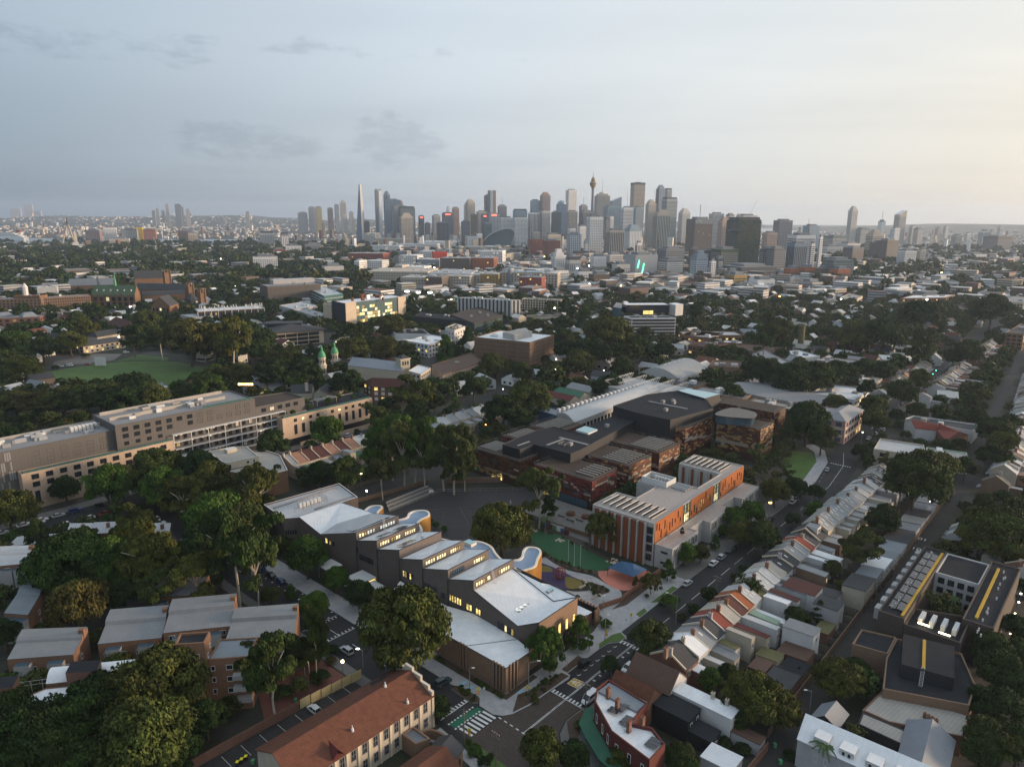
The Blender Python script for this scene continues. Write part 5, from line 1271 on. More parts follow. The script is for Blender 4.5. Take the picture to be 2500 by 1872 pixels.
shed(rect(92,-47,97,-40),[4.2,4.2,3.8,3.8],ks,KW,'dark flat roof behind the white two storey wing')
for k in range(7):shed(rect(160+k*8.2,-52.6,167+k*8.2,-45.4),[3.6,3.6,3.2,3.2],R.choice((ks,ku,kb)),R.choice((kj,kp,kz)),'far garage on the back lane, '+ORD[k]+' past the painted tens')
b=MB();t=thg('tarpaulin','bright blue tarpaulin over a backyard by the lane','tarpaulin',W(74,-45))
b.face([w3(71.2,-46.6,2.5),w3(75.6,-46.8,2.2),w3(75.9,-43.6,2.7),w3(71.5,-43.2,2.3)],jl);b.build('cover',t)
for(u,v)in((71.3,-46.4),(75.5,-46.6),(75.7,-43.8),(71.7,-43.4)):
 b=MB();b.bar(w3(u,v,0),w3(u,v,2.4),.05,km);b.build(Jl,t)
for k,(u0,u1,v)in enumerate(((30,62,-40.5),(62,96,-41.5),(96,130,-43),(130,160,-42),(160,215,-42))):
 n=int((u1-u0)/4.8)
 t=thg('yard_fence','timber paling fences between terrace yards, '+ORD[k]+' stretch from the pub end','fence',W((u0+u1)/2,v-4),'paling fences between yards')
 for j in range(n):
  b=MB();u=u0+(j+.5)*(u1-u0)/n;b.box(W(u,v-4.5),(-UY,UX),6.3,.05,0,1.8,'paling');b.build('fence_panel',t)
wall_thing('lane_side_wall','long weathered wall along the back lane',[(28,-53.0),(160,-52.9),(215,-52.5)],1.9,.2,ku)
PUB=thg('corner_pub','red rendered corner pub with curved parapet and green street awning','pub',W(3,-32))
pb=uvp([(11.0,-21.8),(6.6,-21.6),(2.6,-23.8),(.6,-26.8),(-2.8,-31.8),(-4.6,-42),(1.4,-42),(3.8,-37.6),(1.9,-33.4),(9.8,-33.0)])
shl(PUB,pb,8.8,Jh,ko,.8,.3)
b=MB();b.prism(rect(6.2,-32.4,10.4,-22.4),8.0,8.5,km,kp);b.build('roof_deck',PUB)
for(u,v,n)in((2.2,-27.2,2),(3.4,-27.8,3),(.8,-31.2,3),(-1.2,-38.6,3)):
 for k in range(n):
  b=MB();q=[(u+k*1.1,v),(u+1+k*1.1,v),(u+1+k*1.1,v-2.6),(u+k*1.1,v-2.6)];b.face([w3(a,c,8.35+.15*(v-c))for a,c in q][::-1],Jj);b.build(jo,PUB)
for(u,v)in((6.2,-25),(4.4,-28.6),(.2,-34.2),(3.2,-35.6)):chimney(PUB,*W(u,v),7.9,10.4,kD,.5,.35,GRID,2)
b=MB();b.bar(w3(-.6,-33.6,8.6),w3(1.2,-34.2,8.6),.28,Ku,8);b.build('water_tank',PUB)
for(p,q,n)in(((2.6,-23.8),(6.6,-21.6),2),((.6,-26.8),(2.6,-23.8),1),((-2.8,-31.8),(.6,-26.8),2),((-4.6,-42),(-2.8,-31.8),3)):
 A,B=W(*q),W(*p)
 for k in range(n):pwn(PUB,A,B,math.dist(A,B)*(k+.5)/n,4.6,.9,2.1,frame=ka)
b=MB();av=[((6.2,-21.4),(5.6,-19.6)),((2.4,-23.6),(.4,-21.4)),((.4,-26.7),(-2.2,-25)),((-2.9,-31.8),(-5.6,-31)),((-4.2,-38),(-6.6,-37.6))]
for(i0,o0),(i1,o1)in zip(av,av[1:]):b.face([w3(*o0,3.2),w3(*i0,3.9),w3(*i1,3.9),w3(*o1,3.2)],jh);b.face([w3(*o0,2.85),w3(*o0,3.2),w3(*o1,3.2),w3(*o1,2.85)],jh)
b.build('awning',PUB)
for _,o in av[1:]:
 b=MB();b.bar(w3(o[0]+.15,o[1]-.15,.14),w3(o[0]+.15,o[1]-.15,3.2),.07,kH,6);b.build('awning_post',PUB)
FOOT.append(uvp([(6.2,-21),(5.6,-19.4),(.2,-21.2),(-2.4,-25),(-5.8,-31),(-6.8,-42),(0,-42),(8,-30)]))
house('cottage','cottage with mottled terracotta tiled roof beside the pub',rect(11.2,-31.6,18.6,-21.6),5.6,9.0,kD,KU,along='x')
t=house('dormer_house','steep brown roofed house with a dormer and white gable wall',rect(18.8,-33.2,27.4,-21.8),6.0,9.8,ki,Kg,along='x')
b=MB();b.prism(rect(22.4,-31.9,24.4,-29.6),7.0,8.6,ka,Kg);b.build('dormer',t);pwn(t,W(22.4,-31.9),W(24.4,-31.9),1,7.1,1.3,1.3,frame=ka,mull=2)
chimney(t,*W(27.2,-27.4),8.6,11.2,ku,.6,.4,GRID,3)
shed(rect(20.6,-47.4,24.4,-33.4),[6.0,6.2,6.2,6.0],ki,ko,'long white rear wing with two chimneys',jg,'rear_house');shed(rect(20.8,-54.0,23.8,-47.6),[3.1,3.1,2.9,2.9],ks,Kg,'low lean-to at the end of the long white wing')
for v in(-41.4,-44.8):
 t=thg('brick_chimney','tall chimney on the long white wing, '+('farther' if v>-43 else 'nearer')+' of two','chimney',W(24.0,v));chimney(t,*W(24.0,v),6.0,7.6,kb,.4,.35,GRID,1,'stack')
shed(rect(14.2,-40.6,20.0,-31.8),[5.4,5.4,5.4,5.4],kx,kq,'black clad house with flat black roof behind the cottage',jg,'black_house',2);shed(rect(14.0,-46.2,18.6,-40.8),[3.5,3.5,3.5,3.5],kx,kq,'low black lean-to beside the black house',jg,'black_house',1)
shed(rect(8.6,-53.2,13.8,-46.5),[4.0,4.0,3.7,3.7],ks,Kd,'white ribbed roof garage at the bottom edge')
wall_thing('yard_wall','rendered yard wall beside the dark lane',[(9,-54.2),(24,-54.6)],2.2,.2,kD)
t=thg('dormer_row','white roofed row with four box dormers at the bottom right',jg,W(27,-72))
skillion(t,uvp([(29.6,-60.0),(23.6,-60.6),(24.2,-86),(30.6,-86)]),[8.6,6.4,6.4,8.6]if area([W(29.6,-60.0),W(23.6,-60.6),W(24.2,-86),W(30.6,-86)])>0 else[8.6,8.6,6.4,6.4],ks,Kd)
for k in range(4):
 v=-63.4-k*5.0;b=MB();b.prism(rect(24.6,v-2.9,27.6,v),6.5,8.2,ki,Kd);b.build('dormer',t)
 for s in(.9,2.0):pwn(t,W(24.6,v),W(24.6,v-2.9),s,6.75,.7,1.1,frame=ka)
 for s in(0,2):pwn(t,W(23.7,v),W(23.8,v-4),1+s,3.2,.8,1.5,frame=ka)
house('gable_hut','small dark hut with blue grey metal gable roof',uvp([(34.6,-59.6),(41,-60),(41.4,-65.4),(35,-65.2)]),4.6,6.6,kx,kp)
FL=thg('brick_flats','brown brick flats with dark flat roofs and stepped penthouse',Ki,W(66,-73))
shl(FL,uvp([(66.2,-58.6),(74.8,-58.4),(77,-66.2),(67.6,-66.6)]),7.2,ku,kq,.5)
shl(FL,uvp([(67.5,-66.65),(76.8,-66.25),(80.6,-80.2),(68.2,-85.2),(59.2,-85.4),(52.5,-69.4),(66.2,-66.6)]),7.0,ku,kq,.6)
b=MB();b.prism(uvp([(75,-68),(77.6,-78.8),(63.2,-81.4),(60.8,-71)]),6.4,9.8,kx,kq);b.build('penthouse',FL)
ladder(FL,w3(59.6,-75.6,6.8),w3(62.4,-75.2,10.2));b=MB();b.prism(uvp([(62.6,-75.6),(75.6,-73),(75.5,-72.3),(62.5,-74.9)]),9.8,9.95,jJ);b.build('roof_walkway',FL)
pwn(FL,W(66.2,-58.6),W(74.8,-58.4),4.2,3.0,1.8,2.2)if False else pwn(FL,W(67.6,-66.6),W(66.2,-58.6),3.2,3.2,1.5,2.2)
CT=thg('courtyard_flats','dark roofed courtyard flats with white inner walls and solar panels',Ki,W(105,-72))
shl(CT,rect(80.6,-66.8,132,-60.6),11.0,Kq,kq,.4);shl(CT,uvp([(91,-85),(134,-85.6),(134,-78.2),(91,-78)]),11.0,Kq,kq,.4)
shl(CT,uvp([(115.6,-77.9),(132,-78.1),(132,-66.9),(115.6,-66.9)]),10.6,ki,kq,.4);shl(CT,uvp([(80.6,-79.6),(96.2,-79.4),(90.9,-66.9),(80.6,-66.9)]),9.6,Kq,kq,1.4)
wr2(CT,W(115.6,-66.9),W(115.6,-77.9),4,[7.6,4.6,1.6],1.7,1.8,.5,lit=.08,glass=kt)
for k in range(8):
 for j in range(2):
  b=MB();u=84+k*5.4;b.face([w3(u,-65.6+j*1.9,11.2),w3(u+4.6,-65.6+j*1.9,11.2),w3(u+4.6,-64.0+j*1.9,11.5),w3(u,-64.0+j*1.9,11.5)],Jj);b.build(jo,CT)
for v in(-65.9,-80.6):
 b=MB();b.prism(rect(82 if v>-70 else 94,v-.35,130,v+.35),10.6,11.05,jJ);b.build('roof_walkway',CT)
for k in range(4):
 b=MB()
 for j in range(5):b.box(W(86+j*1.0,-69.5-k*2.6),(UX,UY),.4,.5,8.2,9.9,ka)
 b.build('air_unit',CT,Kj)
for(u,v)in((84.6,-70.6),(83.2,-75.6)):
 b=MB();b.box(W(u,v),(-UY,UX),1.3,.12,9.0,9.3,kI);b.build('roof_light',CT)
for k in range(9):
 b=MB();b.prism(rect(83+k*5.4,-60.6,86+k*5.4,-59.0),7.0,10.2,ks,ks);b.build('balcony',CT)
b=MB()
for k in range(30):b.lathe(W(R.uniform(84,130),R.choice((-63.0,-82.6))+R.uniform(-.6,.6)),[(.2,10.6),(.2,11.4),(0,11.4)],ka,6)
b.build('roof_vent',CT,Kj)
IND=thg('low_workshop','low workshop with pale corrugated roofs below the flats','workshop',W(50,-76))
shl(IND,uvp([(56.5,-69),(44.8,-67.4),(44.6,-73),(50.2,-86),(59,-86)]),4.8,kD,kA,.15);shl(IND,uvp([(44.4,-67.6),(39.6,-68),(39.0,-84),(44.4,-76)]),4.6,kx,kA,.12)
for k in range(4):chimney(IND,*W(51.5-k*.2,-78.4-k*.8),4.6,5.6,kD,.3,.3,GRID,1,'flue')
house('gable_house','house with blue grey metal gable roof at the bottom edge',uvp([(47.6,-76),(47.2,-85),(32,-86),(32.4,-77.5)]),5.0,7.6,jM,kp,along=KG)
HER=thg('heritage_hall','long cream hall with hipped terracotta tiled roof and parapet gable',Jn,W(-35,11))
gable(HER,rect(-54,4.6,-19.6,18.4),8.2,11.4,kb,KU,hip=.0,over=.45)
p,q=W(-54,4.6),W(-19.6,4.6)
for k in range(12):
 for z,h in((5.0,2.5),(1.3,2.3)):pwn(HER,p,q,2.2+k*2.75,z,1.15,h,frame=km,rows=2,mull=2)
 b=MB();u=-53.4+k*2.75;b.box(W(u,4.5),(UX,UY),.22,.14,.1,8.0,Kr);b.build('pilaster',HER)
for k,(v0,v1,z)in enumerate(((4.4,5.6,9.3),(5.6,8.2,10.2),(8.2,11.0,11.4),(11.0,13.6,12.2),(13.6,16.4,11.2),(16.4,18.6,9.8))):
 b=MB();b.prism(rect(-19.75,v0,-19.1,v1),0,z,kb,jD);b.build('parapet_gable',HER)
for v in(7,10,13,16):pwn(HER,W(-19.1,4.4),W(-19.1,18.6),v-4.4,4.6,1.1,2.4,frame=km,rows=2)
b=MB();b.face([w3(-45.8,4.3,8.4),w3(-44.4,7.6,10.4),w3(-43.2,4.3,8.4)],jb);b.face([w3(-45.8,4.3,8.4),w3(-44.5,4.1,10.2),w3(-44.4,7.8,10.3)],jb);b.face([w3(-44.5,4.1,10.2),w3(-43.2,4.3,8.4),w3(-44.4,7.8,10.3)],jb);b.build('gablet',HER)
for u,v,z in((-39,7.2,9.6),(-25.4,6,9.0),(-27.2,11.3,11.4)):
 b=MB();b.lathe(W(u,v),[(.35,z-.3),(.3,z+.4),(.12,z+.5),(.12,z+1.1),(0,z+1.1)],ka,8);b.build('roof_vent',HER)
b=MB();b.prism(rect(-27.5,13.2,-22.5,16.6),8.9,9.6,km,kq);b.build('roof_well',HER)
FOOT.append(rect(-54,-6,-18,19))
t=thg('brick_annexe','small brick annexe with dark flat roof beside the hall','annexe',W(-27,2));shl(t,uvp([(-25.4,4.3),(-28.6,4.3),(-28.6,-.2),(-25.4,-1.2)]),4.0,ku,kp,.4)
t=thg('stone_hall','low hall with mossy tiled roof at the bottom edge',Jn,W(-33,-7));gable(t,rect(-46,-13,-27.5,-3),4.2,7.0,kX,KU);gable(t,uvp([(-27.4,-9.4),(-22.6,-8.2),(-23.6,-2.0),(-27.4,-3)]),3.6,5.4,ku,KW)
t=thg('curved_wall','low curved brown brick wall at the corner footpath',Kn,W(-22,-2))
cv=spl([(-24.6,3.2),(-22.4,2.4),(-21.4,-.6),(-22.0,-5),(-23.8,-9)],4)
for a,c in zip(cv,cv[1:]):
 A,C=W(*a),W(*c);d=Vector((C[0]-A[0],C[1]-A[1]));L=d.length;d/=L;b=MB();b.box(((A[0]+C[0])/2,(A[1]+C[1])/2),(d.x,d.y),L/2+.02,.25,0,2.4,ku);b.build('wall_panel',t)
slab('yard',uvp([(-64,19.0),(-19.8,19.0),(-19.8,31),(-46,32),(-64,33)]),0,.05,KT,'dark car yard behind the heritage hall')
ym=MB()
for k in range(9):strip(ym,[W(-60+k*4.4,27.0),W(-60+k*4.4,31.4)],.09,.062,ky)
tag(ym.build('bay_line'),'faded parking bay lines in the car yard',None,None,kW)
wall_thing('yard_brick_wall','brown brick boundary wall of the car yard',[(-62,32.4),(-36.4,32.1)],2.3,.25,kD)
t=thg('panel_fence','yellow cream panel fence along the car yard','fence',W(-28,31.5))
for k in range(6):
 f=(k+.5)/6;b=MB();b.box(W(-36.2+f*16.6,32.0-f*1.3),(UX,UY-.0),1.36,.06,.2,2.6,'yellow_panel' if False else 'cream_panel');b.build('fence_panel',t)
CF=thg('cream_flats','cream rendered flats with flat pale roofs behind the school',Ki,W(30,172))
shl(CF,uvp([(18.6,173.9),(32.8,171.9),(36,188),(31.5,192.3),(21.0,194.1)]),12.2,kb,kA,.5,cap=ka);shl(CF,uvp([(18.2,171.8),(26.2,154.7),(35.8,154.4),(44,174),(43,188),(36.1,187.8),(32.9,171.6),(18.7,173.6)]),9.4,kM,kA,.5,cap=ka)
for s,w_ in((2.0,1.4),(9.6,1.2),(12.2,1.0)):pwn(CF,W(18.6,173.9),W(32.8,171.9),s,9.9,w_,1.3,frame=ka)
for k in range(3):
 for z in(.9,4.0,7.0):pwn(CF,W(18.3,173.4),W(26.2,154.9),2+k*3.0 if k<2 else 14,z,1.6,1.7,frame=ka,mull=2)
for v in(176,181,187):pwn(CF,W(21.0,194.1),W(18.6,173.9),194-v,6,1.4,1.6,frame=ka,mull=2)
b=MB();b.prism(rect(26,186,30.5,189),11.7,13.2,kb,ka);b.build('lift_box',CF)
BT=lambda a,d:W(a,179.5-d)
for i,(a0,a1,rm,wg)in enumerate(((45.0,48.2,kj,(6,5.2,kb,kj)),(48.2,53.6,jB,(5,4.6,kb,jh)),(53.6,59.0,kP,(7,4.8,kb,kj)),(59.0,65.0,kP,(8,4.6,kb,kj)),(65.0,70.4,jB,(6,5.0,kb,kp)),(70.4,76.0,kP,(6.5,6.4,kb,kp)),(76.0,81.6,jB,(7,4.0,kb,jh)),(81.6,87,kk,(6,5,kb,kj)))):
 terrace(BT,a0,a1,0,5.5,13.5,6.0,8.8,kb,rm,(a0+.2,a0+3.4,*wg),f'cream terrace with {RNAME[rm]} roof, {ORD[i]} from the cream flats','cream terraces behind the school')
for k in range(4):terrace(BT,87+k*5.4,92.4+k*5.4,0,5.5,13.5,6.0,8.4,kb,(kk,kj)[k%2],(87.2+k*5.4,90.4+k*5.4,6,4.8,kb,kj),f'cream terrace half hidden by gum trees, {ORD[k]} of four','cream terraces behind the school')
CTR=lambda a,d:W(a,175.6-d)
for i in range(8):terrace(CTR,118+i*7.0,125+i*7.0,0,5.0,11.5,5.6,8.2,kb,(kj,kp,kk,kj)[i%4],(118.4+i*7,122.4+i*7,6,4.6,kb,kj),f'terrace with {("grey", "blue grey", "pale", "grey")[i % 4]} roof by the dark fig, {ORD[i]} along its row','grey roofed terraces by the fig tree')
house('cottage','cottage with dark maroon metal roof near the long white roof',uvp([(218.6,146),(228.6,146),(229.5,166),(219.5,168)]),5.6,7.6,kb,jb,along=KG)
house('cottage','cottage with green metal roof beside the maroon roof',uvp([(228.8,146),(240,147),(241.5,167),(230,167.5)]),5.6,7.6,kb,jh,along=KG)
house('cottage','cottage with pale metal roof and white chimneys by the ring road',uvp([(244,150),(256,150),(257,168),(245,169)]),5.6,8.0,kb,kj,along=KG)
def flat_row(label,P,he,hr,wall=kM,roof=kj,cols=4,lit=0):
 """brick row with a curved hood along the ridge"""
 t=thg('brick_apartments',label,Ki,cen(P),'brick apartment rows at the lower left')
 P=list(P);m=MB();mid=lambda a,c,k:(a[0]+(c[0]-a[0])*k,a[1]+(c[1]-a[1])*k)
 prof=[(0,he),(.56,he+(hr-he)*.42),(.60,hr-.5),(.68,hr-.08),(.78,hr),(1.0,hr+.2)]
 cc=area(P)>0
 def F(b,pts,mm):b.face(pts if cc else pts[::-1],mm)
 F(m,[(*P[0],0),(*P[1],0),(*P[1],he),(*P[0],he)],wall);F(m,[(*P[2],0),(*P[3],0),(*P[3],hr+.2),(*P[2],hr+.2)],wall)
 F(m,[(*P[1],0),(*P[2],0)]+[(*mid(P[1],P[2],k),z)for k,z in reversed(prof)],wall);F(m,[(*P[3],0),(*P[0],0)]+[(*mid(P[0],P[3],k),z)for k,z in prof],wall)
 m.build(Kn,t);r=MB()
 for(k0,z0),(k1,z1)in zip(prof,prof[1:]):
  F(r,[(*mid(P[0],P[3],k0),z0+.12),(*mid(P[1],P[2],k0),z0+.12),(*mid(P[1],P[2],k1),z1+.12),(*mid(P[0],P[3],k1),z1+.12)],roof)
 r.build(KP,t);FOOT.append(ccw(P))
 A,B=(P[0],P[1])if cc else(P[1],P[0])
 L=math.dist(A,B)
 for k in range(cols):
  for z in np.arange(1.0,he-1.6,2.9):pwn(t,A,B,L*(k+.5)/cols,float(z),1.5,1.4,frame=ka,mull=2)
 A,B=(P[1],P[2])if cc else(P[2],P[1])
 for z in np.arange(1.0,he-1.6,2.9):pwn(t,A,B,math.dist(A,B)*.45,float(z),1.0,1.4,frame=ka)
 for k in range(2):
  f=.25+.5*k;x,y=mid(P[0],P[1],f);n=Vector((P[1][1]-P[0][1],-(P[1][0]-P[0][0]))).normalized()*(1 if cc else-1)
  b=MB();d=Vector((P[1][0]-P[0][0],P[1][1]-P[0][1])).normalized();b.box((x+n.x*.8,y+n.y*.8),(d.x,d.y),1.7,.8,.1,he-1.0,ks,kU);b.build('balcony',t)
 x,y=mid(P[3],P[2],.97);x2,y2=mid(P[0],P[1],.97);cx_,cy_=x+(x2-x)*.25,y+(y2-y)*.25
 chimney(t,cx_,cy_,hr-1.5,hr+.9,wall,.6,.5,math.atan2(P[1][1]-P[0][1],P[1][0]-P[0][0]),0)
 return t
flat_row('brick apartment row nearest the side street with curved grey hood',[W(-39.6,59.3),W(-27.4,47.8),W(-20.4,56.6),W(-32.8,67)],8.2,10.6)
flat_row('brick apartment row with taller roof in the middle of three',[W(-49.6,72.2),W(-36.6,62.6),W(-29.6,72.4),W(-42.6,82.4)],9.0,11.4)
flat_row('brick apartment row with grey roof left of the taller row',[W(-61.8,81.4),W(-50,72.4),W(-43.6,82.2),W(-55.0,91.4)],7.8,10.2)
flat_row('brick apartment row with stained grey hood behind the white roof',[W(-78.6,91),W(-67.3,81.4),W(-61.6,88.4),W(-73,99.4)],7.6,9.4)
flat_row('brick apartment row with blue grey roofs at the left edge',[W(-73.4,115),W(-69.4,109.2),W(-60.4,123.6),W(-64.6,128.4)],8.0,9.4,roof=kp,cols=2)
flat_row('brick apartment row with pale roof at the far left',[W(-67.2,144.6),W(-61,140.4),W(-56.8,148.6),W(-64.4,155.6)],9.0,10.6,roof=kk,cols=2)
flat_row('brick apartment row hidden among trees beside the side street',[W(-44,96),W(-33,86),W(-27,94),W(-37.6,104)],7.4,9.4)
for i,(a,c)in enumerate((((-45.2,159.9),(-39.6,155)),((-39.4,154.8),(-33.4,150)),((-26.3,139.6),(-21.4,135)))):
 t=thg('brick_house','brick house with flat grey roof below the north street, '+ORD[i]+' from the left',jg,W(*a));dx,dy=4.0,7.0
 skillion(t,uvp([a,c,(c[0]+3.6,c[1]+7),(a[0]+4,a[1]+7.4)]),[6.6,6.6,7.2,7.2],kM,kk);chimney(t,*W(c[0],c[1]+5),6,8.4,kM,.5,.4,GRID,1)
t=thg('brick_house','brick house with bent white roof at the left edge',jg,W(-53,170));gable(t,uvp([(-59.5,168),(-48,160),(-44.6,165.6),(-53,173)]),5.2,6.4,kM,kk)
TW=thg('apartment_tower','tall orange brick apartment tower with small white windows',Ki,W(-51,50))
shl(TW,uvp([(-55.4,50.2),(-50.6,46.0),(-47.6,49.4),(-52.6,53.8)]),18.4,kM,kq,.5)
shl(TW,uvp([(-50.2,46.6),(-43.2,40.6),(-37.8,46.2),(-44.4,52.2),(-47.2,49.2)]),13.6,kM,kp,.3)
for z in(1.6,4.8,8.0,11.2,14.4):pwn(TW,W(-55.4,50.2),W(-50.6,46.0),4.6,z,1.0,1.2,frame=ka);pwn(TW,W(-50.6,46.0),W(-47.6,49.4),1.6,z-.8,.8,1.1,frame=ka);pwn(TW,W(-50.6,46.0),W(-47.6,49.4),3.3,z+.6,.8,1.1,frame=ka)
for z in(10.6,7.6,4.6):[pwn(TW,W(-50.2,46.6),W(-43.2,40.6),s,z,.9 if s<2 else 1.5,1.3,frame=ka)for s in(1.2,4.8,7.6)]
for z in(2.6,5.6,8.6):
 b=MB();b.box(W(-44.9,41.3),((W(-43.2,40.6)[0]-W(-50.2,46.6)[0])/9.2,(W(-43.2,40.6)[1]-W(-50.2,46.6)[1])/9.2),1.9,.9,z,z+1.1,ks);b.build('balcony',TW)
LR=thg('curved_roof_block','long white barrel roofed brick block among the gum trees',Ki,W(-66,66))
def barrel(t,P,he,hr,wall,roof,n=8):
 P=list(P);m=MB();r=MB();cc=area(P)>0;mid=lambda a,c,k:(a[0]+(c[0]-a[0])*k,a[1]+(c[1]-a[1])*k)
 prof=[(k/n,he+(hr-he)*math.sin(math.pi*k/n))for k in range(n+1)]
 def F(b,pts,mm):b.face(pts if cc else pts[::-1],mm)
 F(m,[(*P[0],0),(*P[1],0),(*P[1],he),(*P[0],he)],wall);F(m,[(*P[2],0),(*P[3],0),(*P[3],he),(*P[2],he)],wall)
 F(m,[(*P[1],0),(*P[2],0)]+[(*mid(P[1],P[2],k),z)for k,z in reversed(prof)],wall);F(m,[(*P[3],0),(*P[0],0)]+[(*mid(P[0],P[3],k),z)for k,z in prof],wall);m.build(Kn,t)
 for(k0,z0),(k1,z1)in zip(prof,prof[1:]):F(r,[(*mid(P[0],P[3],k0),z0+.12),(*mid(P[1],P[2],k0),z0+.12),(*mid(P[1],P[2],k1),z1+.12),(*mid(P[0],P[3],k1),z1+.12)],roof)
 r.build(KP,t,smooth=True);FOOT.append(ccw(P))
barrel(LR,[W(-76,70.6),W(-53.6,53.6),W(-50.4,58.4),W(-72.6,75.8)],9.4,11.0,kM,ko)
shl(LR,uvp([(-84,70.4),(-76.2,70.2),(-60,57.6),(-64,51.4),(-86,65)]),8.8,kM,ko,.1)
b=MB();P=uvp([(-72.9,66.6),(-68.1,62.1),(-65.9,65.8),(-70.6,70.3)]);b.prism(P,8,12.6,kD,kq);b.build('stair_box',LR)
b=MB();P=uvp([(-87,73.5),(-82.2,69.8),(-80,73.6),(-84.6,77.4)]);b.prism(P,0,12.4,kD,kq);b.build('stair_box',LR)
railing('roof_rail','white roof terrace rail beside the red stair box',[(-80,74.6),(-74.4,70.8)],1.1,2.0,ka,9.0)
slab('brick_court',uvp([(-44,34),(-22,33),(-22,62),(-34,58),(-40,44)]),0,.05,'brick_pave_red','dark red brick paving between the apartments')
mat('brown_course',(.15,.095,.066),var=.12);mat('brown_glass',(.085,.05,.04),var=.1,rough=.3)
def frt(c,h,A,B,depth):
 """footprint from a front roof edge seen in the photo, running back by depth metres"""
 a,b=Vector(g(c,*A,h)),Vector(g(c,*B,h));d=(b-a).normalized();n=Vector((-d.y,d.x))
 if n.y<0:n=-n
 return ccw([tuple(a),tuple(b),tuple(b+n*depth),tuple(a+n*depth)])
def block(name,label,P,h,wall,roof,cat=KB,par=.6,group=None,levels=0,wm=kt,wh=1.6,sp=-3.0,gap=.35,lit=.05,litm=kS,z0=1.0,step=3.5,proud=.08,plant=3,frame=None):
 t=thg(name,label,cat,cen(P),group);shl(t,P,h,wall,roof,par,.4)
 if levels:bnd(t,P,[z0+step*k for k in range(levels)],wh,wm,proud,n=sp,gap=gap,lit=lit,litm=litm)
 Q=ins(ccw(P),3)
 for k in range(plant):
  f,q=R.uniform(.15,.85),R.uniform(.2,.8);P4=ccw(P)
  x=P4[0][0]*(1-f)*(1-q)+P4[1][0]*f*(1-q)+P4[2][0]*f*q+P4[3%len(P4)][0]*(1-f)*q;y=P4[0][1]*(1-f)*(1-q)+P4[1][1]*f*(1-q)+P4[2][1]*f*q+P4[3%len(P4)][1]*(1-f)*q
  b=MB();e=Vector(P4[1])-Vector(P4[0]);e.normalize();b.box((x,y),(e.x,e.y),R.uniform(.8,3.2),R.uniform(.8,1.8),h-par,h+R.uniform(.4,2.0),R.choice((ka,km,Ku,kA)));b.build(KY,t)
 return t
t=thg('stone_library','sandstone hall with steep green copper roof and slender fleche',Jn,g(Ka,960,270));P=frt(Ka,15,(775,212),(1135,212),16)
gable(t,P,15,27,kX,'patina',along=KG);p,q=P[0],P[1]
bnd(t,P,[2,8.2],4.6,kt,.1,n=7,gap=.5,edges=(0,),lit=.2,litm=Kc)
for k in range(8):
 f=k/7;b=MB();d=(Vector(q)-Vector(p)).normalized();b.box((p[0]+(q[0]-p[0])*f,p[1]+(q[1]-p[1])*f),(d.x,d.y),.7,.9,0,17.5,kX);b.build('buttress',t)
c=cen(P);b=MB();b.lathe(c,[(1.6,26),(1.5,33),(1.0,34),(.3,42),(0,46)],Kp,8);b.build('fleche',t)
for k in range(6):
 f=(k+.6)/6.2;x,y=p[0]+(q[0]-p[0])*f,p[1]+(q[1]-p[1])*f;n=Vector((-(q[1]-p[1]),q[0]-p[0])).normalized();b=MB();b.box((x+n.x*3.4,y+n.y*3.4),((q[0]-p[0])/math.dist(p,q),(q[1]-p[1])/math.dist(p,q)),.7,.8,19.5,22,ka);b.build('dormer',t)
Qd=thg('sandstone_quadrangle','sandstone gothic quadrangle with dark slate roofs and turreted towers','college',g(Ka,1400,220))
for A,B,he,hr,dep in(((1140,155),(1570,165),15,22,14),((1135,70),(1375,62),26,36,20),((1275,300),(1430,300),14,24,24),((1200,215),(1560,200),12,17,14)):
 gable(Qd,frt(Ka,he,A,B,dep),he,hr,kX,kz,along=KG)
for x,y,h,s in((1600,140,23,3.2),(1400,20,30,4.2),(1700,190,20,3)):
 X,Y=g(Ka,x,y,h);b=MB();b.box((X,Y),(UX,UY),s,s,0,h,kX)
 for a_,c_ in((-1,-1),(1,-1),(1,1),(-1,1)):b.lathe((X+UX*s*a_-UY*s*c_,Y+UY*s*a_+UX*s*c_),[(1.2,0),(1.2,h+3),(0,h+6.5)],kX,6)
 b.build(Jg,Qd)
X,Y=g(Ka,1615,250,8);b=MB();b.lathe((X,Y),[(8,0),(8,9),(9,9.2),(0,17)],kz,10);b.build('turret_hall',Qd)
for A,B,he,hr in(((1280,300),(1420,305),12,22),):bnd(Qd,frt(Ka,14,(1275,300),(1430,300),24),[3,8],3.4,kt,.1,n=5,gap=.5,edges=(0,),lit=.15,litm=Kc)
block('brown_library','long brown brick block with rows of narrow windows left of the green roof',frt(Ka,17,(370,232),(762,212),20),17,ku,km,levels=5,sp=-2.4,gap=.45,step=3.2,lit=.01)
block('brown_library','brown brick block with paired pale windows at the left edge',frt(Ka,17,(-60,245),(345,238),20),17,ku,km,levels=5,sp=-4,gap=.6,step=3.2,lit=.02)
t=block('red_roof_hall','old hall with red roof and white cupola behind the brown block',frt(Ka,22,(110,200),(330,200),16),20,kX,Ko,levels=1);X,Y=g(Ka,212,170,25);b=MB();b.lathe((X,Y),[(3,18),(3,28),(3.4,28.4),(2,31),(0,34)],ka,8);b.build('cupola',t)
block('white_block','small white block above the trees at the left',frt(Ka,16,(310,145),(478,140),14),16,ki,ko,levels=2)
t=thg('slate_hall','long grey slate roofed hall with small spire behind the green roof',Jn,g(Ka,780,110,10));P=frt(Ka,12,(585,130),(975,118),16);gable(t,P,12,21,kX,kp,along=KG);X,Y=g(Ka,825,80,24);b=MB();b.lathe((X,Y),[(1.6,14),(1.5,26),(1.8,26.5),(0,31)],km,8);b.build(Ji,t)
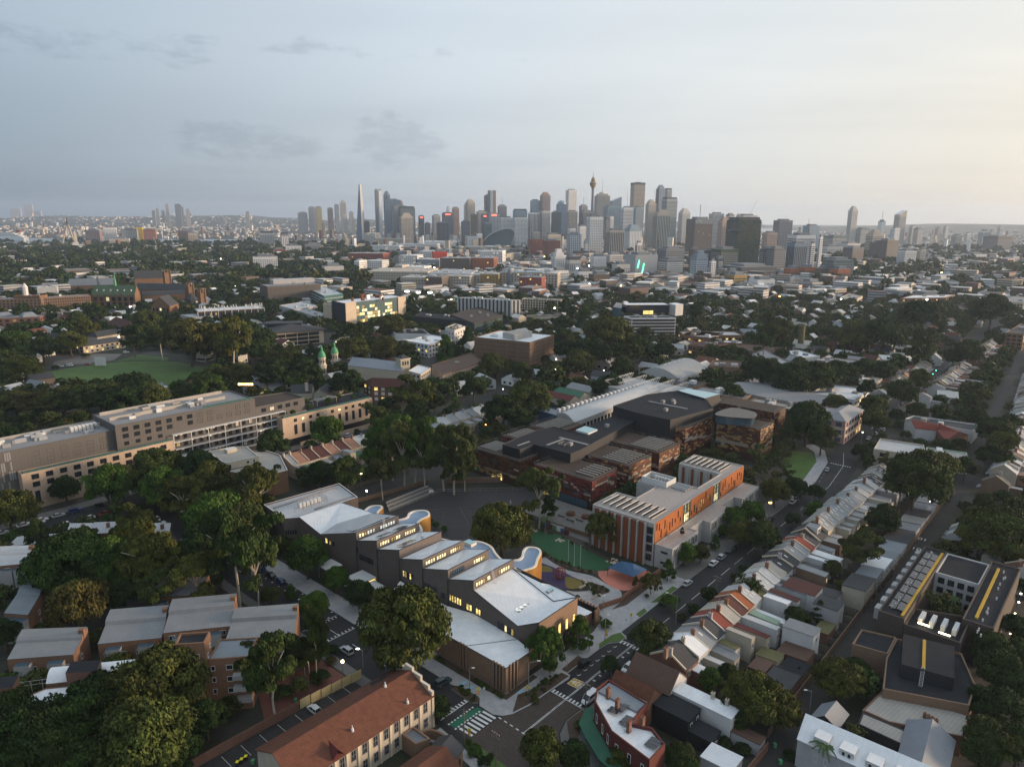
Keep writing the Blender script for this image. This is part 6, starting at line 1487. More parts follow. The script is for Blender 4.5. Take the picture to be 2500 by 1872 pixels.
t=block('red_brick_block','red brick block with pale blue glazed roof domes at the left edge',frt(Ka,12,(-40,405),(335,392),22),12,kD,km,levels=3,sp=-6,gap=.5,wh=2.2,plant=0)
for x in(40,240):
 X,Y=g(Ka,x,375,13);b=MB();b.lathe((X,Y),[(9,11.5),(8.6,13),(5.5,15.5),(0,15.8)],kp,4);b.build('roof_lantern',t)
block('scaffolded_block','scaffolded brown block beside the red brick block',frt(Ka,10,(345,370),(520,360),14),10,ku,km,levels=3,wm=Ku,wh=.4,sp=0,proud=1.2,lit=0)
for A,B,he,hr,lab in(((700,640),(1055,590),6.5,9.5,'cream college wing with dark hipped roof beside the oval, front one'),((820,560),(1045,522),9,12.5,'cream college wing with dark roof beside the oval, rear one'),((905,440),(1080,500),7,13,'college hall with maroon tiled roof above the cream wings')):
 t=thg('college_wing',lab,'college',g(Ka,A[0],A[1]));P=frt(Ka,he,A,B,13);gable(t,P,he,hr,kb,kz if jF in lab else kP,along=KG,hip=.12,over=.8);bnd(t,P,[1,4.0],1.5,kt,.1,n=-4.0,gap=.6,edges=(0,1,3),lit=.06,litm=kE)
t=thg('yellow_house','yellow gabled house among trees left of the oval',jg,g(Ka,440,640));gable(t,frt(Ka,7,(395,610),(470,612),14),7,14,kb,kz,along='short')
ov=[g(Ka,x,y)for x,y in((300,880),(480,915),(660,990),(1000,1010),(1480,985),(1640,935),(1780,852),(1700,812),(1460,772),(1180,768),(1000,774),(780,800),(500,840))]
slab('cricket_oval',ccw(spl(ov,4,True)),0,.15,jX,'green cricket oval ringed by dark trees');FOOT.append(ccw(ov))
sheet('cricket_pitch',[g(Ka,965,905),g(Ka,1040,895),g(Ka,1085,935),g(Ka,1040,950)],.19,'pitch','worn tan cricket pitch strip on the oval');sheet('cricket_pitch',[g(Ka,1100,885),g(Ka,1230,880),g(Ka,1280,905),g(Ka,1130,905)],.19,jL,'older worn patch on the oval')
sheet('oval_car_park',[g(Ka,440,800),g(Ka,700,790),g(Ka,960,760),g(Ka,1030,705),g(Ka,800,705),g(Ka,460,770)],.10,kQ,'grey car park beside the oval');sheet('oval_bank',[g(Ka,960,768),g(Ka,1180,712),g(Ka,1420,735),g(Ka,1420,764),g(Ka,1180,760)],.12,jX,'grass bank beside the oval')
t=thg('sight_screen','white square cricket sight screen on the oval edge','sight screen',g(Ka,850,805));X,Y=g(Ka,850,808);b=MB();b.box((X,Y),(1,0),4.2,.15,.5,7.0,ka);b.build('screen',t)
for s in(-3.4,3.4):b=MB();b.box((X+s,Y+.5),(1,0),.15,.6,0,5,ka);b.build('frame',t)
t=thg('illuminated_sign','orange illuminated lettered sign above the trees','sign',g(Kw,68,1060));X,Y=g(Kw,68,1028,9.0)
b=MB();b.box((X,Y),(1,0),5.2,.15,7.6,10.4,kx);b.build('board',t)
for k,(x0,x1)in enumerate(((-4.6,-3.2),(-2.9,-1.9),(-1.5,-.9),(-.5,.9),(1.2,2.2),(2.5,3.0),(3.3,4.6))):
 b=MB();b.box((X+(x0+x1)/2,Y-.2),(1,0),(x1-x0)/2,.06,8.3,9.6,KM);b.build('lit_letter',t)
b=MB();b.bar((X,Y,0),(X,Y,7.6),.2,Ku);b.build(jC,t)
t=block('white_laboratory','white framed laboratory with blue trim and rows of flues',frt(Ka,14,(1668,345),(2230,315),26),14,Kq,ko,levels=2,wm=kt,sp=-2.6,gap=.4,wh=2.4,z0=4.5,step=4.4,plant=0);P=frt(Ka,14,(1668,345),(2230,315),26);bnd(t,P,[.4],3.0,ki,.2,'base_panel',n=0,edges=(0,3));bnd(t,P,[13.2],1.0,ka,.25,'fascia',n=0)
for k in range(11):f=k/10;x,y=P[0][0]+(P[1][0]-P[0][0])*f,P[0][1]+(P[1][1]-P[0][1])*f;b=MB();b.box((x,y-.2),(1,0),.3,.3,0,13.4,ka);b.build('frame_post',t)
for k in range(34):f=R.random();q=R.uniform(.1,.8);x=P[0][0]+(P[1][0]-P[0][0])*f+(P[3][0]-P[0][0])*q;y=P[0][1]+(P[1][1]-P[0][1])*f+(P[3][1]-P[0][1])*q;b=MB();b.lathe((x,y),[(.6,13),(.5,16+R.random()*2),(0,16.5+R.random()*2)],ka,6);b.build('flue',t)
block('grey_shed_roof','pale sloping roofed shed left of the white laboratory',frt(Ka,9,(1520,375),(1640,400),20),9,ks,kk,plant=0)
t=block('fin_library','grey library clad in fine vertical metal fins',para(Kw,24,(185,185),(250,205),(700,180)),24,KF,km,levels=1,wm='taupe_clad',wh=21,sp=-1.6,gap=.35,proud=.3,lit=0,plant=2);P=frt(Kw,29,(300,152),(650,135),14);b=MB();b.prism(P,23,29,ks,Ku);b.build('roof_box',t);P=frt(Kw,9,(425,285),(530,282),2);b=MB();b.prism(P,0,12,kZ);b.build('glass_entry',t)
t=block('glass_faculty','glass faculty building beside the fin clad library',para(Kw,16,(590,222),(730,285),(890,265)),16,kZ,Ku,levels=4,wm=ka,wh=.35,sp=0,proud=.5,lit=0,step=3.6)
block('grey_box','pale grey flat roofed blocks between the library and the lit laboratory',para(Kw,10,(350,365),(480,400),(685,365)),10,ks,kk);block('grey_box','long grey metal roofed block before the lit laboratory',para(Kw,9,(490,405),(700,470),(730,430)),9,ks,kj,levels=2,sp=0,wh=.8)
t=thg('lecture_hall','broad dark hip roofed hall with blue skylight and deep eaves',Jn,g(Kw,480,640));P=para(Kw,13.5,(10,540),(250,600),(765,555));gable(t,ins(ccw(P),3),13,18,Ke,kp if False else kz,along=KG,hip=.2,over=3.2)
bnd(t,ins(ccw(P),3),[.6,4.2,7.8],2.8,kt,.12,n=4,gap=.06,m0=4,lit=.02);X,Y=g(Kw,170,540,16.5);b=MB();b.box((X,Y+1),(.97,.1),8,3.4,15,16.4,kU);b.build(jj,t)
b=MB();X,Y=g(Kw,390,510,18);b.box((X,Y),(.98,.2),16,7,16.5,18.4,kx);b.build('roof_well',t)
LB=thg('lit_laboratory','tall laboratory with glowing glass front between blank pale end walls',KB,g(Kw,1000,600));P=para(Kw,26,(795,325),(905,348),(1415,290));shl(LB,P,26,kx,ko,.8,.5)
Pc=ccw(P);i=max(range(4),key=lambda k:math.dist(Pc[k],Pc[(k+1)%4])if Pc[(k+1)%4][0]>Pc[k][0]else 0);p,q=Pc[i],Pc[(i+1)%4];L=math.dist(p,q)
for s0,s1 in((.1,L*.165),(L*.86,L-.1)):
 b=MB();f=(s0+s1)/2/L;d=((q[0]-p[0])/L,(q[1]-p[1])/L);b.box((p[0]+(q[0]-p[0])*f+d[1]*.4,p[1]+(q[1]-p[1])*f-d[0]*.4),d,(s1-s0)/2,.5,4,26.6,Ke);b.build('end_panel',LB)
for z in(4.4,8.0,11.6,15.2,18.8,22.4):
 for k in range(16):
  s=L*.175+(L*.675)*(k+.5)/16;pr=.62 if z<16 else(.3 if z<20 else.08)
  pwn(LB,p,q,s,z,L*.675/16-.15,3.0,frame=km,glass=R.choice((Kc,kE,Kc,kS))if R.random()<pr else kZ,fw=.12)
for k in range(12):x=P[0][0]*.5+P[2][0]*.5+R.uniform(-26,26)*d[0]+R.uniform(-4,4);y=P[0][1]*.5+P[2][1]*.5+R.uniform(-26,26)*d[1];b=MB();b.box((x,y),d,R.uniform(.8,2.4),1.2,25.2,27.5+R.random()*2,R.choice((ka,jm,Ku)));b.build(KY,LB)
block('grey_stair_block','pale blank stair block left of the lit laboratory',para(Kw,22,(720,350),(790,360),(810,350)),22,Ke,km,plant=0)
block(Jb,'white stepped building with lit roof terrace',para(Kw,12,(1285,560),(1330,600),(1620,605)),12,ki,kq,levels=2,lit=.3,litm=kE);block(Jb,'white building with flat pale roof in front of the lit terrace',para(Kw,11,(1420,660),(1610,695),(1810,640)),11,ki,ko,levels=3,lit=.12,litm=kE,sp=-4,gap=.5)
block(Jb,'white tower end of the stepped white building',para(Kw,16,(1750,550),(1830,575),(1920,540)),16,ki,Kz,levels=4,sp=-5,gap=.7,lit=.05)
block('black_glass_block','low black clad block behind the white buildings',para(Kw,12,(1490,455),(1960,500),(2010,460)),12,kx,kq,levels=1,lit=.05);block('black_glass_block','black block with green glass lines beside the striped block',para(KX,13,(0,440),(200,515),(440,440)),13,kx,KS,levels=3,wm=kZ,wh=1.6,sp=0,lit=0)
t=block('striped_block','white panelled block with dark vertical stripes and a green corner sign',para(KX,22,(55,298),(515,322),(590,318)),22,ki,ko,levels=1,wm=kH,wh=21,sp=-4.6,gap=.55,lit=0,proud=.12,z0=.5,plant=4);P=ccw(para(KX,22,(55,298),(515,322),(590,318)))
bnd(t,P,[3.6,7.2,10.8,14.4,18],.35,km,.16,'floor_line',n=0,lit=0);X,Y=g(KX,78,310,20);b=MB();b.box((X,Y-.6),(.99,.1),5.5,.2,18.2,21.6,Kp);b.build('sign_panel',t)
block('lattice_block','pale concrete lattice fronted block right of the striped block',frt(KX,18,(600,310),(930,322),16),18,Ke,km,levels=6,wm=kt,sp=-3.2,gap=.35,step=2.9,wh=2.0,lit=.02)
block('terrace_block','low concrete block with glowing yellow ground floor',para(KX,9,(640,445),(885,440),(1005,455)),9,Ke,KS,levels=2,lit=.55,litm=kE,wh=2.4,sp=-5,gap=.15,z0=.6)
BB=block('brown_block','big brown brick block banded with projecting courses',para(KX,21,(200,630),(670,675),(875,612)),21,ku,ko,levels=6,wm='brown_course',wh=2.4,sp=-9,gap=.12,proud=.25,lit=0,z0=1.2,step=3.2,plant=5);P=para(KX,26,(440,580),(540,600),(690,570));b=MB();b.prism(P,20,25,Ks,kA);b.build('roof_house',BB)
for x,y,z in((345,665,17),(525,720,12),(525,770,8)):X,Y=g(KX,x,y,z);b=MB();b.box((X-.3,Y-.6),(.99,.1),.6,.15,z-1,z+1,kE);b.build('lit_window',BB)
t=block('long_brick_hall','long low brown brick hall with dark flat roof and ribbed side',para(Kw,8.5,(1640,865),(1720,955),(2065,835)),8.5,ku,Kg,levels=1,wm=ju,wh=7,sp=-4.2,gap=.08,proud=.2,lit=0,plant=1,z0=.6)
WC=block('white_slab','white office slab with balconies and dark glass top floors',para(KX,20,(1465,452),(1530,470),(1900,468)),20,ki,kq,levels=6,wm='brown_glass',wh=1.9,sp=0,proud=.05,gap=0,lit=0,z0=1.5,step=3.0);P=para(KX,20,(1465,452),(1530,470),(1900,468))
bnd(WC,P,[.6+3.0*k for k in range(7)],.7,ka,.9,'balcony_band',n=0,lit=0)
b=MB();b.prism(ins(ccw(para(KX,27,(1440,345),(1480,362),(1850,360))),.5),19,27,kt,ko);b.build('top_storey',WC);b=MB();b.prism(para(KX,28,(1840,348),(1900,362),(1965,355)),17,28,ki,ko);b.build('stair_tower',WC);b=MB();b.prism(para(KX,24,(1370,378),(1440,390),(1465,350)),0,24,kU,km);b.build('glass_side',WC)
P=para(KX,23,(1480,415),(1500,425),(1850,420));X,Y=g(KX,1665,420,23);b=MB();b.box((X,Y-1.5),(.98,.18),5,.3,21,24.5,kE);b.build('lit_lounge',WC)
block('long_low_hall','long low white roofed building with yellow brick side right of the slab',para(KX,9,(1945,610),(2212,640),(2300,600)),9,kM,kk,levels=2,lit=.2,litm=kE);block('long_low_hall','long white roofed building with lit windows beside dark roofs',frt(jN,9,(-20,318),(360,318),22),9,kM,kk,levels=2,lit=.4,litm=kE);block('small_white_roof','small white roofed block below the long lit building',frt(jN,7,(160,360),(352,372),12),7,kM,Kd)
t=thg('red_school','red brick school house with dark red hipped roof and white windows','school',g(Kw,1280,1180));P=para(Kw,10,(1060,1010),(1130,1045),(1440,1055));gable(t,P,10,14,kD,kP,along=KG,hip=.15,over=.8);bnd(t,P,[1,4.4,7.4],2.0,jH,.1,n=-4.4,gap=.5,lit=.12,litm=kE)
CH=thg('white_church','cream church college with pale roof and arched bell tower','church',g(Kw,1350,930));P=para(Kw,10,(930,865),(1380,915),(1440,850));gable(CH,P,9.5,13,kb,kp,along=KG);P2=para(Kw,11,(1440,915),(1545,945),(1630,890));shl(CH,P2,11,kb,ko,.5);bnd(CH,P2,[1,4.4,7.8],1.8,kt,.1,n=-3.4,gap=.55,lit=.03)
X,Y=g(Kw,1395,830,15);b=MB();b.box((X,Y),(.8,.6),3.6,3.6,0,16.5,kb);b.box((X,Y),(.8,.6),4.1,4.1,16.5,17,Kr);b.lathe((X,Y),[(5.4,17),(0,19.5)],kz,4);b.build('bell_tower',CH)
for s in(-1.9,0,1.9):pwn(CH,(X-3.6*.8+3.6*.6,Y-3.6*.6-3.6*.8),(X+3.6*.8+3.6*.6,Y+3.6*.6-3.6*.8),3.6+s,12.5,1.1,2.6)
for k,(x,y)in enumerate(((722,985),(828,945))):
 t=thg('domed_tower','cream tower with green copper dome, '+('left' if k==0 else 'right')+' of the pair',Jg,g(Kw,x,y));X,Y=g(Kw,x,y)
 b=MB();b.lathe((X,Y),[(3.0,0),(3.0,9.5),(3.4,9.8),(3.4,10.2),(2.6,10.3),(2.5,15),(3.0,15.3),(2.7,15.8)],kb,8);b.build('shaft',t)
 b=MB();b.lathe((X,Y),[(2.7,15.8),(2.6,17),(2.0,18.8),(1.1,20),(.8,20.2),(.8,22),(.9,22.2),(.3,23.4),(0,24.5)],Kp,12);b.build('dome',t)
 for q in range(8):
  a=q*.785;b=MB();b.box((X+2.95*math.cos(a),Y+2.95*math.sin(a)),(-math.sin(a),math.cos(a)),.5,.15,4.5,8,kx);b.build('arch_opening',t)
 for q in range(8):
  a=q*.785;b=MB();b.box((X+2.5*math.cos(a),Y+2.5*math.sin(a)),(-math.sin(a),math.cos(a)),.35,.12,12,14,kx);b.build('arch_opening',t)
t=thg('church_nave','slate roofed nave and gabled wing below the domed towers','church',g(Kw,640,1090));gable(t,para(Kw,6,(640,1110),(740,1130),(900,1010)),6,10,kb,kz,along=KG);gable(t,frt(Kw,6,(450,1105),(625,1100),12),6,10,kb,kz,along=KG);chimney(t,*g(Kw,582,1060,9),7,12,kb,.8,.6)
t=thg('sawtooth_hall','long pale curved roof hall with a row of white vents',Jn,W(215,118));P=uvp([(170,106.5),(262,110.5),(264.5,126),(177,123)])
barrel(t,[W(170,106.5),W(262,110.5),W(264.5,126),(W(177,123))],10.4,12.8,Ks,kk);bnd(t,P,[5.6],2.6,kt,.12,n=-3.4,gap=.4,edges=(0,),lit=.04)
for k in range(20):u=180+k*4.1;b=MB();b.box(W(u,124.2),(UX,UY),.9,.8,9.5,12.6,ka);b.build('vent',t)
block('blue_store','blue clad store at the end of the long pale roof',uvp([(180,124),(191,124.5),(192,140),(181,139)]),8.5,jl,kp,plant=0)
t=thg('truss_roof','ridged white roof with exposed triangular trusses',KP,W(268,122));shl(t,uvp([(250,99),(284,100),(284,146),(252,146)]),9.5,ks,kk,.3)
for k in range(5):
 v=103+k*10
 for s in(-.7,.7):
  for q in range(8):u=252+q*3.9;b=MB();b.bar(w3(u,v+s,10 if q%2 else 13),w3(u+3.9,v+s,13 if q%2 else 10),.12,ka);b.bar(w3(u,v+s,13),w3(u+3.9,v+s,13),.12,ka);b.build('truss_member',t)
GY=thg('arched_gym','low arched roof sports hall with pale walls','sports hall',W(330,139));barrel(GY,[W(308.5,122.5),W(352,123),W(355.5,156),W(307.5,153.5)],7.5,13,ki,kj)
for k in range(5):u=318+k*6.5;b=MB();b.bar(w3(u,140,13.4),w3(u+4,140,13.4),.15,ka);b.bar(w3(u,140,12.5),w3(u,140,13.9),.15,ka);b.bar(w3(u+4,140,12.5),w3(u+4,140,13.9),.15,ka);b.build('roof_pipe',GY)
t=thg('curved_grey_roof','big low curved grey roof between the gym and the trees',Jn,W(310,58));sp=ccw([W(299,85.5)]+spl([W(321,87),W(329,70),W(327,50),W(316.5,30)],5)+[W(297,29),W(294.5,57)]);b=MB();b.prism(sp,0,8.6,ks,cap=False);b.build(Kn,t);b=MB();b.prism(ins(sp,-.6),8.6,9.2,ka,km,bottom=True);b.build(KP,t);FOOT.append(sp)
for k,(u0,v0,u1,v1,h,r)in enumerate(((264,44,276,84,8.5,kA),(280,66,293,98,9.5,km),(278,34,290,62,8.8,kA),(286,100,302,120,10,kz))):block('plant_hall',('pale roofed plant hall behind the tall copper blocks','dark plant hall behind the charcoal block','pale roofed hall before the curved grey roof','dark roofed hall beside the arched gym')[k],rect(u0,v0,u1,v1),h,ku,r,plant=4)
PK=thg('pink_building','pink and cream banded corner building with hipped grey roof',KB,W(270,8));P=uvp([(260.2,11),(260.2,2.6),(291,3.2),(292,10),(288,27.5),(262,26.5)]);Pr=uvp([(260.2,14),(260.2,2.6),(291,3.2),(291,14)])
gable(PK,Pr,12.2,15.2,'pink_render',kj,along=KG,hip=.2,over=.6);bnd(PK,Pr,[3.6,7.4],1.1,Kr,.12,'cream_band',n=0,lit=0);bnd(PK,Pr,[1,5,9],2.0,kU,.1,n=-4.5,gap=.45,lit=.12,litm=kE);shl(PK,uvp([(262,14.1),(291,14.1),(288,28),(262,27)]),10.6,'pink_render',kj,.3)
t=thg('corner_shop','cream two storey corner shop with shaped parapet','shop',W(245,-26));P=uvp([(238.3,-17.0),(258,-14.6),(261,-33),(247,-37),(241,-32)]);shl(t,P,7.6,kb,kk,.7);bnd(t,P,[1,4.4],1.8,kt,.1,n=-5,gap=.6,lit=.05)
block('green_house','pale green rendered house behind the cream corner shop',uvp([(248,-37.2),(262,-34),(266,-50),(252,-53)]),6.4,jM,kA,levels=2,sp=-5,gap=.6)
t=thg('red_roof_shop','long shop with red metal roof in two pitches','shop',W(298,-33));gable(t,uvp([(295.5,-22),(307,-14.6),(303,-30),(298,-31)]),6,8.6,ki,Ko,along=KG);gable(t,uvp([(282,-38.5),(298.8,-31.2),(305,-31),(300,-45)]),6.0,9.0,kD,Ko,along=KG)
block('solar_roof_block','white parapet block with dark solar roof beside the red roof',uvp([(308,-14),(318,-16),(322,-46),(306,-46)]),7,ki,kz,plant=3)
for k,(u,v,w_,d_,h,wm,rm)in enumerate(((328,18,34,26,8,ki,ko),(300,22,20,14,6,ks,kk),(372,22,30,20,8,Ke,kA))):block('flat_roof_shop',('white flat roofed building past the pink corner','low pale roofed store before the white building','stone fronted shop further along the main street')[k],rect(u,v,u+w_,v+d_),h,wm,rm,levels=2,lit=.1,litm=kE)
for k,(x,y,r,h,m)in enumerate(((605,395,6.0,16,kP),(737,420,2.6,22,Kz))):
 t=thg('brick_tank' if k==0 else 'chimney_stack','squat round dark red tank among trees' if k==0 else 'tall mossy round chimney stack among trees','tank' if k==0 else 'chimney',g(jN,x,y));X,Y=g(jN,x,y);b=MB();b.lathe((X,Y),[(r,0),(r*.97,h-1),(r*1.05,h-.8),(r*1.05,h),(r*.85,h),(r*.85,h-.6),(0,h-.6)],m,16);b.build('shaft',t)
for k,(A,B,C,h,wm,rm)in enumerate((((290,410),(620,440),(650,400),6,ku,Kg),((420,440),(600,540),(690,510),7,ks,kk),((620,425),(760,465),(870,455),6,ki,ko),((820,500),(1050,520),(1120,480),8,ku,km),((130,520),(330,530),(360,490),10,ku,Kg),((0,380),(160,400),(260,370),8,kD,kP),((1960,90),(2212,105),(2300,70),12,Ke,km),((1400,75),(1690,70),(1760,50),12,kD,ko),((2095,300),(2212,310),(2300,250),15,kX,kz),((1000,70),(1090,90),(1150,60),10,kb,kA))):
 block('campus_block',('long low brown roofed campus block near the dark tank','grey campus block with pale sloping roof','low white campus block by the chimney stack','brown block with grey roof among the trees','brown brick block with white roof stacks','red brick school with dark red roofs','pale long block at the right edge','red brick warehouse with white roof at the right','stone columned building at the right edge','cream block among trees at the right')[k],para(jN,h,A,B,C),h,wm,rm,levels=max(1,int(h/3.6)),lit=.08,litm=kE)
def leaf_mat(key,stops,rough=.75):
 m=bpy.data.materials.new(key);m.use_nodes=True;t=m.node_tree;b=t.nodes[jt];b.inputs[jc].default_value=rough;b.inputs['Specular IOR Level'].default_value=.15
 oi=N(t,jT);at=N(t,'ShaderNodeAttribute',attribute_name='tone')
 sp=N(t,jQ);t.links.new(at.outputs['Vector'],sp.inputs[0])
 f=mn(t,'FRACT',mn(t,'ADD',oi.outputs['Random'],mn(t,kL,sp.outputs[1],.99)))
 c=ramp(t,f,stops)
 k=N(t,Ky)
 for i in range(3):t.links.new(sp.outputs[0],k.inputs[i])
 c=mixc(t,1.0,c,k.outputs[0],kL);t.links.new(c,b.inputs[Ja])
 MATS[key]=m
G_DK,G_MD,G_OL,G_BR,G_YE=(0.020,0.038,0.008),(0.030,0.056,0.010),(0.045,0.056,0.013),(0.050,0.089,0.013),(0.065,0.062,0.013)
leaf_mat(jf,[(0,G_DK),(.3,G_MD),(.55,G_OL),(.8,(0.024,0.044,0.010)),(1,G_YE)])
leaf_mat('leaf_green',[(0,(0.033,0.067,0.010)),(.5,(0.041,0.081,0.011)),(1,G_BR)])
leaf_mat('leaf_dark',[(0,(0.016,0.033,0.008)),(.6,(0.024,0.044,0.010)),(1,(0.030,0.048,0.011))])
leaf_mat('leaf_olive',[(0,(0.050,0.058,0.013)),(.5,(0.061,0.067,0.013)),(1,(0.045,0.062,0.013))])
leaf_mat('leaf_gum',[(0,(0.041,0.061,0.015)),(.5,(0.050,0.068,0.015)),(1,(0.054,0.062,0.019))])
leaf_mat('leaf_brown',[(0,(0.063,0.053,0.013)),(1,(0.054,0.050,0.013))])
NPR=np.random.default_rng(4)
CSZ=.62
def leaf_quads(cent,nrm,size,tone,rng):
 """arrays of small leaf sprays: returns verts (n*4,3)"""
 n=len(cent);a=rng.normal(size=(n,3));nrm=nrm/np.linalg.norm(nrm,axis=1,keepdims=True)
 t1=np.cross(nrm,a);t1/=np.linalg.norm(t1,axis=1,keepdims=True);t2=np.cross(nrm,t1)
 s=size[:,None];asp=rng.uniform(.55,1.0,(n,1))
 v=np.empty((n,4,3));v[:,0]=cent-t1*s;v[:,1]=cent-t2*s*asp*.8+nrm*s*.15;v[:,2]=cent+t1*s;v[:,3]=cent+t2*s*asp*.8-nrm*s*.15
 return v.reshape(-1,3)
def mesh_np(name,v,nquad,tone,m,yv=None):
 me=bpy.data.meshes.new(name);me.vertices.add(len(v));me.vertices.foreach_set('co',v.astype(np.float32).ravel())
 me.loops.add(nquad*4);me.loops.foreach_set('vertex_index',np.arange(nquad*4,dtype=np.int32))
 me.polygons.add(nquad);me.polygons.foreach_set('loop_start',np.arange(0,nquad*4,4,dtype=np.int32));me.polygons.foreach_set('loop_total',np.full(nquad,4,dtype=np.int32))
 at=me.attributes.new('tone','FLOAT_VECTOR','FACE');tv=np.zeros((nquad,3),np.float32);tv[:,0]=tone
 if yv is not None:tv[:,1]=yv
 at.data.foreach_set('vector',tv.ravel());me.materials.append(MATS[m]);me.update();return me
def crown_arrays(kind,seed,dens=1.0,lsz=1.0):
 """leaf sprays of a crown of radius 1 and total tree height 1"""
 rng=np.random.default_rng(seed);C,Nn,S,T=[],[],[],[]
 def clump(c,r,n,ls):
  d=rng.normal(size=(n,3));d/=np.linalg.norm(d,axis=1,keepdims=True);d[:,2]=np.where(d[:,2]<-.35,-d[:,2]*.6,d[:,2])
  rad=r[0]*np.cbrt(rng.uniform(.35,1.0,n));k=rng.uniform(.58,1.38)
  p=c+d*rad[:,None]*np.array([1,1,r[1]/r[0]])
  C.append(p);nn=d*.8+rng.normal(size=(n,3))*.45+np.array([0,0,.35]);Nn.append(nn);S.append(rng.uniform(.6,1.3,n)*ls);T.append(k*rng.uniform(.78,1.22,n))
 zs=1.0
 if kind==kr:
  nc=int(70)
  for i in range(nc):
   th=rng.uniform(0,2*math.pi);ph=math.acos(rng.uniform(-.55,1.0));rr=rng.uniform(.60,.86)
   c=np.array([rr*math.sin(ph)*math.cos(th),rr*math.sin(ph)*math.sin(th),.58+.34*math.cos(ph)*rng.uniform(.85,1.1)])
   r=rng.uniform(.17,.30);clump(c,(r,r*.42),int(70*dens),.048*lsz)
  for i in range(14):clump(np.array([rng.uniform(-.4,.4),rng.uniform(-.4,.4),rng.uniform(.5,.75)]),(.35,.17),int(40*dens),.07*lsz)
 elif kind==kT:
  nb=12
  for b in range(nb):
   th=rng.uniform(0,2*math.pi)+b;rr=rng.uniform(.2,.85);z=rng.uniform(.46,.95)if b else.93
   bc=np.array([rr*math.cos(th),rr*math.sin(th),z])
   for i in range(rng.integers(7,11)):
    c=bc+np.array([rng.normal()*.16,rng.normal()*.16,rng.normal()*.045]);r=rng.uniform(.13,.25);clump(c,(r,r*.36),int(62*dens),.050*lsz)
 elif kind==kc:
  for i in range(46):
   th=rng.uniform(0,2*math.pi);ph=math.acos(rng.uniform(-.6,1.0));rr=rng.uniform(.55,.82)
   c=np.array([rr*math.sin(ph)*math.cos(th),rr*math.sin(ph)*math.sin(th),.60+.32*math.cos(ph)]);r=rng.uniform(.2,.34);clump(c,(r,r*.42),int(72*dens),.055*lsz)
  for i in range(8):clump(np.array([rng.uniform(-.3,.3),rng.uniform(-.3,.3),rng.uniform(.45,.75)]),(.4,.18),int(36*dens),.08*lsz)
 elif kind==Kv:
  for i in range(44):
   z=rng.uniform(.16,.97);rad=(1-max(0,(z-.32)/.68)**1.3)*(.55+.45*min(1,(z-.1)/.22));th=rng.uniform(0,2*math.pi);rr=rad*rng.uniform(.5,.85)
   r=rng.uniform(.18,.30);clump(np.array([rr*math.cos(th),rr*math.sin(th),z]),(r,r*.30),int(62*dens),.06*lsz)
 elif kind==jd:
  for i in range(60):
   th=rng.uniform(0,2*math.pi);rr=rng.uniform(.2,.9);z=.93-.25*rr*rr-rng.uniform(0,.42)*rr
   r=rng.uniform(.15,.25);clump(np.array([rr*math.cos(th),rr*math.sin(th),z]),(r,r*.6),int(60*dens),.055*lsz)
 elif kind==kO:
  for i in range(26):
   th=rng.uniform(0,2*math.pi);ph=math.acos(rng.uniform(0,1.0));rr=rng.uniform(.5,.8)
   c=np.array([rr*math.sin(ph)*math.cos(th),rr*math.sin(ph)*math.sin(th),.35+.45*math.cos(ph)]);r=rng.uniform(.25,.38);clump(c,(r,r*.7),int(40*dens),.09*lsz)
 return np.concatenate(C),np.concatenate(Nn),np.concatenate(S),np.concatenate(T),rng
CROWN={}
def crown_mesh(kind,leaf,seed):
 k=(kind,leaf,seed)
 if k not in CROWN:
  c,n,s,t,rng=crown_arrays(kind,seed*17+len(kind),3.3,.68);v=leaf_quads(c,n,s,t,rng)
  CROWN[k]=mesh_np('crown',v,len(c),t,leaf)
 return CROWN[k]
TRUNK={}
def trunk_mesh(kind,bark,seed):
 k=(kind,bark,seed)
 if k not in TRUNK:
  rng=random.Random(seed*31+7);b=MB()
  def limb(a,c,r0,r1,n=6):
   a,c=Vector(a),Vector(c);d=(c-a).normalized();q=Vector((0,0,1))if abs(d.z)<.9 else Vector((1,0,0));x=d.cross(q).normalized();y=d.cross(x)
   A=[a+(x*math.cos(6.283*i/n)+y*math.sin(6.283*i/n))*r0 for i in range(n)];B=[c+(x*math.cos(6.283*i/n)+y*math.sin(6.283*i/n))*r1 for i in range(n)]
   for i in range(n):j=(i+1)%n;b.face([tuple(A[j]),tuple(A[i]),tuple(B[i]),tuple(B[j])],bark)
  fork={kT:.52,jd:.45,Kv:.9}.get(kind,.42);w={kT:.045,Kv:.05,jd:.04}.get(kind,.065)
  bend=(rng.uniform(-.06,.06),rng.uniform(-.06,.06),fork*.5);top=(rng.uniform(-.08,.08),rng.uniform(-.08,.08),fork)
  limb((0,0,0),bend,w,w*.8);limb(bend,top,w*.8,w*.62)
  for i in range(7 if kind!=Kv else 3):
   th=i*.9+rng.uniform(0,.5);rr=rng.uniform(.35,.7);e=(rr*math.cos(th),rr*math.sin(th),rng.uniform(fork+.15,.88));m_=tuple((top[q]+e[q])*.5+(0,0,.05)[q]for q in range(3));limb(top,m_,w*.5,w*.32,5);limb(m_,e,w*.32,w*.12,5)
  TRUNK[k]=new_mesh('trunk',b.v,b.f,b.mats,b.m)
 return TRUNK[k]
KH=dict(broad=1.75,gum=2.7,round=2.0,cone=2.9,weep=1.9,shrub=1.05)
KZ=dict(broad=.62,gum=.70,round=.6,cone=.52,weep=.6,shrub=.45)
DESC=dict(broad='broad spreading tree',gum='tall gum tree',round='rounded tree',cone='upright conical tree',weep='feathery drooping tree',shrub='low bushy shrub')
LDESC=dict(leaf_mixed='mid green',leaf_green='bright green',leaf_dark='dark green',leaf_olive='olive green',leaf_gum='grey green',leaf_brown='brownish')
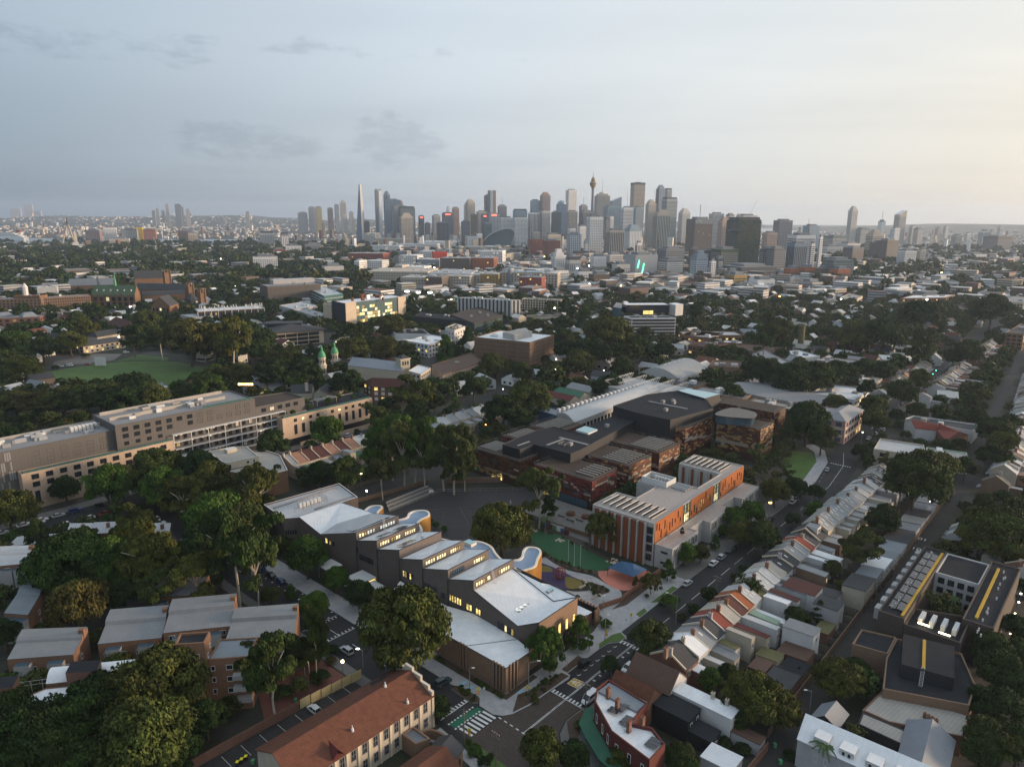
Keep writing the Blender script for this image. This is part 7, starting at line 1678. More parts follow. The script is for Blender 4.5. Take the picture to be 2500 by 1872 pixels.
LAND=[(W(10,20),'the school corner'),(W(8,85),'the school street front'),(W(70,90),'the playground'),(W(72,35),'the turf lawn'),(W(100,0),'the orange building'),(W(150,0),'the concrete wing'),(W(110,100),'the copper building'),(W(200,30),'the tall copper blocks'),(W(70,-28),'the terrace row'),(W(120,-28),'the stone dormer house'),(W(160,-30),'the blue grey terraces'),(W(70,-48),'the back lane'),(W(105,-72),'the courtyard flats'),(W(65,-75),'the brick flats'),(W(3,-32),'the corner pub'),(W(-35,11),'the heritage hall'),(W(-12,20),'the zebra crossing'),(W(-50,50),'the apartment tower'),(W(-66,66),'the barrel roofed block'),(W(-40,75),'the brick apartment rows'),(W(-65,120),'the left edge apartments'),(W(-30,150),'the small brick houses'),(W(-40,205),'the pale brick housing front'),(W(30,172),'the cream flats'),(W(65,172),'the cream terraces'),(W(100,215),'the housing roof garden'),(W(145,172),'the grey roofed terraces'),(W(260,0),'the roundabout'),(W(280,-25),'the red roofed shop'),(W(230,-60),'the far lane'),(W(80,440),'the cricket oval'),(W(160,320),'the twin domes'),(W(190,260),'the white church'),(W(240,250),'the long brown hall'),(W(310,270),'the brown brick block'),(W(240,125),'the long white roof'),(W(330,140),'the arched gym'),(W(235,470),'the lecture hall'),(W(340,500),'the lit laboratory'),(W(480,250),'the white tower block'),(W(480,440),'the striped school block'),(W(200,800),'the sandstone quadrangle'),(W(300,360),'the white lit building'),(W(380,60),'the grey curved roof'),(W(400,-30),'the far terraces')]
def nland(x,y):
 return min(LAND,key=lambda q:(q[0][0]-x)**2+(q[0][1]-y)**2)[1]
TREES=[]
def ptree(x,y,Rr,Hh,kind,leaf,bark,z=0.0,label=None,group=None):
 seed=R.randrange(4 if kind in(kr,kT,kc)else 2)
 nm={kO:kO,kT:'gum_tree'}.get(kind,'tree')
 t=thg(nm,label or f'{LDESC[leaf]} {DESC[kind]} by {nland(x, y)}',kO if kind==kO else 'tree',(x,y),group or f'trees by {nland(x, y)}',z)
 t.scale=(Rr,Rr,Hh);t.rotation_euler=(0,0,R.uniform(0,6.28))
 link('crown',crown_mesh(kind,leaf,seed),parent=t)
 if kind!=kO:link('trunk',trunk_mesh(kind,bark,seed),parent=t)
 TREES.append((x,y,Rr));return t
def T(c,x,y,r,kind=kc,leaf=jf,bark=kJ,hk=1.0,z0=0.0):
 """tree from its crown centre and crown radius as measured on the photo"""
 X,Y=px(c,x,y);s=CR[c][2];r=r*1.14;d=ray(X,Y);z=6.0+z0
 for _ in range(5):
  tt=(z-CAM_H)/d[2];Rr=r/s*tt*float(np.dot(d,_f))/F_PX;Hh=Rr*KH[kind]*hk;z=z0+Hh*KZ[kind]
 ptree(float(tt*d[0]),float(tt*d[1]),Rr,Hh,kind,leaf,bark,z0)
O_,G_,D_,M_,U_,B_='leaf_olive','leaf_green','leaf_dark',jf,'leaf_gum','leaf_brown'
PALE='bark_pale'
for a in[('E2',1680,260,355,kr,O_,kJ,1.15),('D1',630,870,205,kc,G_),('D1',925,1110,130,kc,G_),('D1',1170,1260,140,kc,D_),('D1',260,1280,100,kc,M_),('D1',470,1250,66,Kv,G_,kJ,.8),('D1',720,1390,150,kc,G_),('D1',600,1430,90,kc,M_),('D1',400,760,90,kc,M_),('D1',90,220,230,kT,O_,PALE,.9),('D1',120,470,130,kc,D_),('D1',40,830,190,kT,U_,PALE,1.0),('D1',260,720,70,kO,D_),('E2',920,330,115,kT,O_,PALE,1.9),('E2',870,480,90,kT,U_,PALE,1.3),('E2',560,620,230,kT,D_,PALE,1.0),('E2',380,600,130,kT,M_,PALE,1.2),('E2',780,520,110,kc,D_),('E2',1080,470,60,kO,D_),('E2',1970,950,95,kc,D_),('E2',960,700,90,kO,D_),('E2',640,830,90,kO,D_),('E2',1060,560,50,kO,B_),(jx,1060,1080,300,kr,O_),(jx,640,1230,250,kr,M_),(jx,200,1420,260,kr,D_),(jx,980,1420,300,kr,O_),(jx,640,1600,190,kr,M_),(jx,1410,1320,130,kc,D_),(jx,20,740,100,kc,D_),(jx,340,1560,190,kc,D_),(jx,60,1290,170,kc,D_),(jx,1230,1550,140,kc,M_),(jx,530,540,185,kc,B_),(jx,460,250,250,kr,M_),(jx,760,250,190,kr,G_),(jx,990,200,200,kT,O_,PALE,.85),(jx,1330,330,190,kT,O_,PALE,.7),(jx,1080,440,120,kT,U_,PALE,.9),(jx,1600,140,220,kT,M_,PALE,1.0),(jx,1740,260,130,kT,U_,PALE,1.3),(jx,1400,130,190,kr,D_),(jx,260,110,95,Kv,D_),(jx,830,470,120,kc,D_),(jx,640,420,120,kc,D_),(jx,1240,470,90,kO,D_),(jI,70,1170,200,kr,M_),(jI,545,1010,110,kc,D_),(jI,900,980,180,kc,G_),(jI,1040,960,160,kc,M_),(jI,1330,830,210,kr,O_),(jI,1380,990,190,kr,G_),(jI,1690,840,160,kc,D_),(jI,1790,940,170,kc,O_),(jI,1560,1080,170,kT,O_,PALE,.8),(jI,1850,1220,260,kr,G_),(jI,2040,1320,220,kr,M_),(jI,2160,960,150,kT,M_,PALE,.9),(jI,1390,700,55,kT,M_,PALE),(jI,1140,1290,150,kT,O_),(jI,350,1390,70,Kv,D_),(jI,700,1440,120,kc,M_),(jI,120,275,150,kr,O_,kJ,.72),(jI,300,275,160,kr,B_,kJ,.72),(jI,520,255,180,kr,O_,kJ,.72),(jI,850,225,190,kr,M_,kJ,.72),(jI,1050,245,190,kr,D_,kJ,.72),(jI,1300,240,120,kc,O_),(jI,1610,195,130,kr,M_,kJ,.72),(jI,1750,150,140,kr,M_),(jI,690,260,140,kr,D_),(jI,1190,190,140,kr,D_),(jz,640,640,130,kc,D_),(jz,1100,530,140,kc,G_),(jz,1030,880,108,kc,D_),(jz,1270,900,130,kT,M_),(jz,1190,840,70,kc,D_),(jz,960,640,60,kO,G_),(jz,1545,640,150,kT,G_,PALE,1.15),(jz,1640,560,180,kT,G_,PALE,1.05),(jz,1740,640,170,kT,U_,PALE,1.1),(jz,1830,600,175,kT,G_,PALE,1.1),(jz,1560,820,110,kT,U_,PALE,1.3),(jz,1920,720,130,kT,U_,PALE,1.2),(jz,2080,700,165,kT,U_,PALE,1.0),(jz,2170,800,120,kT,M_,PALE,1.1),(jz,1520,390,115,kT,U_,kJ,.8),(jz,1610,320,80,kc,D_),(jz,1690,420,80,kc,D_),(jz,1840,170,165,kT,O_,kJ,.7),(jz,1870,370,105,kc,D_),(jz,2060,170,80,jd,M_),(jz,1270,105,130,kr,D_),(jz,1350,530,25,kc,G_),(jz,2150,380,70,kc,D_),(jz,2010,280,90,kc,D_),(Je,900,470,220,kr,O_,kJ,1.1),(Je,640,600,200,kr,D_),(Je,330,370,130,kc,D_),(Je,560,130,130,kr,O_),(Je,830,210,110,kc,M_),(Je,800,700,130,kc,D_),(Je,540,770,75,kc,B_),(Je,460,840,80,kc,D_),(Je,90,830,80,kc,G_),(Je,1760,320,110,kc,D_),(Je,1640,370,90,kc,D_),(Je,340,600,70,kc,G_),(Je,1080,240,90,kc,M_),(Je,110,1000,180,kT,U_,PALE,1.3),(Je,230,1130,130,kT,U_,PALE,1.2),(Je,130,520,60,Kv,G_),('D2',960,350,285,kr,O_,kJ,1.1),('D2',1350,-20,190,kT,U_,PALE,1.05),(Jd,330,620,172,jd,O_,'bark_grey',1.15),('D2',1380,665,32,kO,D_),('D2',1230,300,70,kc,U_),('D2',270,340,34,kc,G_),('D2',365,385,34,kc,G_),('D2',215,300,30,kc,G_),('D2',1450,150,90,kT,U_,PALE,1.0),('D3',1420,760,185,jd,G_,'bark_pale',1.25),('D3',1770,610,138,Kv,G_,kJ,.85),('D3',1460,950,75,kc,G_),('D3',2040,520,70,kO,G_),('D3',1745,240,24,kc,G_),('E3',1480,430,85,kc,D_),('E3',1830,190,165,kr,M_),('E3',1710,340,45,kO,D_),('E3',920,1140,180,kc,O_),('E3',1180,1190,130,kc,D_),('E3',1590,1210,120,jd,O_),('E3',2080,1230,130,kc,D_),('E3',60,790,75,kc,D_),('E3',1230,930,50,kO,O_),('E3',330,1150,60,kO,G_),('E3',420,1240,60,kO,D_),('E3',850,720,40,kO,O_),(Jd,1160,890,112,kc,G_),(Jd,1320,890,90,kc,M_),(Jd,980,1070,82,Kv,G_,kJ,.9),(Jd,810,1200,105,jd,M_),(Jd,1470,780,52,Kv,G_),(Jd,1680,530,130,jd,G_),(Jd,1850,480,140,kc,G_),(Jd,1720,690,120,kc,O_),(Jd,1980,720,170,kc,D_),(Jd,1850,660,100,kc,M_),(Jd,1010,1400,100,jd,G_,kJ,.8),(Jd,1415,1320,78,kc,D_),(Jd,2095,240,125,kc,G_),(Jd,1840,150,55,kc,D_),(Jd,1130,660,26,Kv,M_,kJ,1,8.0),(Jd,650,1190,38,Kv,D_),(Jd,720,1170,26,kc,D_),(Jd,1560,660,60,kc,G_),('G1',1590,850,80,kO,D_),('G1',1690,740,75,kO,D_),('G1',1020,1260,100,kO,D_),('G1',880,1360,70,kO,D_),('G1',1230,1060,95,kc,D_),('G1',420,1090,30,jd,O_),(Js,1090,330,66,kc,D_),(Js,1290,245,95,kc,G_),(Js,830,520,130,kc,D_),(Js,930,70,125,kc,M_),(Js,1110,40,105,kc,M_),(Js,1340,90,55,kc,M_),(Js,1740,620,185,kT,U_,kJ,.75),(Js,1920,350,125,kc,D_),(Js,1460,790,85,kc,O_),(Js,1570,970,80,kc,O_),(Js,1140,1260,105,kc,D_),(Js,1335,1200,75,Kv,D_),(Js,1900,565,55,kc,D_),(Js,1760,450,60,jd,U_),(Js,1420,200,45,kO,O_),(jp,960,1050,235,kr,M_,kJ,1.2),(jp,1070,960,190,kr,O_),(jp,1640,1480,260,kr,O_),(jp,1500,1260,80,kc,D_),(jp,1650,1330,75,kc,D_),(jp,690,1370,120,kc,D_),(jp,1600,660,135,kr,M_),(jp,1590,870,120,kr,D_),(jp,1650,770,110,kc,O_),('C4',1750,700,200,kc,D_,kJ,1.05),('C4',1900,880,150,kc,M_),('C4',1610,850,90,kc,D_),(jp,610,470,95,kc,M_),(jp,630,580,105,kc,O_),(jp,495,830,62,kc,D_),(jp,560,890,55,kc,D_),(jp,840,360,115,kc,M_),(jp,980,255,90,kc,O_),(jp,540,340,80,kT,D_),(jp,1390,440,70,Kv,D_),(jp,1515,370,22,Kv,D_),(jp,960,510,80,kc,D_),(jp,800,545,62,kc,D_),(jp,320,440,65,kc,O_),(jp,1200,790,60,kc,M_),(jp,1350,960,90,kc,D_),(jp,1150,560,60,kc,D_),(jp,1440,560,80,kc,D_),(jp,1710,620,90,kc,D_),(jp,130,1160,60,kc,D_),(jp,20,1130,50,kc,D_),('E4',800,960,270,kr,O_),('E4',1010,1080,210,kr,M_),('E4',1600,800,220,kr,O_),('E4',1760,720,130,kr,D_),('E4',370,820,115,kc,G_),('E4',540,760,100,kc,D_),('E4',1215,760,42,Kv,D_),('E4',100,1570,150,kc,M_),('E4',500,1420,80,kO,D_),('E4',690,1480,80,kO,D_),('E4',620,1130,150,kc,D_),('E4',1130,1540,70,kO,D_),('E4',1180,200,90,kc,D_),(Jc,1410,860,130,kc,D_),(Jc,1480,1000,150,kc,D_),(Jc,1440,1230,160,kr,D_),(Jc,1560,700,90,kc,D_),(Jc,1420,1460,170,kr,M_),(Jc,1590,1500,140,kc,D_),(Jc,1570,1120,120,kc,D_),(Jc,1430,60,200,kr,O_),(Jc,1590,260,90,kc,M_),(Jc,1590,880,100,kc,D_),(Jc,1080,540,60,kc,D_),(Jc,1330,1560,120,kc,D_),(Ka,90,620,165,kr,M_),(Ka,360,650,120,kr,D_),(Ka,590,590,110,kr,O_),(Ka,1600,560,210,kr,M_),(Ka,1350,530,110,kT,U_,PALE),(Ka,1960,600,170,kT,O_,PALE),(Ka,2120,650,140,kr,M_),(Ka,1120,560,85,kT,D_),(Ka,1800,640,120,kc,D_),(Ka,200,820,130,kr,O_),(Ka,60,760,120,kr,M_),(Ka,720,720,36,kO,D_),(Ka,470,820,32,kO,D_),(Ka,820,350,80,kc,M_),(Ka,650,420,80,kc,M_),(Ka,1230,440,110,kc,O_),(Ka,740,500,90,kc,O_),(Ka,2020,880,110,kc,O_),(Ka,1820,900,110,kc,O_),(Kw,90,640,190,kr,D_),(Kw,300,820,80,kc,O_),(Kw,450,800,110,kr,O_),(Kw,620,790,65,Kv,D_),(Kw,960,740,140,kr,O_),(Kw,1290,530,120,kr,M_),(Kw,1000,600,80,kT,D_),(Kw,1250,720,130,kr,M_),(Kw,1400,740,90,kc,M_),(Kw,1750,740,80,Kv,G_),(Kw,1950,640,60,Kv,D_),(Kw,300,930,150,kr,D_),(Kw,560,920,140,kr,D_),(Kw,480,1000,90,kc,G_),(Kw,1460,380,60,Kv,D_),(Kw,2140,830,90,kr,O_),(Kw,1830,760,70,kc,D_),(KX,1330,600,200,kr,O_),(KX,1080,830,130,kr,M_),(KX,1200,760,140,kr,D_),(KX,1450,880,95,kc,D_),(KX,1640,610,75,jd,M_),(KX,1800,740,80,kc,D_),(KX,950,640,90,kc,D_),(KX,1140,460,55,Kv,G_),(KX,980,370,70,kT,M_),(KX,800,820,40,jd,M_),(KX,1550,740,100,kT,M_),(KX,960,520,80,kc,D_),(KX,2090,400,70,kT,D_),(KX,1430,750,110,kr,M_),(KX,1000,740,110,kr,D_),(jN,500,560,120,kr,D_),(jN,700,600,130,kr,D_),(jN,850,590,130,kr,M_),(jN,1000,570,110,kr,D_),(jN,1150,540,90,kr,D_),(jN,1090,320,110,kr,O_),(jN,1290,310,130,kr,M_),(jN,1550,180,130,kr,D_),(jN,1540,380,90,kT,U_,PALE),(jN,500,370,60,kT,M_),(jN,570,250,80,kT,O_),(jN,1280,560,70,kc,D_),(jN,1850,430,90,kc,D_),(jN,1750,460,60,kc,D_),(jN,2000,140,120,kr,D_),(jN,330,510,45,kc,G_),(jN,180,370,60,kO,M_),(jN,300,710,70,kc,M_),(jN,970,770,70,kc,O_)]:
 T(*a)
for k,(u,v,r)in enumerate(((80,219,2.4),(88,222,2.0),(97,214,2.2),(106,218,2.0),(73,210,1.6),(84,212,1.7),(112,213,1.6))):
 ptree(*W(u,v),r,r*1.9,kc,G_,kJ,14.5,'small green tree in the housing roof garden','roof garden trees')
for k in range(16):ptree(*W(-41+k*3.4,212.6),.8,1.1,kO,jf,kJ,14.5,'low shrub behind the glass balustrade on the brick front','balustrade shrubs')
def palm(c,x,y,r,z):
 X,Y=g(c,x,y,z);t=thg('palm_tree',f'palm tree with arching fronds by {nland(X, Y)}','palm',(X,Y),'palms')
 b=MB();b.lathe((X,Y),[(.28,0),(.2,z*.5),(.17,z),(0,z+.2)],'bark_grey',8);b.build('trunk',t)
 for k in range(13):
  a=k*6.283/13+R.uniform(-.2,.2);f=MB();prev=None;L=r*R.uniform(.85,1.1);up=R.uniform(.1,.6)
  for j in range(6):
   q=j/5;rr=L*q;zz=z+L*(up*q-.75*q*q);w=.42*(1-q*.75);p=(X+rr*math.cos(a),Y+rr*math.sin(a),zz);s=(-math.sin(a)*w,math.cos(a)*w)
   cur=((p[0]+s[0],p[1]+s[1],p[2]-w*.5),p,(p[0]-s[0],p[1]-s[1],p[2]-w*.5))
   if prev:f.face([prev[0],prev[1],cur[1],cur[0]],'frond');f.face([prev[1],prev[2],cur[2],cur[1]],'frond')
   prev=cur
  f.build('frond',t)
mat('frond',(.05,.085,.025),var=.15)
palm('D2',1410,270,3.2,6.5);palm('E4',1465,1440,2.9,7.5);palm(Jc,1150,500,2.6,6.0);palm(jz,2075,130,3.0,9.0)
for k_,c_ in dict(tw_white=(.66,.66,.66),tw_pale=(.50,.485,.46),tw_tan=(.43,.38,.32),tw_grey=(.33,.345,.365),tw_mid=(.19,.205,.225),tw_dark=(.065,.075,.09),tw_blue=(.17,.23,.30),tw_sky=(.22,.30,.36),tw_teal=(.06,.11,.12),tw_brown=(.135,.105,.085),tw_red=(.26,.07,.045),tw_green=(.05,.075,.05),tw_pink=(.36,.26,.22),tw_gold=(.33,.21,.08),tw_orange=(.36,.12,.05),tw_yellow=(.55,.38,.04)).items():
 mat(k_,c_,var=.10,scale=.02,rough=.45 if k_ in(kR,kl,Kl,Kt)else.8,fine=False)
mat('lantern_red',(.55,.05,.02),var=.05)
def tower(c,xl,xr,yt,dist,wall,style=kK,wm=kl,crown=None,label='',yaw=None,split=.6,name=Jg,group='towers of the city skyline',yb=None,lit=.015,dk=.8,step=None):
 """a tower read off the skyline: photo edges, top and estimated distance; two faces turned to the viewer"""
 x0,zt=at_dist(c,xl,yt,dist);x1,_=at_dist(c,xr,yt,dist);w=x1-x0
 yaw=-abs(yaw)if yaw is not None else-R.uniform(.2,.45)
 cs,sn=math.cos(yaw),math.sin(yaw);a=w/(cs+dk*abs(sn));b_=a*dk
 p0=(x0,dist+a*sn*.0);ux=(cs,-sn);vx=(sn,cs)
 P=[(x0,dist),(x0+ux[0]*a,dist+ux[1]*a),(x0+ux[0]*a+vx[0]*b_,dist+ux[1]*a+vx[1]*b_),(x0+vx[0]*b_,dist+vx[1]*b_)]
 t=thg(name,label,Jg,cen(P),group);m=MB();m.prism(P,0,zt,wall,cap=kf);m.build(Kn,t);st=step or(5.2 if dist>2000 else 4.2);nf=max(1,int((zt-6)/st));zs=[4+st*k for k in range(nf)]
 sp=5.5 if dist>2000 else 4.0
 if style==kK:bnd(t,P,zs,st*.55,wm,.15,n=-sp,gap=.4,edges=(0,1,3),lit=lit,litm=kS)
 elif style==kv:bnd(t,P,zs,st*.5,wm,.15,n=0,edges=(0,1,3),m0=1.2)
 elif style==Kb:bnd(t,P,[5],max(3,zt-12),wm,.2,n=-sp,gap=.45,edges=(0,1,3))
 elif style==KA:bnd(t,P,zs,.55,wm,.15,n=0,edges=(0,1,3),m0=.1);bnd(t,P,[5],zt-8,wm,.18,'mullion',n=-14,gap=.94,edges=(0,1,3))
 elif style==Kh:bnd(t,P,zs,st*.6,wm,.15,n=4,gap=.45,edges=(0,1,3),m0=2,lit=lit)
 FOOT.append(P);cx_,cy_=cen(P);b=MB()
 if crown is None:b.box((cx_,cy_),ux,a*.3,b_*.3,zt,zt+5,kf)
 elif crown==KO:b.box((cx_,cy_),ux,a*.38,b_*.38,zt,zt+8,wall);b.box((cx_,cy_),ux,a*.25,b_*.25,zt+8,zt+15,wall)
 elif crown==Ji:b.box((cx_,cy_),ux,a*.38,b_*.38,zt,zt+8,wall);b.lathe((cx_,cy_),[(a*.28,zt+8),(a*.2,zt+16),(1.2,zt+18),(.6,zt+75),(0,zt+75)],kn,8)
 elif crown=='dome':b.lathe((cx_,cy_),[(a*.5,zt),(a*.45,zt+9),(a*.25,zt+16),(0,zt+19)],Kl,12)
 elif crown=='slant':q=[P[0],P[1],P[2],P[3]];b.walls(q,zt,[zt+3,zt+22,zt+22,zt+3],wall);b.face([(*p,z)for p,z in zip(q,(zt+3,zt+22,zt+22,zt+3))],kg)
 elif crown=='cap':b.box((cx_,cy_),ux,a*.51,b_*.51,zt-6,zt+2,kl);b.box((cx_,cy_),ux,a*.2,b_*.2,zt+2,zt+5,KJ)
 elif crown==jV:b.box((cx_,cy_),ux,a*.4,b_*.4,zt,zt+5,kf);b.box((P[0][0]+ux[0]*a*.5+ux[1]*1.0,P[0][1]+ux[1]*a*.5-1.2),ux,a*.25,.6,zt-8,zt-3,jO)
 elif crown==jW:b.box((cx_,cy_),ux,a*.3,b_*.3,zt,zt+6,kf);b.bar((cx_,cy_,zt+6),(cx_,cy_,zt+42),1.2,kn)
 elif crown==jF:b.box((cx_,cy_),ux,a*.45,b_*.45,zt,zt+7,kl)
 b.build('crown_block' if crown!=Ji else Ji,t);return t,P,zt
t=thg('tapered_tower','tall glass tower tapering to a blade on the left of the skyline',Jg,(at_dist(KE,250,400,3300)[0],3300));xa,zt=at_dist(KE,232,128,3300);xb,_=at_dist(KE,258,128,3300);xl,_=at_dist(KE,205,600,3300);xr,_=at_dist(KE,302,600,3300);b=MB();prev=None;n=14
for k in range(n+1):
 f=k/n;L=xl+(xa-xl)*f**1.2;Rr_=xr+(xb-xr)*f**1.5;mid_=L+(Rr_-L)*.70;z=zt*f;ring=[(L,3310,z),(mid_,3292,z),(Rr_,3312,z),(L+(Rr_-L)*.5,3340,z)]
 if prev:
  for i in range(4):j=(i+1)%4;b.face([prev[i],prev[j],ring[j],ring[i]],(kR,kF,kR,kR)[i])
 prev=ring
b.face(prev,kg);b.build('glass_shaft',t);b=MB()
for k in range(1,46):
 f=k/46;z=zt*f;L=xl+(xa-xl)*f**1.2;Rr_=xr+(xb-xr)*f**1.5;mid_=L+(Rr_-L)*.70;b.face([(L-.1,3309.7,z),(mid_,3291.7,z),(mid_,3291.7,z+.9),(L-.1,3309.7,z+.9)],kl)
b.build('floor_line',t,Kj)
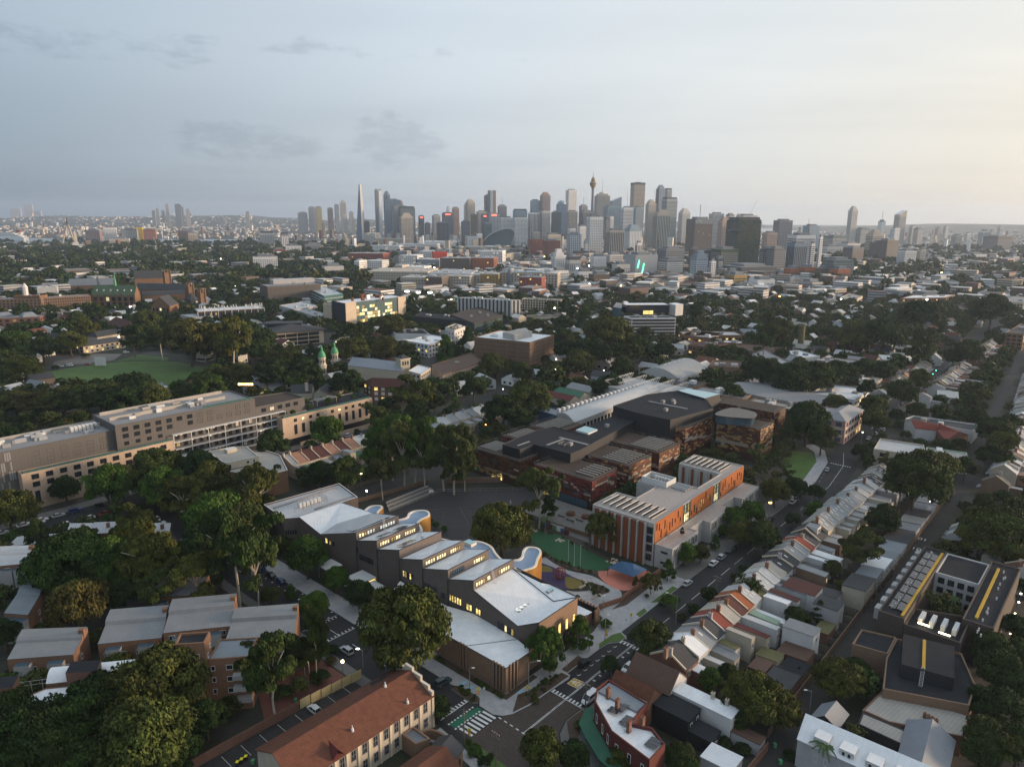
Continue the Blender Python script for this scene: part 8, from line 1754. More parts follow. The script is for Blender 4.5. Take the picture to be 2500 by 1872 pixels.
for a in[(KE,403,442,187,3420,Kl,KA,kf,None,'slim pale glass slab, left of the twin slabs beside the tapered tower'),(KE,443,482,187,3440,kF,KA,kg,None,'slim grey glass slab, right of the twin slabs beside the tapered tower'),(KE,496,570,232,3560,kR,kv,kl,KO,'blue tower with unfinished top and crane behind the dark cluster'),(KE,512,690,288,3500,kR,KA,kl,None,'wide blue glass tower in the dark left cluster'),(KE,640,704,303,3560,KN,kK,kl,None,'reddish tower edge behind the wide blue tower'),(KE,600,765,350,3380,kf,KA,kn,None,'dark tower with lit flat top in the left cluster'),(KE,668,856,372,3320,Kt,kv,kf,jF,'broad dark teal tower behind the gridded block'),(KE,680,832,462,3100,kC,kK,kl,KO,'tan gridded block before the dark left cluster'),(KE,290,356,510,3150,kf,KA,kl,None,'low dark glass block at the foot of the tapered tower'),(KE,862,926,460,3520,kf,Kb,kl,jV,'dark block with red sign right of the left cluster'),(KE,930,990,532,3300,kl,kK,kf,None,'low dark block beside the lit avenue'),(KE,1015,1105,450,3650,kF,kK,kl,None,'grey block right of the lit avenue'),(KE,1066,1190,528,3000,kl,KA,kf,None,'dark glass block in front of the slim white tower'),(KE,1112,1232,428,3520,kf,kK,kl,jV,'dark grey block with red rooftop sign beside the slim white tower'),(KE,1155,1186,368,3720,kg,Kb,kn,None,'slim bright white tower in the middle of the skyline'),(KE,1222,1298,372,3620,KN,kK,kl,None,'brownish gridded tower right of the slim white tower'),(KE,1335,1372,340,3720,kF,kv,kf,None,'narrow grey tower left of the tan office tower'),(KE,1368,1473,316,3500,kC,kK,kf,KO,'tan office tower with stepped roof'),(KE,1316,1410,512,3000,kl,kv,kf,None,'dark block below the tan office tower'),(KE,1408,1476,440,3300,kB,kK,kl,None,'brown block right below the tan office tower'),(KE,1478,1592,410,3350,kC,Kb,kf,None,'tan block below the striped tall tower'),(KE,1520,1604,446,3200,kl,KA,kf,jV,'dark block with red sign below the striped tall tower'),(KE,1553,1663,240,3600,kF,kK,kl,None,'tall tower with white vertical stripe left of centre'),(KE,1592,1728,435,3100,kR,KA,kl,jV,'dark blue block with red lights below the striped tower'),(KE,1700,1796,352,3420,kf,kK,kl,jW,'grey tower right of the striped tall tower'),(KE,1372,1472,668,2700,kg,Kh,Kl,None,'low white block with pale blue windows below the dark blocks'),(KE,1470,1536,640,2750,kg,kK,kF,None,'low white block left of the curved glass building'),(KE,1538,1640,535,2900,Kt,kK,kl,None,'teal block with yellow rooftop lights behind the curved building'),(KE,1714,1868,472,3000,kg,kK,kf,None,'white gridded office slab, left of the pair'),(KE,1860,2026,472,2950,kg,kK,kf,None,'white gridded office slab, right of the pair'),(KE,1866,2016,400,3250,Kl,kv,kR,jF,'pale blue glass block above the white gridded slabs'),(KE,2045,2146,294,3520,Kl,kK,kR,None,'pale blue grey tower left of the brown crowned tower'),(KE,2026,2146,420,3000,kg,Kb,kl,None,'dark tower with white vertical fins right of the white slabs'),(Km,107,216,326,3520,KN,kK,kf,KO,'brown grey tower with notched crown left of the white slab'),(Km,106,219,490,3000,kn,Kb,kf,None,'pale finned tower below the notched brown tower'),(Km,218,322,500,3100,Kt,kv,kl,None,'dark green grey block left of the brown gridded tower'),(Km,270,380,420,3420,kR,KA,Kl,'dome','glass tower with domed top left of the white slab'),(Km,378,493,272,3500,kg,kv,kn,None,'tall white slab with dark belt left of the observation tower'),(Km,380,492,494,2900,kC,kK,kl,None,'brown gridded tower below the white slab'),(Km,512,600,435,3650,kf,kK,kl,jW,'dark block with lattice masts behind the observation tower'),(Km,527,682,494,2950,kf,Kb,kl,None,'dark brown block with green sign below the observation tower'),(Km,678,833,330,3300,kC,kK,kf,Ji,'tan tower with stepped crown and spire right of the observation tower'),(Km,833,949,392,3420,kR,KA,kf,'slant','glass tower with slanted white top'),(Km,785,946,440,3000,Kl,KA,kf,None,'pale blue glass tower below the slanted top'),(Km,950,1076,455,2800,kg,kv,kf,None,'white banded apartment tower left of the gold tower'),(Km,1062,1206,200,3120,kC,kK,kB,'cap','tall gold brown tower with dark cap and red slot'),(Km,1078,1192,450,2900,kn,KA,Kl,None,'pale glass block below the gold brown tower'),(Km,1210,1316,412,3000,kC,kK,kf,KO,'tan stepped tower between the gold and the dark blue towers'),(Km,1318,1408,255,3300,kR,KA,kl,KO,'tall dark blue stepped tower right of centre'),(Km,1400,1470,270,3350,kF,kK,kl,jF,'grey stepped tower attached to the dark blue tower'),(Km,1400,1556,366,2900,kF,kv,Kt,jF,'broad grey green banded tower right of centre'),(Km,1300,1466,520,2600,kC,Kb,Kt,KO,'tan apartment tower with arched top before the banded tower'),(Km,1560,1676,502,3000,kn,Kb,kF,KO,'pale grey tower right of the banded tower'),(Km,1636,1702,620,2700,kg,kv,kR,None,'white and blue banded block left of the brown university tower'),(Km,1880,2022,516,2900,kn,kv,kf,None,'pale banded tower behind the brown university tower'),(Km,2046,2132,526,2900,kf,Kb,kg,None,'dark tower with white side left of the planted tower'),(Km,2130,2190,560,2950,KN,kK,kf,KO,'pinkish tower behind the planted tower'),(Km,1975,2096,595,2600,KN,kK,kB,KO,'pink tan apartment tower left of the planted tower'),(Km,600,768,552,2300,kg,kK,kf,None,'big white gridded apartment tower at the centre'),(Km,766,812,552,2340,kl,kK,kf,None,'dark side of the big white apartment tower'),(Km,812,856,548,2400,kg,Kb,kn,None,'white blade tower behind the big white apartment tower'),(Km,806,992,690,2150,kC,Kb,kl,None,'tan tower with dark vertical glass right of the white tower'),(Km,1010,1196,680,2400,Kl,Kb,kg,KO,'pale blue and white tower right of the tan vertical tower'),(Km,388,532,730,2200,kR,kK,kg,None,'blue and white checkered tower left of the white tower'),(Km,495,592,650,2500,kg,Kh,kn,None,'plain white tower left of the big white tower'),(Km,388,470,672,2600,kg,kK,kf,None,'small white block behind the checkered tower'),(Km,545,592,800,2250,Kl,kK,kg,None,'narrow pale blue block beside the checkered tower'),(Km,0,162,785,2300,KJ,kK,kB,None,'red perforated block, left of the red pair'),(Km,160,346,800,2200,KJ,kK,kB,None,'red perforated block, right of the red pair'),(Km,165,345,735,2450,kC,kv,kf,None,'tan block with lit roof behind the red pair'),(Km,10,90,705,2500,kC,kv,kf,None,'small tan block with lit roof behind the red pair'),(Km,1092,1166,820,1900,kg,Kb,kB,None,'slim white block with brown panel before the pale blue tower'),(KC,382,506,178,2600,kf,kK,kl,None,'dark gridded tower right of the planted tower'),(KC,290,390,270,2400,KN,kK,kB,None,'pink gridded block right of the planted tower'),(KC,108,252,140,2700,kn,kK,kf,None,'pale block with red crane behind the planted tower'),(KC,606,719,218,2500,Kl,KA,kR,None,'pale blue glass block with crane right of the dark gridded tower'),(KC,928,993,100,3000,kn,Kh,kf,KO,'slim pale residential tower alone on the right'),(KC,1147,1198,184,3300,kR,KA,kg,jW,'small blue tower between two pale towers on the right'),(KC,1283,1361,140,3300,kC,Kb,kf,'slant','tan tower with pointed top on the right'),(KC,1376,1420,224,3400,kn,kv,kf,None,'pale block right of the pointed tan tower'),(KC,1420,1482,238,3300,kf,Kb,kn,None,'dark block right of the pointed tan tower'),(KC,1246,1309,238,3200,kg,kv,Kl,None,'white block left of the pointed tan tower'),(KC,990,1081,242,3000,kf,kv,kn,None,'low dark block right of the slim pale tower'),(KC,1082,1192,282,2500,kC,kv,kl,KO,'tan stepped hotel block on the right'),(KC,1190,1340,330,1950,kB,kv,kl,None,'brown banded slab, taller of the brown pair on the right'),(KC,1112,1230,345,2000,kB,kv,kl,None,'brown banded slab, lower of the brown pair on the right'),(KC,1325,1445,408,1800,kg,kK,kf,None,'white gridded block right of the brown pair'),(KC,1440,1496,400,1850,kC,kv,kf,None,'cream block joined to the white gridded block'),(KC,930,1072,385,1900,kl,kv,kB,None,'dark brown block left of the brown pair'),(KC,738,895,376,2200,kn,kK,kf,None,'pale gridded block behind the orange slatted building'),(KC,780,935,296,2700,Kt,kK,kn,None,'greenish apartment block on the right skyline'),(KC,890,1050,352,2300,kn,Kh,Kt,None,'pale apartment block left of the brown pair'),(KC,1910,1975,258,3000,kg,Kb,kl,None,'white and black block far on the right'),(KC,1968,1994,256,3000,kC,kv,kn,None,'lit cream block far on the right'),(KC,1568,1606,236,4200,KN,kv,kf,None,'pinkish hazy tower far right'),(KC,1628,1660,228,4400,kn,kv,kf,None,'pale hazy tower far right'),(KC,2036,2070,228,4200,kn,Kb,kf,None,'hazy tower close to the right edge'),(KC,1710,1780,290,3000,kC,kv,kf,None,'cream block among trees far right'),(KC,1790,1830,275,3200,kg,kv,kf,None,'small white block among trees far right'),(KC,2020,2200,300,2700,kB,kv,kf,None,'long brown block at the right edge'),(Km,235,382,962,1500,kg,Kh,kF,KO,'white stepped block before the checkered tower'),(Km,385,552,1000,1480,kn,Kb,kf,jF,'grey and white block below the checkered tower'),(Km,640,802,962,1520,kg,Kh,kn,None,'white block with grey panels below the big white tower'),(Km,806,1002,945,1700,kn,kv,kf,None,'pale banded block left of the grey metal building'),(Km,880,1062,1045,1420,kn,kK,kf,None,'low pale gridded block left of the grey metal building'),(Km,480,660,1120,1300,kg,kK,kf,None,'low white apartment block above the trees'),(Km,235,430,1110,1330,kg,kK,Kt,None,'low white apartment block with glass right of the cream row'),(Km,640,850,1150,1220,kB,Kh,je,None,'brown brick block with lit windows above the trees'),(Km,1390,1662,885,1520,kf,kK,kl,None,'blue grey block with glass top beside the grey metal building'),(Km,1392,1640,1000,1480,kf,kv,kg,None,'dark block with white bands beside the grey metal building'),(Km,1700,1870,985,1400,kR,kK,kg,KO,'dark blue block with diamond grid of white windows'),(Km,1862,1926,1010,1400,kg,kK,kf,None,'white gridded end of the dark blue block'),(Km,1645,1700,985,1420,kl,Kh,Jf,None,'narrow dark stair block with lit landings'),(Km,1926,2010,985,1450,kl,Kh,kg,None,'dark block with white window boxes right of the diamond grid'),(Km,1660,1772,890,1650,kB,kv,kl,None,'brown block below the university tower'),(Km,1840,1996,900,1600,kl,Kh,kg,None,'dark block with white bays below the university tower'),(KC,265,345,392,1500,kl,kv,kf,None,'black block, left of the pair below the planted tower'),(KC,340,476,392,1480,kl,kv,kf,None,'black block with pale edge, right of the pair below the planted tower'),(KC,495,632,352,1500,kR,Kb,kl,None,'dark blue glass tower with white striped side'),(KC,622,660,352,1510,kg,kv,kl,None,'white striped end of the dark blue glass tower'),(KC,510,690,290,1600,kg,kv,kl,None,'white slab behind the dark blue glass tower'),(KC,688,720,302,1590,kg,kv,kl,None,'white striped end slab right of the blue glass tower'),(KC,458,575,540,1380,jA,Kb,kB,None,'orange slatted block, leftmost of three'),(KC,575,700,530,1370,jA,Kb,kB,None,'orange slatted block, middle of three'),(KC,700,790,540,1360,kB,Kb,ji,None,'brown slatted block, rightmost of three'),(KC,786,990,478,1350,Kt,kK,kf,None,'green glass block above orange slats'),(KC,818,950,545,1330,jA,Kb,kB,None,'orange slatted base of the green glass block'),(KC,40,195,590,1250,je,kv,ji,None,'gold clad low block with planted roof'),(KC,0,100,560,1280,kf,kv,je,None,'dark low block behind the gold clad block'),(KC,90,490,530,1420,kl,kv,kf,None,'long dark podium below the planted tower'),(KC,-60,130,395,1560,ji,kv,kf,None,'lower planted block left of the planted tower'),(KC,1700,1790,458,2000,kg,kv,kf,None,'white banded block among trees on the right'),(KC,1830,1990,434,2050,kg,kv,kn,None,'long white banded block on the right'),(KC,1540,1650,455,1900,kn,kK,kf,None,'pale block right of the cream block'),(KC,1490,1560,440,2000,kf,kK,kn,None,'grey block right of the cream block'),(KC,2130,2212,450,1900,kn,kv,Kl,None,'pale block at the far right edge'),(KC,1270,1460,740,1000,kB,Kb,kl,None,'low brown warehouse on the right above the trees'),(KC,1460,1690,745,990,kB,Kb,kl,None,'long brown brick warehouse on the right above the trees'),(KC,600,775,645,1180,kn,kv,kf,None,'pale rounded low block left of the trees'),(KC,455,545,640,1180,kC,Kh,kB,None,'cream shopfront block left of the trees'),(KC,215,390,625,1200,kg,Kh,kF,None,'low white warehouse below the planted tower'),(KI,538,634,368,2900,kf,kK,KJ,None,'dark and red apartment tower right of the bridge pylon',),(KI,655,744,354,3000,kg,kK,kf,None,'white apartment tower right of the dark and red tower'),(KI,770,872,362,3050,kf,kK,kn,None,'dark apartment tower beside the yellow slab'),(KI,845,880,352,3110,Jf,kv,je,None,'yellow slab behind the dark apartment tower'),(KI,874,906,352,3060,Jf,kv,je,None,'bright yellow end slab'),(KI,907,992,366,3000,KJ,kK,KN,None,'red apartment block with pale windows'),(KI,1130,1196,374,2900,kB,kK,kl,None,'brown apartment tower right of the cranes'),(KI,1196,1262,390,2950,kC,kK,kB,None,'tan apartment tower right of the brown one'),(KI,690,830,425,2700,kC,kK,kB,None,'tan stepped apartments below the coloured towers'),(KI,1605,1785,540,1500,kg,kK,kf,None,'long white balconied hospital slab among the trees'),(KI,590,680,604,1700,kB,kv,kl,None,'brown wing of the sunlit tan block'),(KI,672,730,598,1700,je,Kh,kB,None,'sunlit tan block among the trees at the left'),(KI,1648,1752,388,2700,kn,Kb,kf,jF,'white sided block with dark roof'),(KI,1785,1842,394,2700,kf,Kb,kg,jF,'dark block with white stripe'),(KI,1735,1822,492,2100,KJ,kK,kB,None,'red brick block among trees'),(KI,1815,1930,470,2200,kg,Kh,kF,None,'low white block beside the red brick block'),(KI,1940,2060,462,2300,kf,kK,kl,None,'dark apartment block left of the avenue'),(KI,2062,2135,562,1500,kg,Kh,kf,None,'small white block beside the green park'),(KI,2060,2212,600,1380,kn,kv,kf,None,'low pale banded block in the trees'),(KI,2040,2066,314,4200,kC,kv,kB,None,'lone tan tower by the distant water'),(KI,1960,2006,222,5200,kF,kv,kf,None,'grey tower in the hazy northern cluster'),(KI,2006,2052,222,5100,kC,kv,Jf,None,'sunlit pale tower in the hazy northern cluster'),(KI,2080,2120,230,5300,KN,kv,kB,None,'brown tower in the hazy northern cluster'),(KI,2126,2158,208,5200,kR,kv,kf,None,'blue tower in the hazy northern cluster'),(KI,2160,2204,196,5100,kC,kv,kf,KO,'tallest tan tower in the hazy northern cluster'),(KI,1890,1960,258,5200,kn,kv,kf,None,'low pale blocks in the hazy northern cluster'),(KI,1048,1072,205,7200,kC,kv,kf,None,'slim hazy tower on the northern ridge'),(KI,1108,1150,205,7300,kl,kv,kf,None,'broad dark hazy tower on the northern ridge'),(KI,1140,1166,222,7350,kl,kv,kf,None,'dark shoulder of the broad hazy tower'),(KI,1178,1206,236,7200,kC,kv,kf,None,'low tan hazy tower on the ridge'),(KI,962,986,246,7200,kC,kv,kf,None,'low hazy tower left on the ridge'),(KI,988,1010,233,7400,kF,kv,kf,None,'grey hazy tower on the ridge'),(KI,1024,1042,246,7300,kC,kv,kf,None,'small hazy tower on the ridge'),(KI,148,205,208,11500,kF,kv,kf,None,'very faint towers on the far left horizon'),(KI,60,130,232,11800,kF,kv,kf,None,'very faint low towers on the far left horizon'),(KI,215,260,250,11600,kF,kv,kf,None,'faint low blocks on the far left horizon'),(KI,1560,1584,252,7000,kC,kv,kf,None,'lone hazy tower on the northern ridge'),(KE,0,34,340,5400,kR,kv,kf,None,'hazy blue tower left of the tapered tower'),(KE,40,102,318,5300,kF,kv,kf,KO,'hazy grey tower left of the tapered tower'),(KE,70,126,440,5000,kn,kv,kf,None,'hazy white block left of the tapered tower'),(KE,140,190,415,5300,kF,kv,kf,None,'hazy block close beside the tapered tower'),(KE,160,200,485,5000,kC,kv,kf,None,'small cream hazy block beside the tapered tower')]:
 tower(*a)
x0,zt=at_dist(KE,1605,192,3560);x1,_=at_dist(KE,1628,192,3560);xr,_=at_dist(KE,1663,192,3560);xl,_=at_dist(KE,1576,192,3560)
t=next(o for o in SC.objects if o.get(jn)=='tall tower with white vertical stripe left of centre');b=MB();b.prism([(x0,3556),(x1,3556),(x1,3640),(x0,3640)],0,zt,kg);b.prism([(x1+.5,3562),(xr,3562),(xr,3630),(x1+.5,3630)],100,zt,KN);b.prism([(xl,3562),(x0-.5,3562),(x0-.5,3630),(xl,3630)],100,zt,kf);b.build('tower_top',t)
t,P,zt=tower(Km,1690,1946,572,2200,kB,kK,kl,jW,'brown university tower with white letters near its top',yaw=.3)
d=(Vector(P[1])-Vector(P[0])).normalized();b=MB();b.box(((P[0][0]+P[1][0])/2+d.y*.6,(P[0][1]+P[1][1])/2-d.x*.6),(d.x,d.y),math.dist(P[0],P[1])/2,.8,zt-15,zt-.2,kf);b.build('sign_band',t)
c_=bpy.data.curves.new('letters','FONT');c_.body='UTS';c_.size=11;c_.extrude=.2;c_.materials.append(MATS[ka]);o=bpy.data.objects.new('letters',c_);COL.objects.link(o);o.parent=t;o.location=(P[0][0]+d.x*3+d.y*2.2-t.location.x,P[0][1]+d.y*3-d.x*2.2-t.location.y,zt-11.5);o.rotation_euler=(math.pi/2,0,math.atan2(d.y,d.x))
X,zt=at_dist(Km,634,75,3000);_,z1=at_dist(Km,634,250,3000);_,z0=at_dist(Km,634,140,3000);r=(at_dist(Km,667,200,3000)[0]-at_dist(Km,598,200,3000)[0])/2
OT=thg('observation_tower','slender observation tower with gold turret and spire above the skyline',Jg,(X,3000));b=MB();b.lathe((X,3000),[(7,0),(5.2,z1-10),(6.5,z1)],kf,12);b.build('shaft',OT);h=z0-z1
b=MB();b.lathe((X,3000),[(r*.45,z1),(r*.72,z1+h*.1),(r*.98,z1+h*.28),(r,z1+h*.5),(r*.94,z1+h*.56),(r*.62,z1+h*.58),(r*.6,z1+h*.78),(r*.66,z1+h*.8),(r*.62,z1+h*.86),(r*.34,z1+h*.88),(r*.32,z1+h),(0,z1+h)],je,20);b.build('turret',OT)
b=MB();b.lathe((X,3000),[(r*1.02,z1+h*.34),(r*1.03,z1+h*.38),(r*1.02,z1+h*.41)],kl,20);b.lathe((X,3000),[(r*.63,z1+h*.64),(r*.63,z1+h*.7)],kl,20);b.build('window_ring',OT);b=MB();b.lathe((X,3000),[(2.6,z0),(1.6,z0+h*.2),(1.1,zt-8),(.3,zt),(0,zt)],kn,8);b.build(Ji,OT)
t,P,zt=tower(KC,68,300,178,1600,ji,kv,kl,jF,'dark tower covered in hanging plants with a cantilevered frame',yaw=.25,step=4.2);b=MB();rng_=random.Random(3)
for k in range(900):
 e=rng_.choice((0,0,1));f=rng_.random();p,q=P[e],P[(e+1)%4];x,y=p[0]+(q[0]-p[0])*f,p[1]+(q[1]-p[1])*f;n=Vector((q[1]-p[1],-(q[0]-p[0]))).normalized();z=rng_.uniform(6,zt);s=rng_.uniform(.6,1.8);dd=Vector((q[0]-p[0],q[1]-p[1])).normalized()
 b.box((x+n.x*.5,y+n.y*.5),(dd.x,dd.y),s,.5,z,z+s*1.2,rng_.choice((ji,ji,Kz,kC if e==1 else ji)))
b.build('hanging_plants',t,Kj);xa,za=at_dist(KC,5,250,1590);xb,zb=at_dist(KC,80,215,1590);b=MB();b.prism([(xa,1582),(xb+6,1582),(xb+6,1606),(xa,1606)],za-3,za,kl,bottom=True)
for k in range(5):b.bar((xa+(xb-xa)*k/5,1583,za),(xa+(xb-xa)*(k+1)/5+3,1583,zb+8),.7,kl)
b.build('cantilever',t)
t=thg('curved_building','glass building with a sweeping curved roof like a wave',KB,(at_dist(KE,1690,700,2700)[0],2700));top=[(1515,750),(1540,700),(1590,650),(1650,615),(1715,590),(1770,578),(1815,582),(1845,600),(1855,640),(1840,700),(1815,760)];pr=[at_dist(KE,x,y,2700)for x,y in top];b=MB();xs_=[p[0]for p in pr];y0,y1=2690,2750
poly=pr+[(pr[-1][0],0),(pr[0][0],0)];b.face([(x,y0,z)for x,z in reversed(poly)],Kt);b.face([(x,y1,z)for x,z in poly],Kt)
b.build('glass_front',t);b=MB()
for(x0_,z0_),(x1_,z1_)in zip(pr,pr[1:]):b.face([(x0_,y0-4,z0_+1),(x1_,y0-4,z1_+1),(x1_,y1,z1_+1),(x0_,y1,z0_+1)],kF);b.face([(x0_,y0-4,z0_-5),(x1_,y0-4,z1_-5),(x1_,y0-4,z1_+1),(x0_,y0-4,z0_+1)],kF)
b.build('curved_roof',t,smooth=True);b=MB()
for k in range(1,12):
 f=k/12;z=6*k
 xs2=[x for x,zz in pr if zz>z+6]
 if xs2:b.face([(min(xs2)+4,y0-.3,z),(max(xs2)-4,y0-.3,z),(max(xs2)-4,y0-.3,z+.8),(min(xs2)+4,y0-.3,z+.8)],kf)
b.build('floor_line',t,Kj)
t,P,zt=tower(Km,1072,1402,948,1450,kF,'none',kf,None,'grey metal clad building with green slashes',yaw=.35,dk=.9)
for(x0_,y0_,x1_,y1_)in((1110,1090,1135,1010),(1155,1170,1188,1045)):
 a_,za=at_dist(Km,x0_,y0_,1430);c2,zc=at_dist(Km,x1_,y1_,1425);b=MB();f0=(a_-P[0][0])/(P[1][0]-P[0][0]);f1=(c2-P[0][0])/(P[1][0]-P[0][0]);ya,yc=P[0][1]+(P[1][1]-P[0][1])*f0-.8,P[0][1]+(P[1][1]-P[0][1])*f1-.8;b.bar((a_,ya,za),(c2,yc,zc),.7,'lamp_green');b.build('lit_slash',t)
t,P,zt=tower(KE,1015,1178,828,1750,'lantern_red',kv,KJ,None,'glowing bright red block in the city belt',yaw=.25,name='red_block')
BR=thg('cable_bridge','cable stayed bridge with tall A shaped pylon and fans of cables','bridge',(at_dist(KI,425,480,2700)[0],2700));X,zt=at_dist(KI,408,290,2700);_,zd=at_dist(KI,430,478,2700);xa,_=at_dist(KI,403,540,2700);xb,_=at_dist(KI,452,540,2700);b=MB()
b.bar((xa,2700,0),(X,2712,zt-22),3.0,kC);b.bar((xb+6,2726,0),(X+2,2712,zt-22),3.0,kC);b.bar((X+1,2712,zt-24),(X+1,2712,zt),2.6,kB);b.build('pylon',BR)
xl,_=at_dist(KI,-150,478,2700);xr,_=at_dist(KI,980,500,2700);b=MB();b.prism([(xl,2696),(xr,2690),(xr,2722),(xl,2726)],zd-3,zd,kf,bottom=True);b.build('deck',BR);b=MB()
for k in range(-12,13):
 if k:xx=X+k*15;b.bar((X+1,2712,zt-6-abs(k)*1.2),(xx,2698,zd),.28,kF,3)
b.build('cable',BR,Kj);b=MB()
for x in(100,240,600,720,850):xx,_=at_dist(KI,x,500,2700);b.box((xx,2708),(1,0),2,6,0,zd-3,kF)
b.build('pier',BR)
t=thg('cruise_ship','white cruise ship with stacked decks at the left edge','ship',(at_dist(KI,60,470,3200)[0],3200));xa,za=at_dist(KI,-150,495,3200);xb,zb=at_dist(KI,188,478,3200);b=MB();b.prism(ccw([(xa,3190),(xb-14,3190),(xb,3203),(xb-14,3216),(xa,3216)]),.6,16,kg);b.build('hull',t)
for k in range(4):b=MB();b.prism([(xa,3193),(xb-24-k*14,3193),(xb-24-k*14,3213),(xa,3213)],16+k*5,20.5+k*5,kg if k%2==0 else kn);b.build('deck_level',t)
b=MB();b.box((at_dist(KI,130,460,3203)[0],3203),(1,0),8,5,36,46,KJ);b.build('funnel',t)
def crane(c,x0,y0,x1,y1,dist,m,label,jib=None):
 a,za=at_dist(c,x0,y0,dist);b_,zb=at_dist(c,x1,y1,dist);t=thg('tower_crane',label,'crane',(a,dist),'cranes over the city');b=MB();w=max(.6,dist*.00035);b.bar((a,dist,0),(a,dist,za),w,m);b.build(jW,t);b=MB();b.bar((a,dist,za),(b_,dist,zb),w*.7,m);b.bar((a,dist,za),(a-(b_-a)*.25,dist,za-2),w,m);b.build('jib',t);b=MB();b.box((a,dist),(1,0),w*2.4,w*2,za-4,za+2,m);b.build('cab',t)
for a in((KI,1112,480,1060,365,2600,kn,'pale luffing crane left of the brown tower'),(KI,1275,480,1225,355,2650,kn,'pale luffing crane right of the brown tower'),(KI,1015,515,975,410,2500,kn,'leaning white crane below the red block'),(KI,2072,425,2055,365,3300,kn,'small white crane by the distant water'),(KC,150,150,208,28,2690,kn,'long thin crane above the planted tower'),(KC,600,250,598,168,2450,jA,'orange crane right of the dark gridded tower'),(Km,988,440,985,300,3100,kn,'thin crane left of the gold brown tower'),(Km,1278,400,1270,270,3100,KJ,'thin red crane right of the gold brown tower'),(Km,1305,800,1310,722,2100,KJ,'red and white crane mast among the centre towers'),(KE,540,228,510,130,3560,kn,'crane on top of the left dark cluster')):crane(*a)
for k,(x0,x1,y,d_,dep,m,r)in enumerate(((655,1040,745,2500,60,kg,kF),(900,1215,722,2700,90,kg,kg),(1330,1690,775,2350,70,kC,kF),(355,660,762,2450,50,kg,kn),(400,735,690,2900,40,kC,kC),(290,410,635,2950,60,kn,kg),(120,495,842,1750,40,KJ,kF),(1080,1390,892,1550,40,kB,kF),(1380,1640,890,1560,40,jA,kF),(845,1080,905,1600,40,kF,kn),(660,850,865,1700,40,kg,kg),(870,1018,820,1780,40,kg,kg),(1495,1730,818,1800,40,kg,kg),(190,250,920,1450,30,kg,kg),(300,485,918,1500,30,kg,kg),(605,695,968,1380,30,kC,kn),(710,920,985,1400,50,kg,kg),(670,950,1090,1150,30,kC,kn),(930,1105,1085,1120,35,kB,kf),(320,960,1030,1240,90,kC,kC),(960,1400,1050,1230,80,kn,kF),(1100,1395,1075,1160,20,kC,kn),(1395,1500,1060,1180,40,kC,kn),(1500,1690,1055,1170,30,je,kn),(1700,2145,1035,1180,30,kC,Kl),(1905,2135,1090,1090,25,KJ,kf),(2135,2300,1050,1150,40,kC,kn))):
 xa,zt=at_dist(KE,x0,y,d_);xb,_=at_dist(KE,x1,y,d_);zt=max(zt,7);P=ccw([(xa,d_),(xb,d_-8),(xb+8,d_+dep),(xa+8,d_+dep)])
 t=thg('city_hall_block',('long white hall with rows of fins','white peaked convention roof','tan hall with low curved roof','long white low shed','long tan terrace below the dark towers','pale block with curved white roof','long red brick warehouse','long brown brick warehouse','sunlit brick warehouse end','grey old block left of the warehouse','white apartment block in the belt','white stacked apartments beside the red block','white apartment block right of the warehouse','white framed end block','white warehouse block by the park','tan box warehouse','white sawtooth roofed shed','tan supermarket wall','dark brick gabled hall','wide tan shopping centre with roof car park','wide pale shopping centre roof with skylights','tan parapet wall of the shopping centre','tan block right of the shopping centre','yellow ornate shop row','cream ornate shop row with clock turret','dark red wall block by the junction','cream block right of the dark red wall')[k]+' before the city',KB,cen(P),'low city buildings before the towers')
 m_=MB();m_.prism(P,0,zt,m,cap=r);m_.build(Kn,t);bnd(t,P,[3+4.2*j for j in range(max(1,int(zt/4.6)))],2.0,kl if k not in(1,3)else kf,.12,n=-4.5,gap=.5,lit=.03,litm=kE);FOOT.append(P)
 for j in range(5):b=MB();b.box((R.uniform(xa+6,xb-2),d_+R.uniform(4,dep*.8)),(1,0),R.uniform(1.5,5),R.uniform(1,3),zt,zt+R.uniform(1,3),R.choice((kg,kF,kn)));b.build(KY,t)
xa,za=at_dist(KE,1808,985,1178);t=thg('clock_turret','dark domed turret on the cream shop row','turret',(xa,1176));b=MB();b.lathe((xa,1176),[(4,0),(4,za-9),(4.4,za-8.5),(3.6,za-5),(1,za-2),(0,za)],kf,8);b.build('turret',t)
OCX0,OCY0,OCS,ONX,ONY=-1600.0,40.0,3.0,1150,900
OCC=np.zeros((ONX,ONY),bool)
def mark(poly,grow=0.0):
 p=np.array(ccw(ins(ccw(poly),-grow)if grow else poly));lo,hi=p.min(0),p.max(0)
 i0,i1=int((lo[0]-OCX0)/OCS),int((hi[0]-OCX0)/OCS)+1;j0,j1=int((lo[1]-OCY0)/OCS),int((hi[1]-OCY0)/OCS)+1
 i0,j0,i1,j1=max(i0,0),max(j0,0),min(i1,ONX),min(j1,ONY)
 if i1<=i0 or j1<=j0:return
 X,Y=np.meshgrid(OCX0+(np.arange(i0,i1)+.5)*OCS,OCY0+(np.arange(j0,j1)+.5)*OCS,indexing='ij');c=np.zeros(X.shape,bool);n=len(p);q=n-1
 for k in range(n):
  (xi,yi),(xj,yj)=p[k],p[q]
  with np.errstate(divide='ignore',invalid='ignore'):
   c^=((yi>Y)!=(yj>Y))&(X<(xj-xi)*(Y-yi)/(yj-yi)+xi)
  q=k
 OCC[i0:i1,j0:j1]|=c
THIN={tuple(map(tuple,P))for P in THINROAD}
for P in FOOT:mark(P,-2.2 if tuple(map(tuple,P))in THIN else 1.0)
